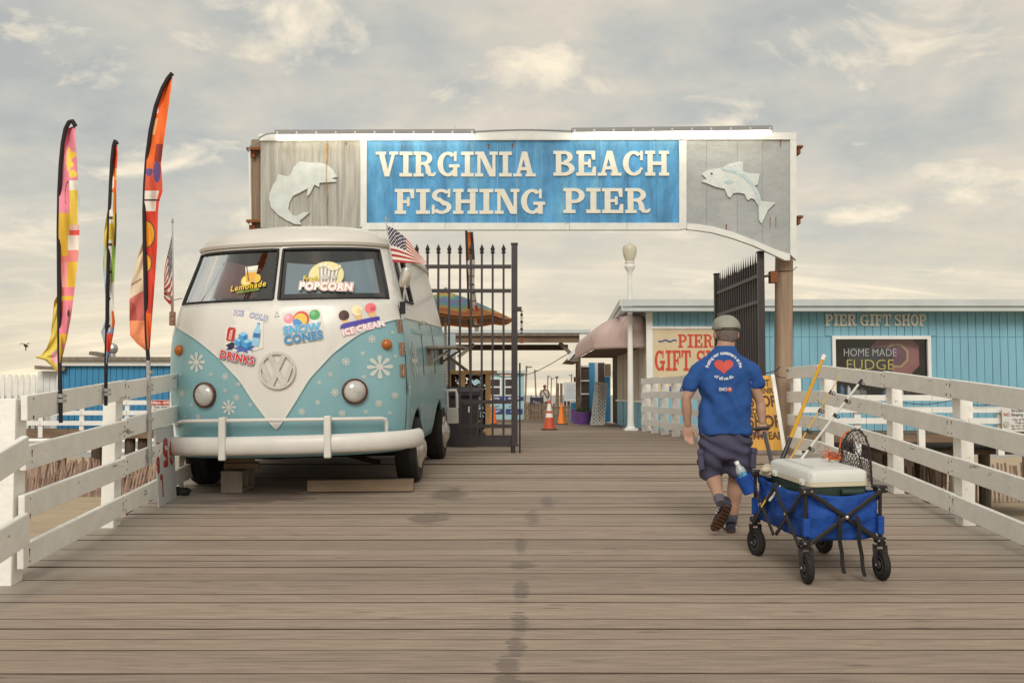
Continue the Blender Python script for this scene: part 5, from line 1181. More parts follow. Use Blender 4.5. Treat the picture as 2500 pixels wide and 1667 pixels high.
def build_body():
    ZB, ZT = 1.865, 2.355
    rows = [.40, .48, .58, .70, .82, .94, 1.06, 1.2, 1.34, 1.46, 1.56, 1.64, 1.69, 1.74, 1.79, ZB, 1.95, 2.05, 2.15, 2.25, ZT, 2.40, 2.44]
    ts = sorted(set([round(math.sin(R(a)), 5) for a in (-90, -86, -82, -77, -60, -52, -44, -36, -28, -20, -12, -5, 5, 12, 20, 28, 36, 44, 52, 60, 77, 82, 86, 90)] + [-.93, -.022, .022, .93]))
    arches = [(1.22, .40, .40), (3.10, .40, .40)]
    ss = [i / 60 for i in range(61)]
    cols = [('n', t) for t in ts] + [('r', s) for s in ss[1:]] + [('b', t) for t in (.9, .6, .3, 0, -.3, -.6, -.9)] + [('l', s) for s in ss[::-1][:-1]]
    def zbot(k, v):
        if k in 'rl':
            y = VD + .08 + (VL - VD2 - VD - .08) * v
            for yc, zc, r_ in arches:
                if abs(y - yc) < r_: return max(.40, zc + math.sqrt(r_ * r_ - (y - yc) ** 2) * .92)
        return .40
    def pos(k, v, z):
        w = vw(z); yf = vyf(z)
        if k == 'n': t = max(-.9999, min(.9999, v)); return Vector((w * v, yf + VD * (1 - (1 - abs(t) ** VPW) ** (1 / VPW)), z))
        if k == 'r': return Vector((w, yf + VD + (VL - VD2 - yf - VD) * v, z))
        if k == 'l': return Vector((-w, yf + VD + (VL - VD2 - yf - VD) * v, z))
        return Vector((w * v, VL - VD2 * (1 - (1 - abs(v) ** 2.4) ** (1 / 2.4)), z))
    nC, nR = len(cols), len(rows); vs = []
    zfix = 1.06
    for z in rows:
        for k, v in cols:
            zz = z
            if z < zfix:
                zb = zbot(k, v); zz = zb + (z - .40) / (zfix - .40) * (zfix - zb)
            vs.append(pos(k, v, zz))
    fs = []
    rb, rt = rows.index(ZB), rows.index(ZT)
    for j in range(nR - 1):
        for i in range(nC):
            k0, v0 = cols[i]; k1, v1 = cols[(i + 1) % nC]
            if rb <= j < rt:
                if k0 == 'n' and k1 == 'n' and ((-.93 <= v0 and v1 <= -.022) or (.022 <= v0 and v1 <= .93)): continue
                if k0 == k1 == 'r' and .03 < v0 and v1 < .27: continue
                if k0 == k1 == 'l' and .03 < v1 and v0 < .27: continue
            fs.append((j * nC + i, j * nC + (i + 1) % nC, (j + 1) * nC + (i + 1) % nC, (j + 1) * nC + i))
    mb = MB(); mb.add(vs, fs); body = vb(mb, 'body', M_van, True, angle=50)
    sol = body.modifiers.new('thick', 'SOLIDIFY'); sol.thickness = .03; sol.offset = 1 if False else -1
    # windscreen panes, seals
    for sg in (-1, 1):
        ta, tb = .024, .928
        def pane(u, v, off=.014):
            z = ZB + (ZT - ZB) * v; t = sg * (ta + (tb - ta) * u); x = vw(z) * t; return Vector((x, VS(x, z) + off, z))
        mb = MB(); mb.grid(lambda u, v: pane(u, v), 14, 8); vb(mb, 'windscreen', M_vglass, True, fix=False)
        per = [(i / 12, 0) for i in range(12)] + [(1, i / 8) for i in range(8)] + [(1 - i / 12, 1) for i in range(12)] + [(0, 1 - i / 8) for i in range(9)]
        mb = MB(); mb.tube([pane(u, v, .0) for u, v in per], .013, 6, caps=False); vb(mb, 'window_seal', M_trim, True)
    for k in ('r', 'l'):
        def dp(u, v, off): 
            z = ZB + (ZT - ZB) * v; p = pos(k, .035 + (.26 - .035) * u, z); p.x += -off if k == 'r' else off; return p
        mb = MB(); mb.grid(lambda u, v: dp(u, v, .014), 6, 4); vb(mb, 'door_window', M_vglass, True, fix=False)
        per = [(i / 6, 0) for i in range(6)] + [(1, i / 4) for i in range(4)] + [(1 - i / 6, 1) for i in range(6)] + [(0, 1 - i / 4) for i in range(5)]
        mb = MB(); mb.tube([dp(u, v, 0) for u, v in per], .014, 6, caps=False); vb(mb, 'window_seal', M_trim, True)
        mb = MB(); mb.bar(dp(.45, 0, 0), dp(.38, 1, 0), .02, .03); vb(mb, 'vent_bar', M_vwhite)
    # roof: dome from the gutter outline
    zg = 2.44; base = [pos(k, v, zg) for k, v in cols]; cxy = Vector((0, (VL + vyf(zg)) / 2 + .05, 0)); Hh = .245
    def dome(kk, z, out=0.0):
        r_ = []
        for p in base:
            d = Vector((p.x, p.y - cxy.y, 0)); L_ = d.length; q = d.normalized()
            r_.append(Vector((p.x * kk + q.x * out, cxy.y + (p.y - cxy.y) * (1 - (1 - kk) * .62) + q.y * out, z)))
        return r_
    rings = [dome(1, zg - .05, -.02), dome(1, zg - .045, .045), dome(1, zg - .02, .055), dome(1, zg - .012, .03)]
    for i in range(0, 13):
        a = i / 12 * math.pi / 2 * .985; rings.append(dome(math.cos(a) ** .75, zg - .01 + Hh * math.sin(a) ** 1.0, .012 * (1 - i / 12)))
    vs = [p for r_ in rings for p in r_]; fs = [(j * nC + i, j * nC + (i + 1) % nC, (j + 1) * nC + (i + 1) % nC, (j + 1) * nC + i) for j in range(len(rings) - 1) for i in range(nC)] + [tuple(range((len(rings) - 1) * nC, len(rings) * nC))]
    mb = MB(); mb.add(vs, fs); vb(mb, 'roof', pmat('van_roof_white', (.63, .605, .555), .4, var=.05, vs=2, coat=.1, col2=(.33, .19, .10), thr=(.71, .78), c2s=4), True, angle=35)
    # V swage bead and belt bead
    for sg in (-1, 1):
        pts = []
        for i in range(41):
            x = 1.12 * i / 40; z = float(np.interp(x, VX, VZ)); pts.append(Vector((sg * x, VS(x, z) - .004, z)))
        mb = MB(); mb.tube(pts, .009, 6); vb(mb, 'swage_bead', M_van, True)
    for k in 'rl':
        sg = 1 if k == 'r' else -1
        mb = MB(); mb.tube([pos(k, i / 20, Z_BELT) + Vector((sg * .004, 0, 0)) for i in range(21)], .012, 6); vb(mb, 'belt_bead', M_van, True)
    # seams
    def seam(pts, r_=.005): mb = MB(); mb.tube(pts, r_, 4); vb(mb, 'panel_seam', M_trim)
    seam([pos('n', .985, z) for z in (.45, .7, 1.0, 1.3, 1.6, 1.8)])
    for zz in (1.9,): pass
    for v in (.31, .62): seam([pos('r', v, z) + Vector((.002, 0, 0)) for z in (1.1, 1.3, 1.5, 1.66)], .004)
    # underside and floor
    mb = MB(); mb.box((0, VL / 2 + .1, .46), (1.9, VL - .5, .08)); vb(mb, 'floor_pan', M_tyre)
    for y in (1.22, 3.1): mb = MB(); mb.tube([(-.95, y, .33), (.95, y, .33)], .05, 8); vb(mb, 'axle', M_tyre)
    mb = MB(); mb.tube([(.25, 1.0, .38), (.75, 1.15, .22)], .03, 6); mb.tube([(-.7, .7, .36), (.6, .9, .36)], .035, 6); vb(mb, 'steering_rod', M_tyre)
    # interior
    M_in = pmat('van_interior', (.09, .06, .055), .85, var=.4, vs=3)
    mb = MB(); mb.box((0, .52, 1.70), (1.9, .35, .2)); vb(mb, 'dashboard', M_in)
    mb = MB(); mb.box((0, 1.75, 1.75), (1.95, .06, 1.2)); vb(mb, 'bulkhead', pmat('van_bulkhead', (.10, .05, .05), .9, var=.3, vs=2))
    def behind(ta, tb, zl, zh, off):
        def f(u, v):
            t = ta + (tb - ta) * u; z = zl(u) + (zh(u) - zl(u)) * v; x = vw(z) * t; return Vector((x, VS(x, z) + off, z))
        m_ = MB(); m_.grid(f, 18, 8); return m_
    vb(behind(.06, .86, lambda u: 1.915, lambda u: 2.20 + .12 * abs(u - .35) ** 1.5, .05), 'pale_panel', pmat('pale_panel_grey', (.34, .42, .45), .6, var=.05), True)  # pale blue-grey panel close behind the right windscreen pane
    vb(behind(-.62, -.2, lambda u: 1.90, lambda u: 2.28 - .1 * u, .10), 'red_reflection', pmat('red_reflection', (.20, .075, .07), .9, var=.4), True)  # red sheet added behind the glass, standing in for a reflection
    vb(behind(-.88, -.66, lambda u: 1.90, lambda u: 2.2, .08), 'pale_sheet', pmat('pale_sheet', (.30, .31, .34), .9, var=.4), True)  # pale sheet behind the outer end of the left pane
    for x in (-.5, .5): mb = MB(); mb.box((x, 1.4, 1.7), (.6, .15, .6)); vb(mb, 'seat_back', M_in, bevel=.05)
    return pos
vpos = build_body()
def wheel(wx, px, py, Rr, W, outer=1):
    """tyre touching the deck where the photo shows it"""
    p = VI @ wx; c = p + Vector((0, 0, Rr)); Mx = Matrix.Rotation(math.pi / 2, 3, 'Y')
    mb = MB(); w = W / 2
    mb.lathe([(Rr * .60, -w * .9), (Rr * .8, -w), (Rr * .94, -w * .92), (Rr, -w * .62), (Rr * 1.0, -w * .3), (Rr * .985, -w * .28), (Rr * .985, -w * .22), (Rr, -w * .2), (Rr, w * .2), (Rr * .985, w * .22), (Rr * .985, w * .28), (Rr, w * .3), (Rr, w * .62), (Rr * .94, w * .92), (Rr * .8, w), (Rr * .60, w * .9)], c, 36, Mx)
    t = vb(mb, 'tyre', M_tyre, True, angle=35)
    mb = MB(); s = outer; mb.lathe([(Rr * .62, s * w * .80), (Rr * .60, s * w * 1.02), (Rr * .5, s * w * 1.02), (Rr * .42, s * w * 1.15), (Rr * .2, s * w * 1.5), (0, s * w * 1.58)], c, 28, Mx); r_ = vb(mb, 'hub_cap', M_chrome, True, parent=None, angle=50)
    return t
for (x, y, o_) in ((1002, 1174, 1), (506, 1180, -1), (1066, 1119, 1)):
    wheel(G(x, y), x, y, .335, .23, o_)
pl = G(1066, 1119); wheel(Vector((pl.x - 2.1, pl.y, pl.z)), 0, 0, .335, .23, -1)
# bumper
def bump_path(z, off, n=40, back=.35):
    pts = []
    w = vw(.6) + off
    for i in range(n + 1):
        t = math.sin(-math.pi / 2 + math.pi * i / n) * .999; pts.append(Vector((w * t, vyf(.6) - off + VD * (1 - (1 - abs(t) ** VPW) ** (1 / VPW)), z)))
    return pts
zbm = .525
mb = MB(); bpth = bump_path(zbm, .12); mb.tube(bpth, .088, 14, squash=(.62, 1.0)); vb(mb, 'bumper', M_vwhite, True, angle=60)
def nose_at(px, py, off): p = van_hit(px, py); p.y -= off; return p
rl = [(447, 1072), (443, 1050), (442, 1036), (446, 1029), (456, 1027)] + [(x, 1026.5 - (x - 456) * .014) for x in range(480, 930, 30)] + [(936, 1019.5), (945, 1022), (948, 1030), (948, 1045), (950, 1062)]
mb = MB(); mb.tube([nose_at(x, y, .10) for x, y in rl], .018, 8); vb(mb, 'guard_rail', M_vwhite, True)
for x, dx in ((555, 2), (808, 0)):
    a = van_hit(x, 1024 - (x - 555) * .014); c_ = VS(a.x, .6)
    mb = MB(); mb.bar(Vector((a.x, c_ - .19, .40)), Vector((a.x, c_ - .16, a.z + .03)), .065, .05, up=Vector((0, 1, 0))); mb.box((a.x, c_ - .13, a.z), (.06, .1, .06)); vb(mb, 'overrider', M_vwhite, bevel=.012)
# lamps
Mf = Matrix.Rotation(math.pi / 2, 3, 'X')
M_lens = pmat('headlamp_lens', (.50, .50, .47), .12, var=.25, vs=9, spec=.7, coat=.5)
M_amber = pmat('amber_lens', (.42, .12, .015), .25, var=.1, spec=.6)
M_rim = pmat('rusted_rim', (.13, .055, .04), .6, metal=.3, var=.4, vs=30)
for (x, y, r_) in ((501, 964, .108), (866, 955, .108)):
    p = van_hit(x, y); nrm = Vector(((VS(p.x + .02, p.z) - VS(p.x - .02, p.z)) / .04, -1, 0)).normalized(); Q = nrm.to_track_quat('Z', 'Y').to_matrix()
    mb = MB(); mb.lathe([(r_ * 1.12, -.03), (r_ * 1.1, .025), (r_ * 1.0, .035), (r_ * .95, .025), (r_ * .9, .0)], p, 28, Q); o = vb(mb, 'headlight_rim', M_rim, True)
    mb = MB(); mb.lathe([(r_ * .97, .015), (r_ * .9, .03), (r_ * .6, .052), (r_ * .25, .06), (0, .062)], p, 28, Q); vb(mb, 'headlight', M_lens, True)
for (x, y) in ((438.8, 855), (943.6, 840.7)):
    p = van_hit(x, y); nrm = Vector(((VS(p.x + .02, p.z) - VS(p.x - .02, p.z)) / .04, -1, 0)).normalized(); Q = nrm.to_track_quat('Z', 'Y').to_matrix()
    mb = MB(); mb.lathe([(.052, -.02), (.052, .01), (.045, .03), (.025, .045), (0, .05)], p, 18, Q); vb(mb, 'turn_signal', M_amber, True)
# emblem
p = van_hit(678, 904); er = .172; ec = Vector((p.x, VS(p.x, p.z) - .012, p.z))
mb = MB()
for i in range(40):
    a0, a1 = 2 * math.pi * i / 40, 2 * math.pi * (i + 1) / 40
    q = [(er * math.cos(a0), er * math.sin(a0)), (er * math.cos(a1), er * math.sin(a1)), (er * .86 * math.cos(a1), er * .86 * math.sin(a1)), (er * .86 * math.cos(a0), er * .86 * math.sin(a0))]
    mb.prism(q, 0, -.014, lambda u, v, w: ec + Vector((u, w, v)))
def stroke(pts, wd, lay):
    for (x0, y0), (x1, y1) in zip(pts[:-1], pts[1:]):
        d = Vector((x1 - x0, y1 - y0)).normalized(); n_ = Vector((-d.y, d.x)) * wd / 2; x0_, y0_, x1_, y1_ = x0 - d.x * wd * .2, y0 - d.y * wd * .2, x1 + d.x * wd * .2, y1 + d.y * wd * .2
        mb.prism([(x0_ + n_.x, y0_ + n_.y), (x0_ - n_.x, y0_ - n_.y), (x1_ - n_.x, y1_ - n_.y), (x1_ + n_.x, y1_ + n_.y)], 0, -.011 - .0006 * lay, lambda u, v, w: ec + Vector((u, w, v))); lay += 1
E = er * .9
stroke([(-.42 * E, .88 * E), (0, .06 * E)], .042, 0); stroke([(.42 * E, .88 * E), (0, .06 * E)], .042, 1)
stroke([(-.88 * E, .36 * E), (-.38 * E, -.88 * E)], .042, 2); stroke([(-.38 * E, -.88 * E), (0, -.06 * E)], .042, 3); stroke([(0, -.06 * E), (.38 * E, -.88 * E)], .042, 4); stroke([(.38 * E, -.88 * E), (.88 * E, .36 * E)], .042, 5)
vb(mb, 'front_emblem', pmat('emblem_metal', (.66, .64, .60), .32, metal=.35, var=.1, vs=8, col2=(.35, .2, .15), thr=(.62, .72), c2s=5))
# hinges, mirror, handle, shelf, louvres, rear guard
M_hinge = pmat('rusty_hinge', (.33, .20, .14), .7, metal=.3, var=.5, vs=40)
for (x, y) in ((975, 797), (981, 851), (983, 904)):
    p = van_hit(x, y); nx = Vector((VS(p.x + .005, p.z) - VS(p.x - .005, p.z), -.01, 0)).normalized()
    mb = MB(); mb.box(p + nx * .006, (.075, .012, .12), (0, 0, math.atan2(nx.x, -nx.y))); mb.tube([p + nx * .012 + Vector((0, 0, -.055)), p + nx * .012 + Vector((0, 0, .055))], .01, 6); vb(mb, 'hinge', M_hinge)
b0 = van_hit(976, 752); o_ = Vector((.03, -.02, 0))
mb = MB(); mb.tube([b0 + o_ + Vector((0, 0, -.06)), b0 + o_ + Vector((0, 0, .06))], .028, 8); vb(mb, 'mirror_base', M_trim)
mtop = VI @ P(989, 678, 9.72)
mb = MB(); mb.tube([b0 + o_, b0 + o_ + Vector((.02, -.02, .12)), mtop + Vector((0, 0, -.06))], .009, 6); arm = vb(mb, 'mirror_arm', M_chrome, True)
mb = MB(); mb.lathe([(0, -.1), (.05, -.095), (.06, -.06), (.058, .06), (.05, .09), (0, .1)], mtop + Vector((0, 0, .0)), 14, Euler((0, R(12), 0)).to_matrix(), sx=.9, sy=.6); vb(mb, 'side_mirror', M_chrome, True)
p = van_flank(1026, 788); mb = MB(); mb.box(p + Vector((.025, 0, 0)), (.05, .05, .05)); mb.tube([p + Vector((.05, -.04, 0)), p + Vector((.05, .1, 0))], .016, 8); vb(mb, 'door_handle', M_chrome, True)
sa, sb = van_flank(1042, 858), van_flank(1100, 862)
zsh = 1.40
M_shelf = pmat('shelf_wood', (.20, .16, .125), .7, var=.3, vs=6)
ysa, ysb = 1.9, 3.3; wsh = vw(zsh)
mb = MB(); mb.box((wsh + .17, (ysa + ysb) / 2, zsh), (.34, ysb - ysa, .03)); sh = vb(mb, 'serving_shelf', M_shelf, bevel=.005)
for y in (ysa + .1, ysb - .15):
    mb = MB(); mb.bar((wsh + .02, y, zsh - .2), (wsh + .02, y, zsh - .015), .05, .03, up=Vector((0, 1, 0))); mb.bar((wsh + .03, y, zsh - .17), (wsh + .26, y, zsh - .03), .04, .025); o = mb.build('bracket', M_shelf, sh, world=False)
mb = MB(); mb.bar((vw(1.56) + .005, .95, 1.56), (vw(1.56) + .005, 1.75, 1.56), .014, .04); vb(mb, 'swage_strip', M_van)
for i in range(12): mb = MB(); zz = .95 + i * .035; mb.box((vw(zz) + .004, 3.7, zz), (.02, .28, .016), (0, R(20), 0)); vb(mb, 'louvre', M_vwhite)
gx, gy = vw(.8) - .02, VL - .05
mb = MB(); mb.tube([(gx, gy, .85), (gx + .12, gy + .0, .85), (gx + .13, gy, .80), (gx + .13, gy, .62)], .018, 8); mb.box((gx + .07, gy, .52), (.14, .1, .2)); mb.tube([(gx, gy, .85), (gx, gy + .02, .5)], .018, 8); vb(mb, 'rear_guard', M_vwhite, True, angle=30)
# ------------------------------------------------------------------ painted flowers and stickers
M_flower = pmat('flower_white', (.60, .62, .59), .45, var=.05)
def flower_shape(r_, n=8):
    polys = []
    for i in range(n):
        a = 2 * math.pi * i / n + math.pi / 2; c_, s_ = math.cos(a), math.sin(a)
        pr = [(.22, -.05), (.55, -.13), (.80, -.175), (.95, -.12), (1.0, 0), (.95, .12), (.80, .175), (.55, .13), (.22, .05)]
        polys.append([((x * c_ - y * s_) * r_, (x * s_ + y * c_) * r_) for x, y in pr])
    polys.append([(.27 * r_ * math.cos(2 * math.pi * i / 14), .27 * r_ * math.sin(2 * math.pi * i / 14)) for i in range(14)])
    return polys
def van_frame(px, py, ang=0.0, lift=.004):
    p = van_hit(px, py); ca, sa_ = math.cos(R(ang)), math.sin(R(ang))
    def fr(u, v, lay=0):
        x = p.x + u * ca - v * sa_; z = p.z + u * sa_ + v * ca; return Vector((x, VS(x, z) - lift - .0016 * lay, z))
    return fr
def poly_to(mb, pts, fr, lay, m): put2d(mb, (pts, [tuple(range(len(pts)))]), lambda u, v: fr(u, v, lay), m, .05)
z2 = lambda x, y: (380 + .3231 * x, 860 + .3231 * y)
fl = [(480, 884, 25), (927.5, 895.5, 29.5), (559, 994, 19)] + [(*z2(x, y), r_ * .3231) for x, y, r_ in ((188, 170, 13), (418, 168, 17), (527, 185, 29), (627, 240, 18), (528, 290, 16), (613, 342, 25), (718, 395, 18), (200, 308, 27), (273, 397, 15), (225, 485, 16), (323, 485, 24), (1438, 70, 32), (1565, 8, 17), (1320, 168, 18), (1238, 228, 18), (1355, 303, 31), (1225, 376, 20), (1105, 447, 27), (1410, 460, 27), (1590, 448, 18), (1688, 385, 30), (1808, 325, 27), (1768, 457, 17), (1572, 185, 17), (1812, 32, 15))] + [(908, 828, 10), (958, 812, 5)]
for x, y, r_ in fl:
    mb = MB(); fr = van_frame(x, y)
    for k_, pl_ in enumerate(flower_shape(r_ / 262)): poly_to(mb, pl_, fr, 0 if k_ < 8 else .4, 0)
    vb(mb, 'flower_decal', M_flower, fix=False)
for (x, y, r_) in ((1012, 880, .2), (999, 945, .085), (1004, 1002, .04)):
    p = van_flank(x, y); mb = MB()
    for k_, pl_ in enumerate(flower_shape(r_)): mb.add([(vw(p.z + v) + .004 + .0006 * (k_ == 8), p.y + u, p.z + v) for u, v in pl_], [tuple(range(len(pl_)))])
    vb(mb, 'flower_decal', M_flower, fix=False)
U = .3231 / 262      # metres per zoom pixel
def circ(cx, cy, r_, n=18, ry=None): return [(cx + r_ * math.cos(2 * math.pi * i / n), cy + (ry or r_) * math.sin(2 * math.pi * i / n)) for i in range(n)]
class Sticker:
    def __init__(s, name, label, px, py, ang=0, lift=.004): s.mb = MB(); s.mats = []; s.fr = van_frame(px, py, ang, lift); s.name = name; s.lay = 0; s.label = label
    def mi(s, c):
        m = flat(c, .45)
        if m not in s.mats: s.mats.append(m)
        return s.mats.index(m)
    def poly(s, pts, c): s.lay += .5; poly_to(s.mb, [(x * U, y * U) for x, y in pts], s.fr, s.lay, s.mi(c)); return s
    def text(s, t, x, y, h, c, bold=.0, sx=1.0, rot=0, spacing=1.0, shear=0.0):
        s.lay += .5; ca, sa_ = math.cos(R(rot)), math.sin(R(rot)); lay = s.lay
        put2d(s.mb, text2d(t, h * U, bold, 'CENTER', sx, spacing, shear), lambda u, v: s.fr(x * U + u * ca - v * sa_, y * U + u * sa_ + v * ca, lay), s.mi(c), .05); return s
    def outlined(s, t, x, y, h, c, oc, bold=.03, out=.05, sx=1.0, rot=0, oc2=None, spacing=1.08, shear=0.0):
        if oc2: s.text(t, x, y, h, oc2, bold + out * 1.9, sx, rot, spacing, shear)
        s.text(t, x, y, h, oc, bold + out, sx, rot, spacing, shear); s.text(t, x, y, h, c, bold, sx, rot, spacing, shear); return s
    def done(s): o = vb(s.mb, s.name, s.mats, fix=False); o['label'] = s.label; return o
q1 = lambda x, y: (380 + .3231 * x, 520 + .3231 * y)
# ice cold drinks (a mascot in the middle of this sticker is left out)
s = Sticker('sticker', 'ice cold drinks sticker with soda can, water bottle and ice cubes', *q1(665, 935))
s.poly([(-95, 205), (20, 200), (185, 165), (190, 110), (150, 100), (150, -90), (60, -115), (85, -150), (75, -215), (-40, -190), (-185, -145), (-180, -95), (-150, -100), (-150, 70), (-60, 100), (-95, 150)], 'd8d5cd')
s.outlined('ICE', -46, 178, 40, 'f2f1f4', '2f3c96', .0, .075, .82, -6, spacing=1.25).outlined('COLD', 112, 146, 40, 'f2f1f4', '2f3c96', .0, .075, .82, -14, spacing=1.25)
s.poly([(-140, -60), (-90, -35), (-70, -45), (-72, -80), (-95, -95), (-140, -92), (-118, -78)], '2c3048')
s.poly([(-80, -80), (-20, -70), (30, -62), (90, -78), (60, -92), (80, -108), (30, -100), (35, -125), (-10, -108), (-60, -115), (-40, -98)], '4c68b0')
def rot2(pts, a, cx, cy): c_, s_ = math.cos(R(a)), math.sin(R(a)); return [(cx + x * c_ - y * s_, cy + x * s_ + y * c_) for x, y in pts]
s.poly(rot2([(-28, -48), (28, -48), (32, -40), (32, 40), (24, 52), (-24, 52), (-32, 40), (-32, -40)], -8, -98, 20), 'b8332d'); s.poly(rot2([(-24, 52), (24, 52), (20, 62), (-20, 62)], -8, -98, 20), 'b9bcc0')
s.text('SODA', -98, 18, 22, 'f4eae6', .02, .9, 78)
s.poly(rot2([(-26, -80), (26, -80), (28, 0), (24, 40), (10, 66), (10, 84), (-10, 84), (-10, 66), (-24, 40), (-28, 0)], -8, 103, 8), '8fc0dc'); s.poly(rot2([(-27, -18), (27, -18), (27, 16), (-27, 16)], -8, 103, 8), '3f6fae'); s.poly(rot2([(-11, 84), (11, 84), (11, 96), (-11, 96)], -8, 103, 8), '5f9fd0')
for (cx, cy, sz) in ((-32, -38, 36), (28, -52, 38), (0, 2, 34)):
    s.poly([(cx - sz, cy - sz * .5), (cx, cy - sz), (cx + sz, cy - sz * .5), (cx + sz, cy + sz * .5), (cx, cy + sz), (cx - sz, cy + sz * .5)], '4a97cc'); s.poly([(cx - sz * .9, cy + sz * .5), (cx, cy + sz * .1), (cx + sz * .9, cy + sz * .5), (cx, cy + sz * .92)], '8ec6e6'); s.poly([(cx + sz * .1, cy - sz * .85), (cx + sz * .85, cy - sz * .42), (cx + sz * .85, cy + sz * .3), (cx + sz * .1, cy)], '3579b4')
s.outlined('DRINKS', -50, -156, 56, 'c2362d', 'f3f0ee', .045, .035, .95, -13, '4a5a9a'); s.done()
# snow cones
s = Sticker('sticker', 'snow cones sticker with pink, rainbow and green ice balls', *q1(1110, 855), 2)
s.poly([(-150, 110), (-60, 125), (130, 130), (150, 40), (150, -115), (-130, -130), (-150, -30)], 'd4d1c8')
for (cx, cy, r_, c_) in ((-100, 62, 38, 'e08a9c'), (90, 80, 40, '3f9a52')):
    s.poly([(cx - 30, cy - 25), (cx + 30, cy - 25), (cx + 12, cy - 75), (cx - 8, cy - 75)], 'dfe6ea'); s.poly(circ(cx, cy, r_), c_); s.poly(circ(cx - 10, cy + 12, r_ * .45), {'e08a9c': 'eeb4be', '3f9a52': '66b672'}[c_])
s.poly(circ(-8, 55, 60), 'c83a32'); s.poly(circ(-14, 48, 50), 'e0b93a'); s.poly([(-68, 50), (-40, 62), (-10, 40), (8, 10), (5, -5), (-50, -8), (-66, 20)], '3f86bf')
s.outlined('SNOW', -5, -22, 60, '4fa4d0', 'e6eef0', .05, .02, 1.0, 3, '2d6ea4'); s.outlined('CONES', 5, -88, 60, '3c7fae', 'dfe9ee', .05, .02, 1.0, 6, '2a5e92'); s.done()
# ice cream
s = Sticker('sticker', 'ice cream sticker with chocolate, vanilla and strawberry cones', *q1(1555, 800), 12)
for (cx, cy, c_, c2) in ((-115, 42, '4a2a20', '2f1a14'), (-18, 60, 'ead9b0', 'd8c294'), (78, 58, 'e2747c', 'c85a66')):
    s.poly([(cx - 30, cy), (cx + 30, cy), (cx + 18, cy - 75), (cx - 4, cy - 80)], 'd9b07a'); s.poly(circ(cx, cy + 12, 38, 18, 40), c_); s.poly(circ(cx + 14, cy + 2, 18), c2)
s.poly([(-160, -42), (120, -40), (128, -12), (110, -4), (-120, -6), (-150, -14)], '4a3f9c')
s.outlined('ICE CREAM', 0, -72, 44, 'f4e9ec', 'd0587a', .03, .045, .92, 2, 'f6f2f2'); s.done()
# ghost of an old sticker
s = Sticker('sticker', 'faded grey outline of a small sticker', *q1(917, 765)); s.poly(circ(-2, 14, 9), 'b4b2ac').poly([(-18, -22), (20, -18), (10, 6), (-10, 6)], 'b4b2ac').poly([(-8, -14), (10, -12), (6, 0), (-6, 0)], 'd6d4cc'); s.done()
# stickers on the glass
s = Sticker('sticker', 'lemonade sticker with a yellow glass and straw on the windscreen', *q1(700, 495), 3, -.006)
s.poly(circ(-15, -18, 44), 'e2c25a').poly(circ(62, -5, 36), 'dcb848').poly(circ(-15, -18, 32), 'efd98a')
s.poly([(-20, -30), (52, -30), (72, 100), (-32, 96)], 'c9c8b4').poly([(-16, -28), (48, -28), (60, 50), (-26, 46)], 'd9a53a').poly([(-28, 60), (66, 66), (70, 96), (-31, 92)], 'dcdccf').poly(rot2([(-4, -60), (4, -60), (4, 70), (-4, 70)], 12, -8, 40), '6d4a3c')
s.outlined('Lemonade', 0, -62, 46, 'e8c83c', '6a5a1a', .01, .055, .9, 4, shear=.2, spacing=1.2); s.text('FRESH SQUEEZED', 5, -98, 18, '8aa03c', .03, .9, 5); s.done()
s = Sticker('sticker', 'fresh popcorn sticker with a striped popcorn box on the windscreen', *q1(1295, 490), 0, -.006)
s.poly(circ(-10, 20, 130, 30, 112), 'd9cf96')
s.poly([(-52, -50), (66, -50), (84, 85), (-66, 85)], '8d8a84')
for i in range(5): a0, a1 = -44 + i * 23, -44 + i * 23 + 13; s.poly([(a0, -46), (a1, -46), (a1 * 1.28, 82), (a0 * 1.28, 82)], 'd7d2c8')
for i in range(11): s.poly(circ(-62 + i * 14.5, 88 + 18 * math.sin(i * .6 + .4), 15, 9), ('cfc9a8', 'e2dcc0')[i % 2])
s.poly(circ(-12, 5, 27, 16, 22), 'b9b4ac').poly(circ(55, 5, 20, 14, 18), 'b9b4ac')
s.outlined('Fresh', -118, -8, 42, 'd6bd3c', '5c5426', .03, .035, .85, -4); s.outlined('POPCORN', -2, -70, 56, 'efe9e2', 'b8433c', .05, .05, .98, -2, 'e9e4de', spacing=1.12); s.done()
# ------------------------------------------------------------------ blocks under the van
M_cmu = pmat('concrete_block', (.26, .225, .19), .95, var=.2, vs=8, bump=.6, bs=60)
q = G(568, 1202) + Vector((0, .2, .004)); t = thing('cinder_block', 'grey concrete block with hollow cores propping the van nose', 'block', q, (R(3.8), 0, R(-3)))
mb = MB(); Hb = .215
for z in (.02, Hb - .02): mb.box((0, 0, z), (.21, .40, .04))
for y in (-.18, 0, .18): mb.box((0, y, Hb / 2), (.206, .04, Hb - .078))
mb.build('block', M_cmu, t, world=False)
q2 = q + Vector((0, 0, .215)); t = thing('wood_packer', 'dark wood packing on top of the concrete block', 'timber', q2, (0, 0, R(12)))
mb = MB(); mb.box((.03, 0, .03), (.33, .22, .055)); mb.box((.01, .01, .085), (.28, .2, .05)); mb.build('plank', M_woodbrown, t, world=False, bevel=.004)
A, B = G(752, 1200), G(1010, 1198); mb = MB(); mb.bar(A + Vector((0, 0, .06)), B + Vector((0, 0, .06)), .14, .115)
tag(mb.build('timber_chock', pmat('chock_wood', (.21, .15, .10), .8, var=.25, vs=5, st=(.3, 2, 2), bump=.3), loc=A, bevel=.008), 'long square timber chock lying before the front wheel', 'timber')
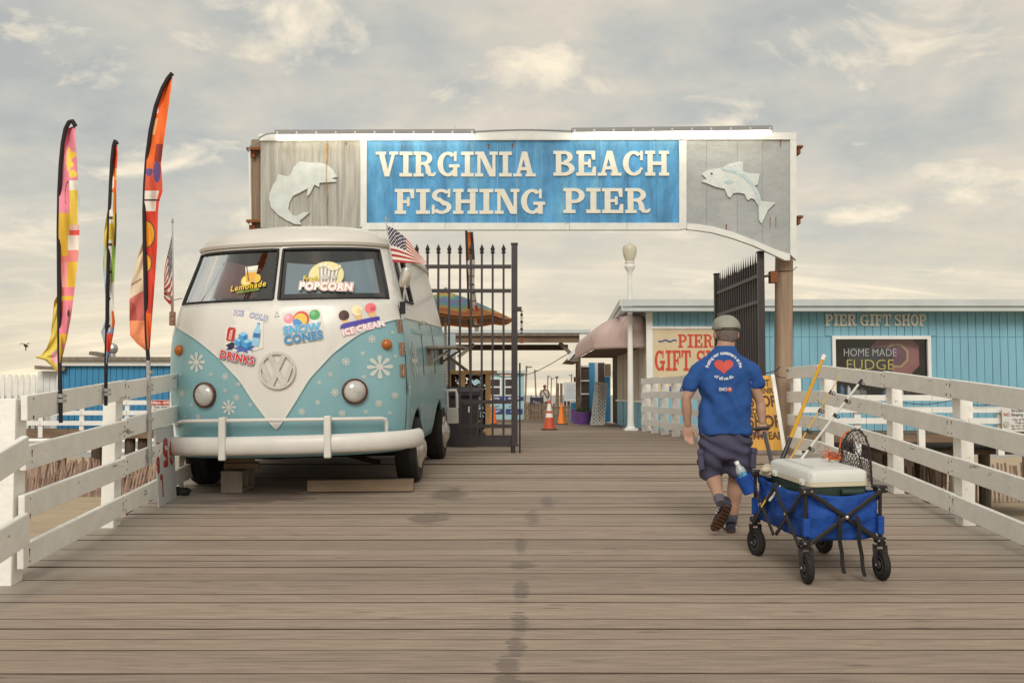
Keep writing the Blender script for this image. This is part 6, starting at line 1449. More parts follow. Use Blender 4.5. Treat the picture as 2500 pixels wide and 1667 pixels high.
# ================================================================== FLAGS
def pxgrid(mb, Y, top, bot, xl, xr, nu, nv, colf, mats, wave=.03, fr=3.0, both=False):
    """cloth between two edge curves given as photo x over y, at depth Y (metres), rippled in depth"""
    yl, xlv = zip(*xl); yr, xrv = zip(*xr)
    def pos(u, v):
        y = top + (bot - top) * v; a, b = float(np.interp(y, yl, xlv)), float(np.interp(y, yr, xrv)); x = a + (b - a) * u
        return P(x, y, Y + wave * math.sin(u * fr + v * 11) + wave * .5 * math.sin(u * 7 - v * 23))
    def mf(u, v):
        y = top + (bot - top) * v; a, b = float(np.interp(y, yl, xlv)), float(np.interp(y, yr, xrv))
        c = colf(a + (b - a) * u, y, u); m = flat(c, .8, 1.3)
        if m not in mats: mats.append(m)
        return mats.index(m)
    mb.grid(pos, nu, nv, mf=mf)
def on_curve(pts, y):
    ys, xs = zip(*pts); return float(np.interp(y, ys, xs))
def ell(x, y, cx, cy, rx, ry): return ((x - cx) / rx) ** 2 + ((y - cy) / ry) ** 2 < 1
def feather(label, Y, pole, split, r_, right, left, colr, coll, clamps, grey_to=None):
    base = P(*pole[0], Y); t = thing('feather_flag', label, 'flag', base)
    pts = [P(x, y, Y) for x, y in pole]
    def dense(p):
        out = []
        for a, b in zip(p[:-1], p[1:]):
            for i in range(4): out.append(a.lerp(b, i / 4))
        return out + [p[-1]]
    d = dense(pts)
    if grey_to is not None:
        k = max(i for i, p in enumerate(pole) if p[1] >= grey_to) * 4
        mb = MB(); mb.tube(d[:k + 1], r_ * 1.15, 10); mb.build('lower_pole', M_steel, t, smooth=True); d = d[k:]
    n = len(d); mb = MB(); mb.tube(d, [r_ * (1.0 if i < n * .6 else 1.0 + .3 * (i / n - .6)) for i in range(n)], 10); mb.build('pole_sleeve', pmat('flag_sleeve', (.022, .016, .02), .8), t, smooth=True)
    pe = sorted([(y, x) for x, y in pole])
    mats = []; mb = MB(); top, bot = right[0][1], right[-1][1]
    pxgrid(mb, Y, top, bot, pe, [(y, x) for x, y in right], 36, 320, colr, mats); mb.build('cloth', mats, t, smooth=True, fix=False)
    if left:
        mats = []; mb = MB(); pxgrid(mb, Y + .07, left[0][1], left[-1][1], pe, [(y, x) for x, y in left], 26, 150, coll, mats, .02); mb.build('cloth', mats, t, smooth=True, fix=False)
    for (x, y) in clamps:
        mb = MB(); c = P(x, y, Y); mb.tube([c + Vector((0, 0, -.012)), c + Vector((0, 0, .012))], r_ * 1.7, 10); mb.box(c + Vector((.0, .03, 0)), (.03, .06, .02)); mb.build('clamp', M_steel, t)
    return t
def c_orange(x, y, u):
    if y < 395:
        if ell(x, y, 374, 268, 9, 7): return 'd9b04a'
        if ell(x, y, 384, 270, 3, 8): return 'd8d6d2'
        if 290 < y < 330 and u < .35: return 'd8a878'
        if y > 352 and u > .52: return '8a3a30'
        return 'd5622b' if math.sin(x * 1.9) * math.sin(y * 1.1) < .93 else 'b04a22'
    if y < 412 and u < .45: return 'c9602f'
    if ell(x, y, 366, 396, 6, 5): return 'd9d4ce'
    if ell(x, y, 364, 415, 9, 16) or ell(x, y, 383, 420, 9, 26): return '5f4a78'
    if y < 465: return 'c4543c'
    if 487 < y < 491 : return '4a3038'
    if 466 < y < 516 and u < .8: return 'd6d2ca'
    if ell(x, y, 358, 572, 22, 34) or ell(x, y, 357, 642, 15, 24): return '6a4a34' if not (ell(x, y, 357, 572, 19, 31) or ell(x, y, 356, 642, 12, 21)) else 'dc9a30'
    if y < 765: return 'bf3c2a'
    return 'd5622b'
def c_orange_l(x, y, u):
    if y < 728 - (352 - x) * -.6 - 20: return 'c9b79e' if abs(y - (690 - (x - 330) * .6)) > 2.5 or x > 346 else '8a7468'
    if y < 782: return '9c4a42' if ell(x, y, 318, 770, 16, 34) else 'b4605a'
    return 'd98862' if math.sin(x * 1.1) * math.sin(y * .8) < .85 else 'b8653f'
feather('tall orange and red hot dog feather flag on a steel pole', 8.60, [(366, 1136), (365, 1050), (363, 960), (362, 880), (358, 820), (355, 700), (353, 600), (352, 520), (354, 450), (359, 380), (367, 320), (380, 260), (397, 215), (410, 192), (421, 179)], 0, .017,
        [(421, 190), (412, 260), (399, 350), (393, 400), (396, 440), (397, 468), (388, 494), (386, 520), (384, 600), (378, 690), (371, 780), (366, 852)],
        [(353, 575), (344, 605), (332, 640), (321, 690), (316, 730), (316, 780), (317, 818), (335, 840), (356, 856)], c_orange, c_orange_l, [(365, 908), (364, 940), (364, 950), (365, 1024), (365, 1112)], 880)
def c_pink(x, y, u):
    if y < 325: return 'cf7a8c'
    if ell(x, y, 168, 390, 6, 30) or ell(x, y, 178, 378, 8, 8) or ell(x, y, 178, 425, 10, 9) or ell(x, y, 174, 402, 6, 6): return 'd2b84a'
    if y > 440 and y < 550 and u > .5: return 'cfd0c6' if (x > 189 or y < 465) else 'd6bb50'
    if y < 500 and u < .5: return '7a4a52' if abs(math.hypot((x - 168) / 9, (y - 478) / 34) - 1) < .1 else 'cf7a8c'
    if y < 520: return 'cf7f90'
    if y < 575: return 'c8a238' if u < .52 else ('c9534c' if 562 < y < 580 else 'd0b4b0')
    if y < 640: return 'c8a238' if (u < .45 and y < 625) else ('cfc6bc' if y < 610 else 'cc7a74')
    if y < 700: return 'd08a96' if u < .45 else 'cba53a'
    if y < 722: return 'cc7484' if u > .35 else 'b4604e'
    if y < 734: return 'c8a238'
    if y < 815: return 'b8492f' if u < .3 and 735 < y < 775 else ('3c3a2c' if ell(x, y, 167, 765, 3, 8) else 'cc7484')
    if y < 838: return 'c8a238'
    return 'cc7f90' if u > .3 and y < 850 else 'c8a83c'
def c_yel(x, y, u): return 'd8a0a4' if ell(x, y, 136, 872, 11, 16) else ('c9b658' if u < .85 else 'bda040')
feather('pink and yellow dessert feather flag clipped to the rail near its first post', 6.74, [(148.5, 1032), (148, 990), (147, 940), (145, 860), (144, 700), (143, 560), (144.5, 470), (148, 400), (153, 350), (160, 315), (168, 299), (177, 296), (184, 308)], 0, .0135,
        [(184, 309), (186, 360), (190, 430), (195, 500), (194, 570), (191, 630), (183, 700), (174, 770), (163, 830), (149, 885)],
        [(143, 715), (132, 735), (128, 780), (124, 820), (114, 850), (100, 868), (85, 871), (88, 874), (108, 878), (124, 892), (143, 912)], c_pink, c_yel, [(148, 966), (148, 978)])
def c_rain(x, y, u):
    if y < 412: return 'd0482a'
    if y < 470: return 'd6d2c8' if u < .55 and ell(x, y, 272, 445, 8, 18) else ('d9b43c' if u > .7 and y < 440 else 'd0642e')
    if u < .5:
        if 470 < y < 545 or 585 < y < 700 or 712 < y < 810: return '4a4448' if int(y / 22) % 3 == 0 and int(y) % 22 < 7 else 'cfcdc8'
    if y < 520: return 'cc7a30'
    if y < 600: return '54464a' if u > .75 else 'c8ae3a'
    if y < 690: return '86a84c'
    if y < 760: return 'c9c7c2'
    if y < 800: return 'd4682e' if u > .6 else 'cfcdc8'
    if y < 815: return '7c86b0'
    if y < 858: return 'cc4a30'
    return '8494b8'
def c_rl(x, y, u): return 'c9b04a' if y < 600 else ('b4c0a0' if y < 660 else 'a9b8c4')
feather('narrow rainbow lettered feather flag clipped to the top rail', 7.55, [(258.5, 990), (258.5, 930), (259, 880), (261, 800), (263, 700), (265, 600), (267, 520), (270, 450), (273, 395), (277, 358), (281, 344), (286, 352)], 0, .0135,
        [(286, 355), (288, 378), (285, 410), (284, 470), (285, 550), (282, 630), (278, 710), (278, 760), (281, 785), (277, 815), (270, 850), (262, 888)],
        [(264, 500), (255, 560), (251, 630), (253, 680), (257, 720), (257, 780), (246, 810), (256, 845)], c_rain, c_rl, [(259, 952), (259, 962)])
def c_gate(x, y, u):
    if y < 632: return 'b8642e' if u < .6 else '3c3236'
    if 745 < y < 790: return 'a8442f' if u > .5 else 'c9c4ba'
    return '5a5058' if (math.sin(y * .31) > .75) else 'cbc4b8'
t = thing('feather_flag', 'slim white and orange feather flag rising behind the closed gate', 'flag', (P(1148, 820, 15.9).x, 15.9, ZF))
mats = []; mb = MB(); pxgrid(mb, 15.9, 566, 810, [(566, 1138), (640, 1141), (700, 1146), (760, 1152), (810, 1160)], [(566, 1155), (640, 1160), (690, 1158), (740, 1164), (780, 1172), (810, 1168)], 8, 90, c_gate, mats, .04); mb.build('cloth', mats, t, smooth=True, fix=False)
mb = MB(); q = P(1142, 640, 15.9); mb.tube([(q.x + .07, 15.9, ZF), (q.x + .03, 15.9, 2.6), P(1138, 566, 15.9), P(1139, 500, 15.9)], .018, 8); mb.build('pole', M_black, t, smooth=True)

# American flags on the van
STR, STW, STB = 'a83236', 'd8d2c8', '33344f'
def usflag(label, pole_a, pole_b, Y, T, B, nu=60, nv=52, wave=.02):
    t = thing('hand_flag', label, 'flag', P(*pole_b, Y))
    mb = MB(); mb.tube([P(*pole_b, Y), P(*pole_a, Y)], .007, 6); mb.build('staff', M_steel, t)
    mb = MB(); c = P(*pole_a, Y); mb.lathe([(.004, -.01), (.012, .01), (.01, .035), (.002, .05)], c, 8); mb.build('finial', M_steel, t)
    def ip(C, u):
        k = [i / (len(C) - 1) for i in range(len(C))]; return (float(np.interp(u, k, [c_[0] for c_ in C])), float(np.interp(u, k, [c_[1] for c_ in C])))
    def pos(u, v):
        a, b = ip(T, u), ip(B, u); return P(a[0] + (b[0] - a[0]) * v, a[1] + (b[1] - a[1]) * v, Y + wave * math.sin(u * 9 + v * 2) * u)
    mats = [flat(STR, .8), flat(STW, .8), flat(STB, .8)]
    def mf(u, v):
        if v < 7 / 13 and u < .4:
            a, b = u / .4 * 11, v * 13 / 7 * 9
            i, j = int(a), int(b)
            return 1 if (i + j) % 2 == 0 and abs(a - i - .5) < .33 and abs(b - j - .5) < .36 else 2
        return 0 if int(v * 13) % 2 == 0 else 1
    mb = MB(); mb.grid(pos, nu * 2, nv * 2, mf=mf); mb.build('cloth', mats, t, smooth=True, fix=False)
usflag('American flag streaming from the van mirror beside the gate', (942, 540), (972, 735), 9.72, [(945, 551), (965, 560), (990, 580), (1010, 605), (1030, 628), (1041, 640)], [(957, 640), (975, 641), (995, 642), (1015, 642), (1030, 643), (1042, 644)])
usflag('American flag hanging folded at the van corner by the railing', (421, 545), (423, 790), 9.42, [(421, 566), (414, 600), (407, 630), (402, 655), (401, 668)], [(421, 730), (416, 745), (411, 740), (405, 733), (400, 727)])
mb = MB(); mb.tube([P(405, 708, 9.42), P(420, 732, 9.42), P(421, 790, 9.42)], .012, 8); mb.box(P(421, 778, 9.43), (.045, .05, .13)); mb.tube([P(421, 733, 9.42), P(445, 728, 9.6)], .004, 5)
tag(mb.build('mirror_bracket', M_hinge, loc=P(421, 780, 9.42)), 'rusty empty mirror bracket on the van corner by the railing', 'bracket')

# leaning white price sign, upside down, against the left railing
BL, BR = G(389, 1238), G(431, 1214.6)
TL = P(379, 1049, 8.86); TR = P(423, 1035, 9.36)
t = thing('price_sign', 'white board with upside down red price digits leaning on the railing', 'sign', BL)
nrm = (BR - BL).cross(TL - BL).normalized(); nrm = -nrm if nrm.x < 0 else nrm
sf = lambda u, v, w=0: BL.lerp(BR, u).lerp(TL.lerp(TR, u), v) + nrm * w
mb = MB(); mb.add([sf(0, 0), sf(1, 0), sf(1, 1), sf(0, 1), sf(0, 0, -.015), sf(1, 0, -.015), sf(1, 1, -.015), sf(0, 1, -.015)], [(0, 1, 2, 3), (7, 6, 5, 4), (0, 4, 5, 1), (1, 5, 6, 2), (2, 6, 7, 3), (3, 7, 4, 0)])
mb.build('board', pmat('sign_white', (.56, .57, .57), .5, var=.06, vs=5), t)
Wd, Hd = (BR - BL).length, (TL - BL).length
for (s_, u, v, h, sx) in (('5', .47, .68, .24, .9), ('$', .80, .62, .17, .9), ('-', .10, .72, .3, .5), ('8', .05, .55, .14, .8), ('L', .20, .27, .19, .5)):
    mb = MB(); put2d(mb, text2d(s_, h, .05, 'CENTER', sx), lambda a, b: sf(u - a / Wd, v - b / Hd, .003)); mb.build('print', pmat('sign_red', (.40, .04, .03), .5), t, fix=False)
mb = MB(); c = G(442, 1208)
for i in range(9): mb.lathe([(0, -.02), (.03, -.015), (.038, .01), (.02, .035), (0, .04)], c + Vector((rnd.uniform(-.08, .08), rnd.uniform(-.05, .05), rnd.uniform(.02, .05))), 7, Euler((rnd.uniform(-1, 1), rnd.uniform(-1, 1), 0)).to_matrix())
tag(mb.build('rag', M_tyre, loc=c), 'small crumpled black rag on the deck beside the leaning white board', 'rag')

# yellow plank sandwich board by the pole
Yb = 13.45; f = lambda x, y: P(x, y, Yb)
A, B, C, D = f(1800, 1106), f(1914, 1106), f(1892, 916), f(1800, 916)
t = thing('sandwich_board', 'varnished yellow plank board with painted shop words by the pole', 'signboard', (A.x, Yb, ZF))
sf2 = lambda u, v, w=0: A.lerp(B, u).lerp(D.lerp(C, u), v) + Vector((0, -w + .16 * v, 0))
M_yel = pmat('varnished_pine', (.62, .33, .05), .45, var=.22, vs=4, st=(3, 1, .3), col2=(.40, .18, .03), thr=(.58, .7), c2s=3)
for i in range(5):
    u0, u1 = i / 5 + .002, (i + 1) / 5 - .002
    mb = MB(); mb.add([sf2(u0, .03), sf2(u1, .03), sf2(u1, 1), sf2(u0, 1), sf2(u0, .03, -.02), sf2(u1, .03, -.02), sf2(u1, 1, -.02), sf2(u0, 1, -.02)], [(0, 1, 2, 3), (7, 6, 5, 4), (0, 4, 5, 1), (1, 5, 6, 2), (2, 6, 7, 3), (3, 7, 4, 0)]); mb.build('plank', M_yel, t)
for u in (.985,): mb = MB(); mb.bar(sf2(u + .03, 0, .005), sf2(u + .03, 1.01, .005), .05, .03, up=Vector((0, 1, 0))); mb.build('edge_strip', M_white, t)
mb = MB(); mb.bar(sf2(0, .015), sf2(1, .015), .04, .05); mb.build('foot', M_woodgrey, t)
for u in (.05, .9): mb = MB(); mb.bar(sf2(u, .98, -.03), sf2(u, .98, -.03) + Vector((0, .5, -1.04)), .04, .04); mb.build('back_leg', M_woodgrey, t)
Wd2, Hd2 = (B - A).length, (D - A).length
for (s_, u, v, h) in (('GIFT', .72, .90, .09), ('SOUVENIRS', .66, .80, .075), ('STOP', .67, .66, .15), ('AND', .34, .53, .08), ('SHOP', .66, .40, .16), ('SWIMWEAR!', .56, .22, .10)):
    mb = MB(); put2d(mb, text2d(s_, h, .035, 'CENTER', .85), lambda a, b: sf2(u + a / Wd2, v + b / Hd2, .004)); mb.build('lettering', pmat('brown_lettering', (.10, .045, .015), .6), t, fix=False)
# twig wire hooked on the rail end near the pole
mb = MB(); mb.tube([P(1862, 912, 13.4), P(1885, 908, 13.4), P(1892, 905, 13.4), P(1905, 895, 13.4)], .008, 5); mb.tube([P(1892, 915, 13.4), P(1905, 921, 13.4), P(1918, 922, 13.4)], .006, 5)
tag(mb.build('tie_wire', M_black, loc=P(1885, 908, 13.4)), 'loop of black tie wire on the rail end above the yellow board', 'wire')
# ================================================================== WALKING MAN
Y0 = 7.72
def J(x, y, dy=0.0): return P(x, y, Y0 + dy)
man_loc = Vector((J(1770, 1290).x, 7.80, zdeck(7.80)))
man = thing('person', 'walking man in blue slogan shirt, navy cargo shorts and pale flat cap', 'person', man_loc)
def fuse(mb, name, mat, voxel, smooth_it, parent, fold=None):
    """join overlapping forms into one continuous skin (voxel remesh + smoothing)"""
    o = mb.build(name, mat, parent, fix=True)
    r_ = o.modifiers.new('r', 'REMESH'); r_.mode = 'VOXEL'; r_.voxel_size = voxel
    s_ = o.modifiers.new('s', 'SMOOTH'); s_.iterations = smooth_it; s_.factor = .5
    dg = bpy.context.evaluated_depsgraph_get(); me = bpy.data.meshes.new_from_object(o.evaluated_get(dg))
    o.modifiers.clear(); old = o.data; o.data = me; me.name = name; bpy.data.meshes.remove(old)
    if not me.materials: me.materials.append(mat)
    if fold:
        off = parent.matrix_world.translation
        no = [v.normal.copy() for v in me.vertices]
        for v, n_ in zip(me.vertices, no): v.co += n_ * fold(v.co + off)
    me.polygons.foreach_set('use_smooth', [True] * len(me.polygons)); me.update()
    return o
def limb(mb, pts, rs, n=14, sq=None):
    """tapered limb with rounded ends"""
    pts = [Vector(p) for p in pts]; k = len(pts); P2, R2 = [], []
    for i in range(k - 1):
        for j in range(5):
            t = j / 5; P2.append(pts[i].lerp(pts[i + 1], t)); R2.append(rs[i] + (rs[i + 1] - rs[i]) * (t * t * (3 - 2 * t)))
    P2.append(pts[-1]); R2.append(rs[-1])
    d0 = (P2[0] - P2[1]).normalized(); d1 = (P2[-1] - P2[-2]).normalized()
    P2 = [P2[0] + d0 * R2[0] * .75, P2[0] + d0 * R2[0] * .45] + P2 + [P2[-1] + d1 * R2[-1] * .45, P2[-1] + d1 * R2[-1] * .75]
    R2 = [R2[0] * .45, R2[0] * .85] + R2 + [R2[-1] * .85, R2[-1] * .45]
    mb.tube(P2, R2, n, squash=sq)
def ellipsoid(mb, c, r_, M=None, n=16):
    prof = [(math.sin(math.pi * i / 12), -math.cos(math.pi * i / 12)) for i in range(1, 12)]
    S = Matrix.Diagonal(Vector(r_)); M = (M @ S) if M else S
    mb.lathe(prof, c, n, M)
def loft(mb, rings, n=28, pw=2.3):
    """stack of superellipse rings: (centre, half width x, half depth y)"""
    vs = []
    for c, a, b in rings:
        for i in range(n):
            t = 2 * math.pi * i / n; ct, st = math.cos(t), math.sin(t)
            vs.append(Vector(c) + Vector((a * math.copysign(abs(ct) ** (2 / pw), ct), b * math.copysign(abs(st) ** (2 / pw), st), 0)))
    k = len(rings); fs = [(i * n + j, i * n + (j + 1) % n, (i + 1) * n + (j + 1) % n, (i + 1) * n + j) for i in range(k - 1) for j in range(n)] + [tuple(range(n - 1, -1, -1)), tuple(range((k - 1) * n, k * n))]
    mb.add(vs, fs)
M_skin = pmat('skin', (.40, .235, .165), .55, var=.10, vs=6, spec=.35, bump=.05, bs=60)
hip_c = J(1770, 1085); chest_c = J(1768, 930); neck_c = J(1770, 848, .01)
head_c = J(1773, 812, .05)
sL, sR = J(1720, 890), J(1822, 892)
eL, wL = J(1675, 972, -.02), J(1679, 1036, .02)
eR, wR = J(1857, 985, .0), J(1860, 1030, -.03)
kL, aL = J(1738, 1150, .10), J(1756, 1218, -.16)
kR, aR = J(1797, 1165, .10), J(1789, 1262, .12)
hL, hR = J(1742, 1085), J(1800, 1085)
grip = J(1864, 1046, -.07)
def hand(mb, wrist, d, side, curl, palm_n):
    """palm and five fingers; d = direction wrist to knuckles, palm_n = palm facing, side = direction to thumb side"""
    d = d.normalized(); palm_n = palm_n.normalized(); s = side.normalized()
    k = wrist + d * .095
    M = Matrix((s, palm_n, d)).transposed()
    ellipsoid(mb, wrist + d * .055, (.042, .017, .058), M)
    ellipsoid(mb, wrist + d * .08, (.042, .015, .03), M)
    for i, (off, ln, r_) in enumerate(((.030, .072, .0092), (.010, .080, .0095), (-.011, .074, .0090), (-.030, .058, .0080))):
        p = k + s * off - d * .012; pts = [p]; a = 0; dd = d
        for j, f in enumerate((.48, .30, .24)):
            a += curl[j] * (1 + .08 * i); dd = (d * math.cos(a) + palm_n * math.sin(a)); p = p + dd * ln * f; pts.append(p)
        limb(mb, pts, [r_, r_ * .95, r_ * .88, r_ * .75], 8)
    b = wrist + d * .030 + s * .03; td = (d * .75 + s * .55 + palm_n * .35).normalized(); td2 = (d * .8 + palm_n * .5 + s * .05).normalized()
    limb(mb, [b - s * .012, b + td * .036, b + td * .036 + td2 * .03, b + td * .036 + td2 * .053], [.015, .0115, .0105, .0085], 8)
def build_man():
    mb = MB()
    # head with face turned away along +Y
    ellipsoid(mb, head_c + Vector((0, .0, .008)), (.083, .104, .114)); ellipsoid(mb, head_c + Vector((0, .035, -.06)), (.064, .066, .07))
    limb(mb, [head_c + Vector((0, .1, .03)), head_c + Vector((0, .118, -.015))], [.012, .017], 8)        # nose
    ellipsoid(mb, head_c + Vector((0, .088, -.055)), (.026, .014, .012)); ellipsoid(mb, head_c + Vector((0, .082, .045)), (.055, .02, .012))
    for s in (-1, 1): ellipsoid(mb, head_c + Vector((s * .089, -.008, -.018)), (.012, .024, .036), Euler((R(10), 0, R(-20 * s))).to_matrix())
    limb(mb, [head_c + Vector((0, -.015, -.06)), neck_c + Vector((0, 0, -.03))], [.068, .074])
    loft(mb, [(hip_c + Vector((0, 0, -.06)), .15, .1), (hip_c, .17, .11), (J(1770, 1020), .155, .1), (chest_c, .165, .105), (J(1768, 895), .13, .08), (J(1768, 870), .09, .06), (neck_c, .055, .05)])
    for s_, e_, w_ in ((sL, eL, wL), (sR, eR, wR)):
        limb(mb, [s_, s_.lerp(e_, .5), e_, e_.lerp(w_, .35), w_], [.042, .044, .037, .040, .027])
    limb(mb, [hL, hL.lerp(kL, .5), kL, kL.lerp(aL, .35), kL.lerp(aL, .7), aL], [.09, .082, .062, .062, .045, .038]); limb(mb, [hR, hR.lerp(kR, .5), kR, kR.lerp(aR, .35), kR.lerp(aR, .7), aR], [.09, .082, .060, .062, .044, .036])
    limb(mb, [aL, aL + Vector((.0, .0, -.03))], [.033, .03]); limb(mb, [aR, aR + Vector((0, .03, -.05))], [.036, .042])
    # left hand hangs, palm half turned back; right hand closes round the grip
    hand(mb, wL, Vector((.03, -.03, -1)), Vector((.75, -.1, .0)), (.25, .35, .25), Vector((.15, -1, 0)))
    hand(mb, wR, Vector((.10, -.25, -.95)), Vector((-1, -.05, -.1)), (.75, 1.25, .95), Vector((-.1, .95, -.3)))
    body = fuse(mb, 'body', M_skin, .0062, 3, man)
    # eyes
    for s in (-1, 1):
        mb = MB(); ellipsoid(mb, head_c + Vector((s * .032, .088, .015)), (.013, .012, .011), n=10); mb.build('eye', flat('2a2220'), man, smooth=True)
    # hair fringe below the cap
    mb = MB(); ellipsoid(mb, head_c + Vector((0, -.012, .0)), (.089, .102, .106)); ellipsoid(mb, head_c + Vector((0, -.045, -.04)), (.070, .060, .058))
    hair = fuse(mb, 'hair', pmat('grey_hair', (.16, .125, .11), .8, var=.35, vs=60, st=(1, 1, .3), bump=.4, bs=120), .006, 2, man)
    # drop hair in front of the ears and above the cap line
    me = hair.data; bm = bmesh.new(); bm.from_mesh(me); off = man.matrix_world.translation
    bad = [v for v in bm.verts if (v.co + off - head_c).y > .02 or (v.co + off - head_c).z > .07]
    bmesh.ops.delete(bm, geom=bad, context='VERTS'); bm.to_mesh(me); bm.free()
    # cap
    M_cap = pmat('cap_cloth', (.30, .295, .255), .85, var=.12, vs=8, bump=.3, bs=50)
    mb = MB(); cc = head_c + Vector((0, .005, .042))
    vs = []; n = 28; rings = 11
    for j in range(rings):
        a = j / (rings - 1) * math.pi / 2
        for i in range(n):
            t = 2 * math.pi * i / n; fx, fy = math.cos(t), math.sin(t); front = max(0, fy)
            rx, ry = .102 + .004 * math.sin(3 * t + j), .122 + .012 * front
            z = (.090 * math.sin(a) ** .85) * (1 - .35 * front) + .01 * math.sin(5 * t) * (1 - j / rings) * .25
            dz = -.022 * (1 if fy < 0 else 1 - fy) * (1 - math.sin(a))
            vs.append(cc + Vector((rx * fx * math.cos(a) ** .8, ry * fy * math.cos(a) ** .8, z + dz)))
    fs = [(j * n + i, j * n + (i + 1) % n, (j + 1) * n + (i + 1) % n, (j + 1) * n + i) for j in range(rings - 1) for i in range(n)] + [tuple(range((rings - 1) * n, rings * n))]
    mb.add(vs, fs); cap = mb.build('cap', M_cap, man, smooth=True, angle=80); cap.modifiers.new('t', 'SOLIDIFY').thickness = .006
    mb = MB(); mb.grid(lambda u, v: cc + Vector(((u - .5) * .15, .085 + .06 * v * (1 - (2 * u - 1) ** 2 * .6), -.012 - .02 * v)), 10, 4); o = mb.build('cap_brim', M_cap, man, smooth=True); o.modifiers.new('t', 'SOLIDIFY').thickness = .006
    mb = MB(); mb.tube([cc + Vector((.104 * math.cos(a), .126 * math.sin(a), -.014)) for a in [math.pi * (1.33 + .5 * i / 10) for i in range(11)]], .006, 6); mb.build('cap_strap', flat('3a3630'), man)
    # shirt
    mb = MB()
    loft(mb, [(J(1771, 1059), .204, .148), (J(1771, 1040), .206, .150), (J(1770, 1000), .198, .145), (J(1769, 955), .190, .140), (J(1769, 920), .187, .135), (J(1769, 893), .178, .125), (J(1769, 878), .158, .112), (J(1769, 865), .122, .098), (J(1769, 853), .090, .088), (J(1770, 845), .078, .080)], 36, 2.2)
    limb(mb, [J(1731, 888), J(1703, 908), J(1690, 928), J(1685, 938)], [.066, .067, .062, .063], 18); limb(mb, [J(1810, 888), J(1835, 908), J(1845, 926), J(1848, 936)], [.066, .067, .062, .063], 18)
    def fold(p):
        u = (p.x - J(1770, 950).x) / .2; z = (p.z - J(1770, 1059).z) / .7
        f = .012 * math.sin(9 * u + 16 * z + 3 * noise.noise(p * 5)) * max(0, 1 - abs(z - .28) * 2.2)
        f += .011 * math.sin((p.x * 11 - p.z * 24) + 2.5 * noise.noise(p * 6)) * max(0, 1 - abs(z - .45) * 3) * (1 if abs(u) > .35 else .5)
        f += .014 * noise.noise(p * 7) + .008 * noise.noise(p * 17)
        return f * (1 if z < .93 else .2)
    M_shirt = pmat('royal_blue_shirt', (.022, .080, .27), .8, var=.08, vs=4, bump=.25, bs=200, spec=.25)
    shirt = fuse(mb, 'shirt', M_shirt, .009, 5, man, fold)
    # shorts
    mb = MB()
    loft(mb, [(J(1772, 1118), .180, .100), (J(1771, 1095), .198, .118), (J(1770, 1072), .201, .130), (J(1770, 1050), .195, .132)], 30, 2.3)
    limb(mb, [J(1742, 1100), J(1738, 1130, .04), J(1739, 1150, .06)], [.112, .106, .102], 18); limb(mb, [J(1799, 1100), J(1803, 1130, .03), J(1804, 1146, .05)], [.108, .110, .108], 18)
    def fold2(p): return .016 * noise.noise(p * 9) + .008 * math.sin(p.z * 60 + p.x * 25 + 3 * noise.noise(p * 7))
    M_shorts = pmat('navy_shorts', (.075, .07, .115), .85, var=.14, vs=5, bump=.3, bs=150, spec=.2)
    fuse(mb, 'shorts', M_shorts, .009, 4, man, fold2)
    for (x, y, sg) in ((1712, 1122, -1), (1831, 1118, 1)):
        mb = MB(); c = J(x, y, -.01); mb.box(c, (.045, .15, .15), (0, R(4 * sg), R(12 * sg))); mb.box(c + Vector((sg * .004, 0, .06)), (.05, .16, .045), (0, R(4 * sg), R(12 * sg))); mb.build('cargo_pocket', M_shorts, man, bevel=.012)
    # socks and shoes
    def shoe(heel, toe_dir, up, name_up):
        fwd = toe_dir.normalized(); up = (up - fwd * up.dot(fwd)).normalized(); rt = fwd.cross(up).normalized()
        T = lambda x, y, z: heel + rt * x + fwd * y + up * z
        outline = [(0, -.005, .026), (.03, .0, .034), (.09, .005, .034), (.15, .004, .042), (.20, 0, .046), (.245, -.006, .040), (.272, -.01, .022), (.28, -.012, .006)]
        pr = lambda k: [(cx + hw, y) for y, cx, hw in outline] + [(cx - hw, y) for y, cx, hw in outline[::-1]]
        poly = pr(0)
        mb = MB(); mb.prism(poly, 0, .024, lambda u, v, w: T(u, v, w)); so = mb.build('sole', pmat('shoe_sole', (.075, .038, .026), .7, var=.3, vs=20), man, bevel=.006)
        for i in range(7):
            y = .03 + i * .036; mb = MB(); mb.bar(T(-.03, y, -.003), T(.03, y + .012, -.003), .008, .007, up=up); sub(mb, 'tread', pmat('tread_orange', (.13, .06, .03), .7), so, man)
        mb = MB(); rings = []
        prof = [(.0, .03, .03, .05), (.03, .036, .036, .075), (.07, .036, .036, .09), (.11, .036, .038, .085), (.15, .038, .041, .065), (.2, .04, .043, .05), (.245, .03, .036, .038), (.272, .015, .02, .03)]
        n = 14; vs = []
        for y, hb, ht, h in prof:
            for i in range(n):
                a = math.pi * i / (n - 1); vs.append(T(-math.cos(a) * (ht if abs(math.cos(a)) > .6 else ht * .85), y, .022 + h * math.sin(a)))
        fs = [(j * n + i, j * n + i + 1, (j + 1) * n + i + 1, (j + 1) * n + i) for j in range(len(prof) - 1) for i in range(n - 1)] + [tuple(range(n)), tuple(range((len(prof) - 1) * n, len(prof) * n))]
        mb.add(vs, fs); mb.tube([T(0, .02, .07), T(0, .04, .095), T(0, .05, .115)], [.036, .038, .036], 14)
        upo = mb.build('shoe_upper', pmat('shoe_navy', (.04, .04, .06), .7, var=.25, vs=20), man, smooth=True, angle=50)
        for sgn in (-1, 1):
            for k_ in range(3):
                mb = MB(); y = .06 + k_ * .03; mb.tube([T(sgn * .043, y, .03), T(sgn * .041, y + .012, .055), T(sgn * .030, y + .024, .078)], .005, 5); sub(mb, 'stripe', flat('cfcdc8'), upo, man)
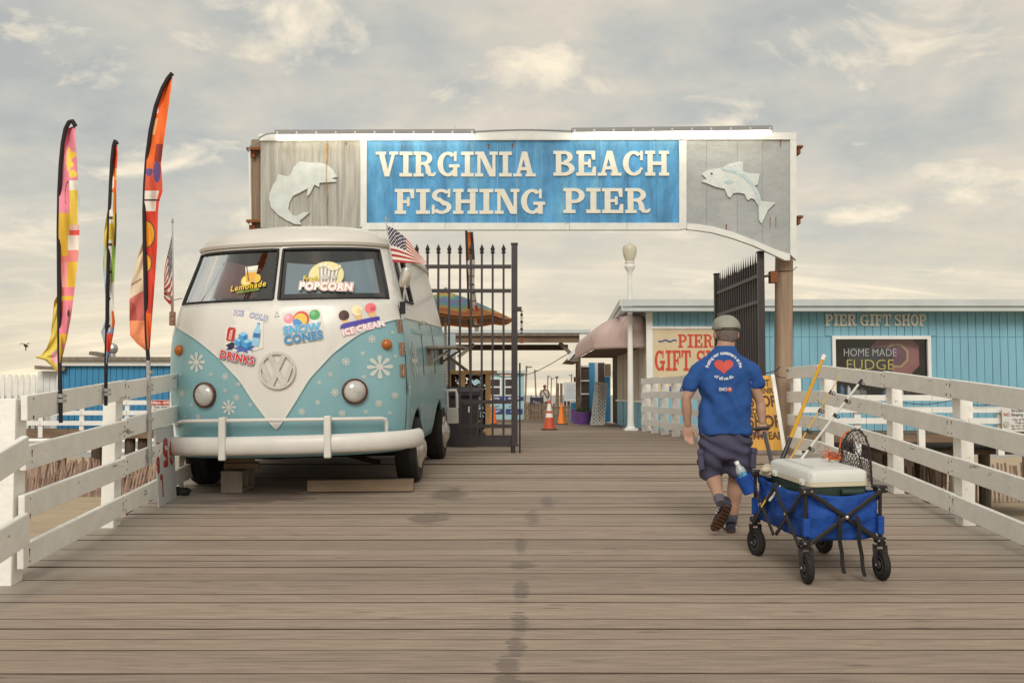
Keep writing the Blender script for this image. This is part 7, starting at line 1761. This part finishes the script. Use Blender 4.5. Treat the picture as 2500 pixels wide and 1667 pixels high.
    rf = Vector((J(1786, 1290, .1).x - .005, 7.80, zdeck(7.80) + .002))
    shoe(rf, Vector((.10, 1, SLOPE)), Vector((0, 0, 1)), 'r')
    heelL = P(1779, 1236, 7.50); toeL = P(1746, 1294, 7.66)
    shoe(heelL, toeL - heelL, Vector((.0, 1, .45)), 'l')
    for (p, q) in ((aL, aL.lerp(kL, .07)), (aR, aR.lerp(kR, .08))):
        mb = MB(); mb.tube([p + (p - q).normalized() * .05, p, q], [.034, .040, .041], 14); mb.build('sock', flat('5a5660'), man, smooth=True)
    # print on the back
    dg = bpy.context.evaluated_depsgraph_get(); bvh = BVHTree.FromObject(shirt, dg); off = man.matrix_world.translation
    def on_shirt(px, py, lift=.0035):
        d = ray(px, py).normalized(); o = Vector((0, 0, HC)) - off
        h, n_, i, ds = bvh.ray_cast(o, d)
        return (h + off if h else P(px, py, Y0 - .15)) - d * lift
    def put_px(name, vf, cx, cy, mat, rot=0.0, maxlen=9.0, lift=.0035):
        ca, sa = math.cos(rot), math.sin(rot)
        mb = MB(); put2d(mb, vf, lambda u, v: on_shirt(cx + u * ca - v * sa, cy - (u * sa + v * ca), lift), 0, maxlen); return mb.build(name, mat, man, fix=False)
    M_wp = pmat('shirt_white_print', (.62, .64, .68), .7, var=.03); M_rp = pmat('shirt_red_print', (.52, .075, .055), .7, var=.03)
    hp = []
    for i in range(40):
        t = 2 * math.pi * i / 40; hp.append((23 * math.sin(t) ** 3 * 1.02, 18 * (13 * math.cos(t) - 5 * math.cos(2 * t) - 2 * math.cos(3 * t) - math.cos(4 * t)) / 14.5))
    put_px('heart_print', (hp, [tuple(range(40))]), 1767, 893, M_rp, maxlen=6)
    cxp, cyp, rr = 1768, 903, 41.5
    s_ = 'Putting our customers at the'; wd = [.62 if c in 'mw' else (.28 if c in 'itl ' else .5) for c in s_]; tot = sum(wd); a0, a1 = R(172), R(8); acc = 0
    for c, w in zip(s_, wd):
        a = a0 + (a1 - a0) * (acc + w / 2) / tot; acc += w
        if c != ' ': put_px('letter_print', text2d(c, 8.2, .035, 'CENTER', .95), cxp + rr * math.cos(a), cyp - rr * math.sin(a), M_wp, a - math.pi / 2)
    s_ = 'of all we do.'; wd = [.62 if c in 'mw' else (.28 if c in 'itl .' else .5) for c in s_]; tot = sum(wd); a0, a1 = R(236), R(304); acc = 0; rr2 = 40
    for c, w in zip(s_, wd):
        a = a0 + (a1 - a0) * (acc + w / 2) / tot; acc += w
        if c != ' ': put_px('letter_print', text2d(c, 8.2, .035, 'CENTER', .95), cxp + rr2 * math.cos(a), 884 - rr2 * math.sin(a), M_wp, a + math.pi / 2)
    put_px('logo_print', text2d('BMO', 8.5, .03, 'CENTER', .8), 1765.5, 950.5, M_wp)
    put_px('logo_disc', (circ(0, 0, 6.2, 20), [tuple(range(20))]), 1781.5, 950.5, M_rp)
    put_px('logo_mark', text2d('M', 4.6, .06, 'CENTER', .9), 1781.5, 950, M_wp, lift=.0055)
build_man()

# ================================================================== WAGON
W0 = G(1966.6, 1421); W1 = G(2147.6, 1412.5); W2 = G(1841.7, 1354)
ex = (W1 - W0); wid = ex.length; ex.normalize(); ey = (W2 - W0); ey = (ey - ex * ey.dot(ex)); wln = ey.length; ey.normalize(); ez = ex.cross(ey).normalized()
wg_rot = Matrix((ex, ey, ez)).transposed().to_euler()
wagon = thing('folding_wagon', 'blue canvas folding wagon with black scissor frame and four wheels', 'wagon', W0, wg_rot)
WM = Matrix.LocRotScale(W0, wg_rot, None); WI = WM.inverted()
M_canvas = pmat('blue_canvas', (.014, .066, .30), .72, var=.22, vs=6, bump=.8, bs=16, spec=.25)
M_frame = pmat('frame_black', (.018, .015, .016), .4, var=.2, spec=.5)
M_bolt = pmat('bolt_silver', (.55, .54, .5), .35, metal=.8)
def wb(mb, name, mat, parent=None, **k): return mb.build(name, mat, parent or wagon, world=False, **k)
ztp, zbt = .575, .27
def canvas():
    mb = MB(); r = random.Random(2)
    def side(a, b, n, nz=12, inward=Vector((0, 0, 0))):
        a, b = Vector(a), Vector(b)
        def f(u, v):
            sag = .035 * math.sin(math.pi * u) ** .8; zt_, zb_ = ztp - .008 - sag * 1.0, zbt - .012 * math.sin(math.pi * u) - .006
            p = a.lerp(b, u); z = zt_ + (zb_ - zt_) * v
            bulge = .02 * math.sin(math.pi * u) * math.sin(math.pi * v) + .016 * noise.noise(Vector((p.x * 9, p.y * 9, z * 11))) + .007 * noise.noise(Vector((p.x * 24, p.y * 24, z * 30))) + .006 * math.sin(u * 9 + v * 14)
            return Vector((p.x, p.y, z)) - inward * (bulge)
        mb.grid(f, n, nz)
    i_ = .018
    side((i_, i_, 0), (wid - i_, i_, 0), 26, 14, Vector((0, 1, 0))); side((i_, wln - i_, 0), (i_, i_, 0), 36, 14, Vector((1, 0, 0)))
    side((wid - i_, i_, 0), (wid - i_, wln - i_, 0), 30, 14, Vector((-1, 0, 0))); side((wid - i_, wln - i_, 0), (i_, wln - i_, 0), 22, 14, Vector((0, -1, 0)))
    mb.box((wid / 2, wln / 2, zbt + .0), (wid - .05, wln - .05, .012))
    o = wb(mb, 'canvas_tub', M_canvas, smooth=True, angle=60); o.modifiers.new('t', 'SOLIDIFY').thickness = .004
canvas()
def wwheel(x, y, yaw):
    rw = .096; c = Vector((x, y - .02, rw)); M = Euler((0, math.pi / 2, yaw)).to_matrix() if True else None
    Mz = Matrix.Rotation(yaw, 3, 'Z'); M = Mz @ Matrix.Rotation(math.pi / 2, 3, 'Y')
    w = .022
    mb = MB(); mb.lathe([(rw * .62, -w * .8), (rw * .8, -w), (rw * .93, -w * .9), (rw, -w * .45), (rw, w * .45), (rw * .93, w * .9), (rw * .8, w), (rw * .62, w * .8), (rw * .62, -w * .8)], c, 30, M); t = wb(mb, 'wheel', M_tyre, smooth=True, angle=35)
    mb = MB(); mb.lathe([(rw * .64, -w * .5), (rw * .58, -w * .85), (rw * .5, -w * .85), (rw * .46, -w * .3), (rw * .3, -w * .25), (rw * .26, -w * 1.0), (0, -w * 1.0)], c, 20, M); mb.lathe([(rw * .64, w * .5), (rw * .58, w * .85), (rw * .5, w * .85), (rw * .46, w * .3), (rw * .3, w * .25), (rw * .26, w * 1.0), (0, w * 1.0)], c, 20, M); mb.build('hub', pmat('hub_grey', (.075, .075, .08), .5, var=.1), t, world=False, smooth=True, angle=40)
    for a in range(18):
        aa = 2 * math.pi * a / 18; p = c + M @ Vector((rw * .995 * math.cos(aa), rw * .995 * math.sin(aa), 0)); q1_ = c + M @ Vector((rw * 1.002 * math.cos(aa), rw * 1.002 * math.sin(aa), -w * .6)); q2_ = c + M @ Vector((rw * 1.002 * math.cos(aa + .2), rw * 1.002 * math.sin(aa + .2), w * .6))
        mb = MB(); mb.bar(q1_, q2_, .005, .004, up=(p - c).normalized()); mb.build('tread_rib', M_tyre, t, world=False)
    mb = MB(); s = Mz @ Vector((1, 0, 0))
    for sg in (-1, 1):
        mb.bar(c + s * sg * .034, c + s * sg * .034 + Vector((0, .02, .115)), .006, .03, up=s)
    mb.box(c + Vector((0, .02, .118)), (.078, .045, .01), Mz); mb.tube([c - s * .04, c + s * .04], .008, 8); mb.tube([c + Vector((0, .02, .118)), c + Vector((0, .02, .15))], .016, 10); wb(mb, 'caster_fork', M_frame)
    mb = MB(); mb.tube([c - s * .041, c - s * .036], .009, 8); wb(mb, 'axle_bolt', M_bolt)
for (x, y, a) in ((0, 0, R(-8)), (wid, 0, R(-4)), (0, wln, R(8)), (wid, wln, R(6))): wwheel(x, y, a)
corners = [(0, 0), (wid, 0), (wid, wln), (0, wln)]
for (x, y) in corners:
    mb = MB(); mb.tube([(x, y, .235), (x, y, ztp + .012)], .0115, 10); wb(mb, 'corner_post', M_frame, smooth=True)
    for (zj, sj) in ((ztp, (.075, .06, .05)), (.25, (.07, .05, .04))): mb = MB(); mb.box((x, y, zj), sj); wb(mb, 'corner_joint', M_frame, bevel=.01)
    sx = 1 if x == 0 else -1
    for (dx, z) in ((.024 * sx, ztp), (-.024 * sx, ztp), (.024 * sx, .25), (-.02 * sx, .25)):
        mb = MB(); mb.lathe([(0, -.002), (.007, 0), (.006, .003), (0, .004)], (x + dx, y - .031 if y == 0 else y + .031, z), 8, Mf if y == 0 else Matrix.Rotation(-math.pi / 2, 3, 'X')); wb(mb, 'bolt', M_bolt)
    mb = MB(); mb.box((x + sx * .0, y + (-.004 if y == 0 else .004), .345), (.042, .032, .115)); wb(mb, 'corner_sleeve', M_canvas, bevel=.006)
def xbar(a, b, out):
    mb = MB(); mb.tube([Vector(a) + out, Vector(b) + out], .0135, 8, squash=(.6, 1.1)); wb(mb, 'scissor_bar', M_frame, smooth=True)
o1, o2 = Vector((0, -.022, 0)), Vector((0, -.042, 0))
xbar((.02, 0, ztp - .01), (wid - .02, 0, .255), o1); xbar((.02, 0, .255), (wid - .02, 0, ztp - .01), o2)
mb = MB(); mb.lathe([(0, -.004), (.012, 0), (0, .006)], (wid / 2, -.054, (ztp + .245) / 2), 8, Mf); wb(mb, 'bolt', M_bolt)
h2 = wln / 2
for xx, og in ((0, -1), (wid, 1)):
    p1, p2 = Vector((og * .02, 0, 0)), Vector((og * .04, 0, 0))
    for (ya, yb_) in ((0.01, h2), (h2, wln - .01)):
        xbar((xx, ya, ztp - .015), (xx, yb_, .225), p1); xbar((xx, ya, .225), (xx, yb_, ztp - .015), p2)
        mb = MB(); mb.lathe([(0, -.004), (.01, 0), (0, .005)], (xx + og * .05, (ya + yb_) / 2, (ztp + .215) / 2), 8, Matrix.Rotation(og * math.pi / 2, 3, 'Y')); wb(mb, 'bolt', M_bolt)
xbar((.02, wln, ztp - .01), (wid - .02, wln, .255), -o1); xbar((.02, wln, .255), (wid - .02, wln, ztp - .01), -o2)
mb = MB(); mb.tube([(0, 0, ztp + .012), (.12, 0, ztp + .018), (wid - .12, 0, ztp + .018), (wid, 0, ztp + .012)], .009, 8); 
# hanging straps
for (x0, x1, zl) in ((.19, .235, .06), (.315, .375, .035)):
    mb = MB(); n = 12
    pth = [Vector((x0 + (x1 - x0) * (i / n) + .006 * math.sin(i), -.05 - .012 * math.sin(i * .6), .42 - (.42 - zl) * i / n)) for i in range(n + 1)]
    mb.grid(lambda u, v: pth[min(n, int(v * n))] + Vector(((u - .5) * .026, 0, 0)), 3, n + 1); o = wb(mb, 'strap', pmat('strap_black', (.014, .012, .012), .8)); o.modifiers.new('t', 'SOLIDIFY').thickness = .003
# pull handle to the man's hand
gl = WI @ grip; foot = Vector((wid / 2 - .02, wln + .03, .26))
mb = MB(); mb.tube([foot, foot.lerp(gl, .96)], .013, 8, squash=(1.2, .8)); wb(mb, 'pull_handle', pmat('handle_grey', (.06, .055, .065), .45), smooth=True)
g0, g1 = WI @ J(1833, 1047, -.065), WI @ J(1879, 1044, -.065)
mb = MB(); mb.tube([g0, g0.lerp(g1, .5), g1], .0135, 10); wb(mb, 'hand_grip', M_frame, smooth=True)
# bottle pouch
pc = WI @ P(1822, 1178, 7.0)
Mb = Euler((R(-8), R(-24), 0)).to_matrix()
mb = MB(); mb.lathe([(.045, -.075), (.052, -.07), (.058, .055), (.054, .056), (.05, -.06), (0, -.06)], pc, 18, Mb); wb(mb, 'bottle_pouch', M_canvas, smooth=True, angle=40)
bt = thing('water_bottle', 'clear plastic water bottle with white cap in the wagon pouch', 'bottle', WM @ (pc + Mb @ Vector((0, 0, -.05))), (WM.to_3x3() @ Mb).to_euler())
M_pet = pmat('clear_plastic', (.62, .66, .68), .18, var=.06, spec=.6); M_pet.node_tree.nodes['Principled BSDF'].inputs['Transmission Weight'].default_value = .45
mb = MB(); mb.lathe([(0, 0), (.030, .0), (.034, .01), (.034, .06), (.032, .075), (.034, .09), (.034, .135), (.030, .155), (.018, .180), (.014, .19), (.014, .2)], (0, 0, 0), 20); mb.build('bottle', M_pet, bt, world=False, smooth=True)
mb = MB(); mb.lathe([(.0155, .192), (.0155, .212), (.0, .213)], (0, 0, 0), 16); mb.build('cap', flat('e6e6e4'), bt, world=False, smooth=True)
mb = MB(); mb.lathe([(.0346, .088), (.0348, .132)], (0, 0, 0), 20); mb.build('label', pmat('bottle_label', (.10, .30, .55), .5, var=.9, vs=40), bt, world=False, smooth=True)
# cooler
cx0, cx1, cy0, cy1 = .058, wid - .05, .055, wln - .10
cool = thing('cooler', 'green cooler with white lid filling the blue wagon', 'cooler', WM @ Vector((cx0, cy0, .262)), wg_rot)
cl, cwid, zc = cy1 - cy0, cx1 - cx0, .28
def rbox(mb, x0, x1, y0, y1, z0, z1, r_, top=0.0):
    def ring(ins, z):
        a, b, c, d = x0 + ins, x1 - ins, y0 + ins, y1 - ins; out = []
        for (qx, qy, s) in ((b - r_, d - r_, 0), (a + r_, d - r_, 1), (a + r_, c + r_, 2), (b - r_, c + r_, 3)):
            for i in range(5): t = math.pi / 2 * (s + i / 4); out.append(Vector((qx + r_ * math.cos(t), qy + r_ * math.sin(t), z)))
        return out
    rg = [ring(.0, z0), ring(0, z1 - top)] + ([ring(top * .5, z1 - top * .4), ring(top * 1.3, z1 - top * .05), ring(top * 2, z1)] if top else [ring(0, z1)])
    n = 20; vs = [p for q in rg for p in q]; k = len(rg)
    mb.add(vs, [(i * n + j, i * n + (j + 1) % n, (i + 1) * n + (j + 1) % n, (i + 1) * n + j) for i in range(k - 1) for j in range(n)] + [tuple(range(n - 1, -1, -1)), tuple(range((k - 1) * n, k * n))])
M_green = pmat('dark_green_plastic', (.022, .040, .030), .45, var=.1); M_lid = pmat('lid_white', (.62, .63, .60), .4, var=.05, vs=3); M_lid2 = pmat('lid_cream', (.60, .55, .40), .45, var=.05)
mb = MB(); rbox(mb, 0, cwid, 0, cl, 0, .325, .04); mb.build('cooler_body', M_green, cool, world=False, smooth=True, angle=35)
mb = MB(); rbox(mb, -.006, cwid + .006, -.006, cl + .006, .326, .352, .042); mb.build('lid_rim', M_lid2, cool, world=False, smooth=True, angle=35)
mb = MB(); rbox(mb, -.004, cwid + .004, -.004, cl + .004, .353, .430, .045, .022); mb.build('lid', M_lid, cool, world=False, smooth=True, angle=45)
mb = MB(); rbox(mb, .07, cwid - .07, .08, cl - .08, .4305, .436, .03); mb.build('lid_panel', M_lid, cool, world=False, smooth=True, angle=35)
for (x, y) in ((.0, .09), (.0, cl - .12)): mb = MB(); mb.box((-.012, y, .345), (.02, .035, .035)); mb.lathe([(.012, 0), (.012, .02), (0, .024)], (-.02, y, .345), 10); mb.build('latch', M_lid, cool, world=False)
mb = MB(); mb.tube([(.2, -.02, .29), (.35, -.02, .29)], .02, 10); mb.build('handle', M_green, cool, world=False, smooth=True)
# rag and fishing tackle
c = WM @ Vector((.06, wln - .1, .60)); mb = MB()
for i in range(8): ellipsoid(mb, c + Vector((rnd.uniform(-.04, .04), rnd.uniform(-.05, .05), rnd.uniform(-.02, .03))), (.035, .03, .022), n=8)
tag(mb.build('rag', pmat('rag_cream', (.50, .44, .34), .9, var=.15), loc=c, smooth=True), 'bunched cream rag between the cooler and the wagon front', 'rag')
def rod(label, a, b, Ya, Yb, r0, r1, mat, grip_len, guides=(), tip=None):
    A, B = P(*a, Ya), P(*b, Yb); t = thing('fishing_rod', label, 'fishing rod', A)
    d = (B - A); low = A - d.normalized() * .45
    mb = MB(); mb.tube([A.lerp(B, grip_len), A.lerp(B, .6), B], [r0, (r0 + r1) / 2, r1], 8); mb.build('blank', mat, t, smooth=True)
    if grip_len: mb = MB(); mb.tube([low, A, A.lerp(B, grip_len)], [.014, .016, .014], 10); mb.build('grip', M_frame, t, smooth=True)
    else: mb = MB(); mb.tube([low, A], [r0, r0], 8); mb.build('butt', mat, t, smooth=True)
    for g in guides:
        c = A.lerp(B, g); mb = MB(); q = c + Vector((.02, -.012, -.008)); mb.tube([q + Vector((.012 * math.cos(a_), 0, .012 * math.sin(a_))) for a_ in [i * math.pi / 6 for i in range(13)]], .003, 5); mb.tube([c - d.normalized() * .02, q], .003, 4); mb.tube([c - d.normalized() * .015, c + d.normalized() * .015], r0 * 1.3, 8); mb.build('line_guide', M_frame, t)
    if tip: mb = MB(); mb.tube([B - d.normalized() * .03, B + d.normalized() * .012], r1 * 1.25, 8); mb.build('tip', tip, t)
    return t
M_ypole = pmat('yellow_pole', (.58, .31, .02), .4, var=.1)
rod('thick yellow pole with black grip standing behind the cooler', (1916, 1104), (2011, 870), 6.98, 7.15, .0135, .012, M_ypole, .15, tip=flat('d9d4c8'))
rod('thin yellow fishing rod with black guides behind the cooler', (1934, 1112), (2052, 915), 6.95, 7.2, .006, .003, pmat('thin_yellow', (.60, .36, .06), .4), 0, (.3, .55, .78))
rod('white fishing rod with a large black line guide', (1964, 1110), (2102, 930), 6.9, 7.2, .0085, .0085, pmat('white_rod', (.62, .62, .58), .4), 0, (.08, .52, .72, .97), tip=M_frame)
# crab net
def crab_net():
    Yn = 6.80; t = thing('crab_net', 'dark mesh crab net hoop with orange rope and red float', 'net', P(2085, 1130, Yn))
    hoop = [(2048, 1150), (2052, 1110), (2058, 1080), (2070, 1058), (2085, 1049), (2100, 1051), (2113, 1066), (2122, 1092), (2126, 1125), (2128, 1160), (2130, 1190)]
    pts = [P(x, y, Yn) for x, y in hoop]
    mb = MB(); mb.tube(pts, .006, 6); mb.build('hoop', M_frame, t, smooth=True)
    hoop2 = [P(x, y, Yn - .12) for x, y in ((2045, 1120), (2050, 1095), (2065, 1085), (2082, 1090), (2096, 1108), (2104, 1135))]
    mb = MB(); mb.tube(hoop2, .004, 6); mb.build('hoop', M_frame, t, smooth=True)
    mb = MB(); cols = 12
    def hp(u, v):
        a = u * (len(pts) - 1); i = min(len(pts) - 2, int(a)); top = pts[i].lerp(pts[i + 1], a - i)
        c = P(2085 + (u - .5) * 40, 1142, Yn - .03); q = top.lerp(c, v); q.y += .05 * math.sin(v * 3) * math.sin(u * 6); return q
    for k in range(-8, cols + 1):
        for sg in (1, -1):
            l = []
            for j in range(13):
                v = j / 12; u = (k + sg * 6 * v) / cols if sg > 0 else (k + 8 - 6 * v) / cols
                if 0 <= u <= 1: l.append(hp(u, v) + Vector((0, .003 * sg, .004 * math.sin(j * 2.2 + k))))
            if len(l) > 1: mb.tube(l, .0022, 4)
    for i in range(60):
        u, v = rnd.random(), rnd.random() ** .7; a = hp(u, v); mb.tube([a, a + Vector((rnd.gauss(0, .02), rnd.gauss(0, .01), rnd.gauss(0, .02))), a + Vector((rnd.gauss(0, .02), rnd.gauss(0, .01), rnd.gauss(-.01, .02)))], .0018, 4)
    for i in range(26):
        u = i / 25; a = hp(u, 0); mb.tube([a, a + Vector((rnd.uniform(-.012, .02), 0, rnd.uniform(.0, .02)))], .003, 4)
    o = mb.build('netting', pmat('net_cord', (.05, .035, .04), .9), t)
    M_or = pmat('orange_rope', (.55, .13, .03), .7)
    mb = MB(); mb.tube([P(x, y, Yn - .02) for x, y in ((2049, 1125), (2050, 1090), (2054, 1070), (2066, 1055), (2074, 1052))], .006, 6)
    mb.tube([P(x, y, Yn - .1) for x, y in ((2042, 1122), (2020, 1110), (2003, 1106), (2008, 1100), (2025, 1104), (2030, 1116), (2016, 1100), (2014, 1088), (2022, 1092), (2024, 1108))], .0035, 5); mb.build('rope', M_or, t, smooth=True)
    mb = MB(); ellipsoid(mb, P(2034, 1112, Yn - .11), (.032, .028, .028)); mb.build('float', pmat('float_red', (.30, .07, .04), .6), t, smooth=True)
    for i in range(14): a = P(2034 + rnd.gauss(0, 12), 1117 + rnd.gauss(0, 4), Yn - .13); mb = MB(); mb.tube([a, a + Vector((rnd.gauss(0, .03), 0, rnd.gauss(0, .015))), a + Vector((rnd.gauss(0, .03), .01, rnd.gauss(0, .015)))], .004, 4); mb.build('rope_strand', M_or, t)
crab_net()
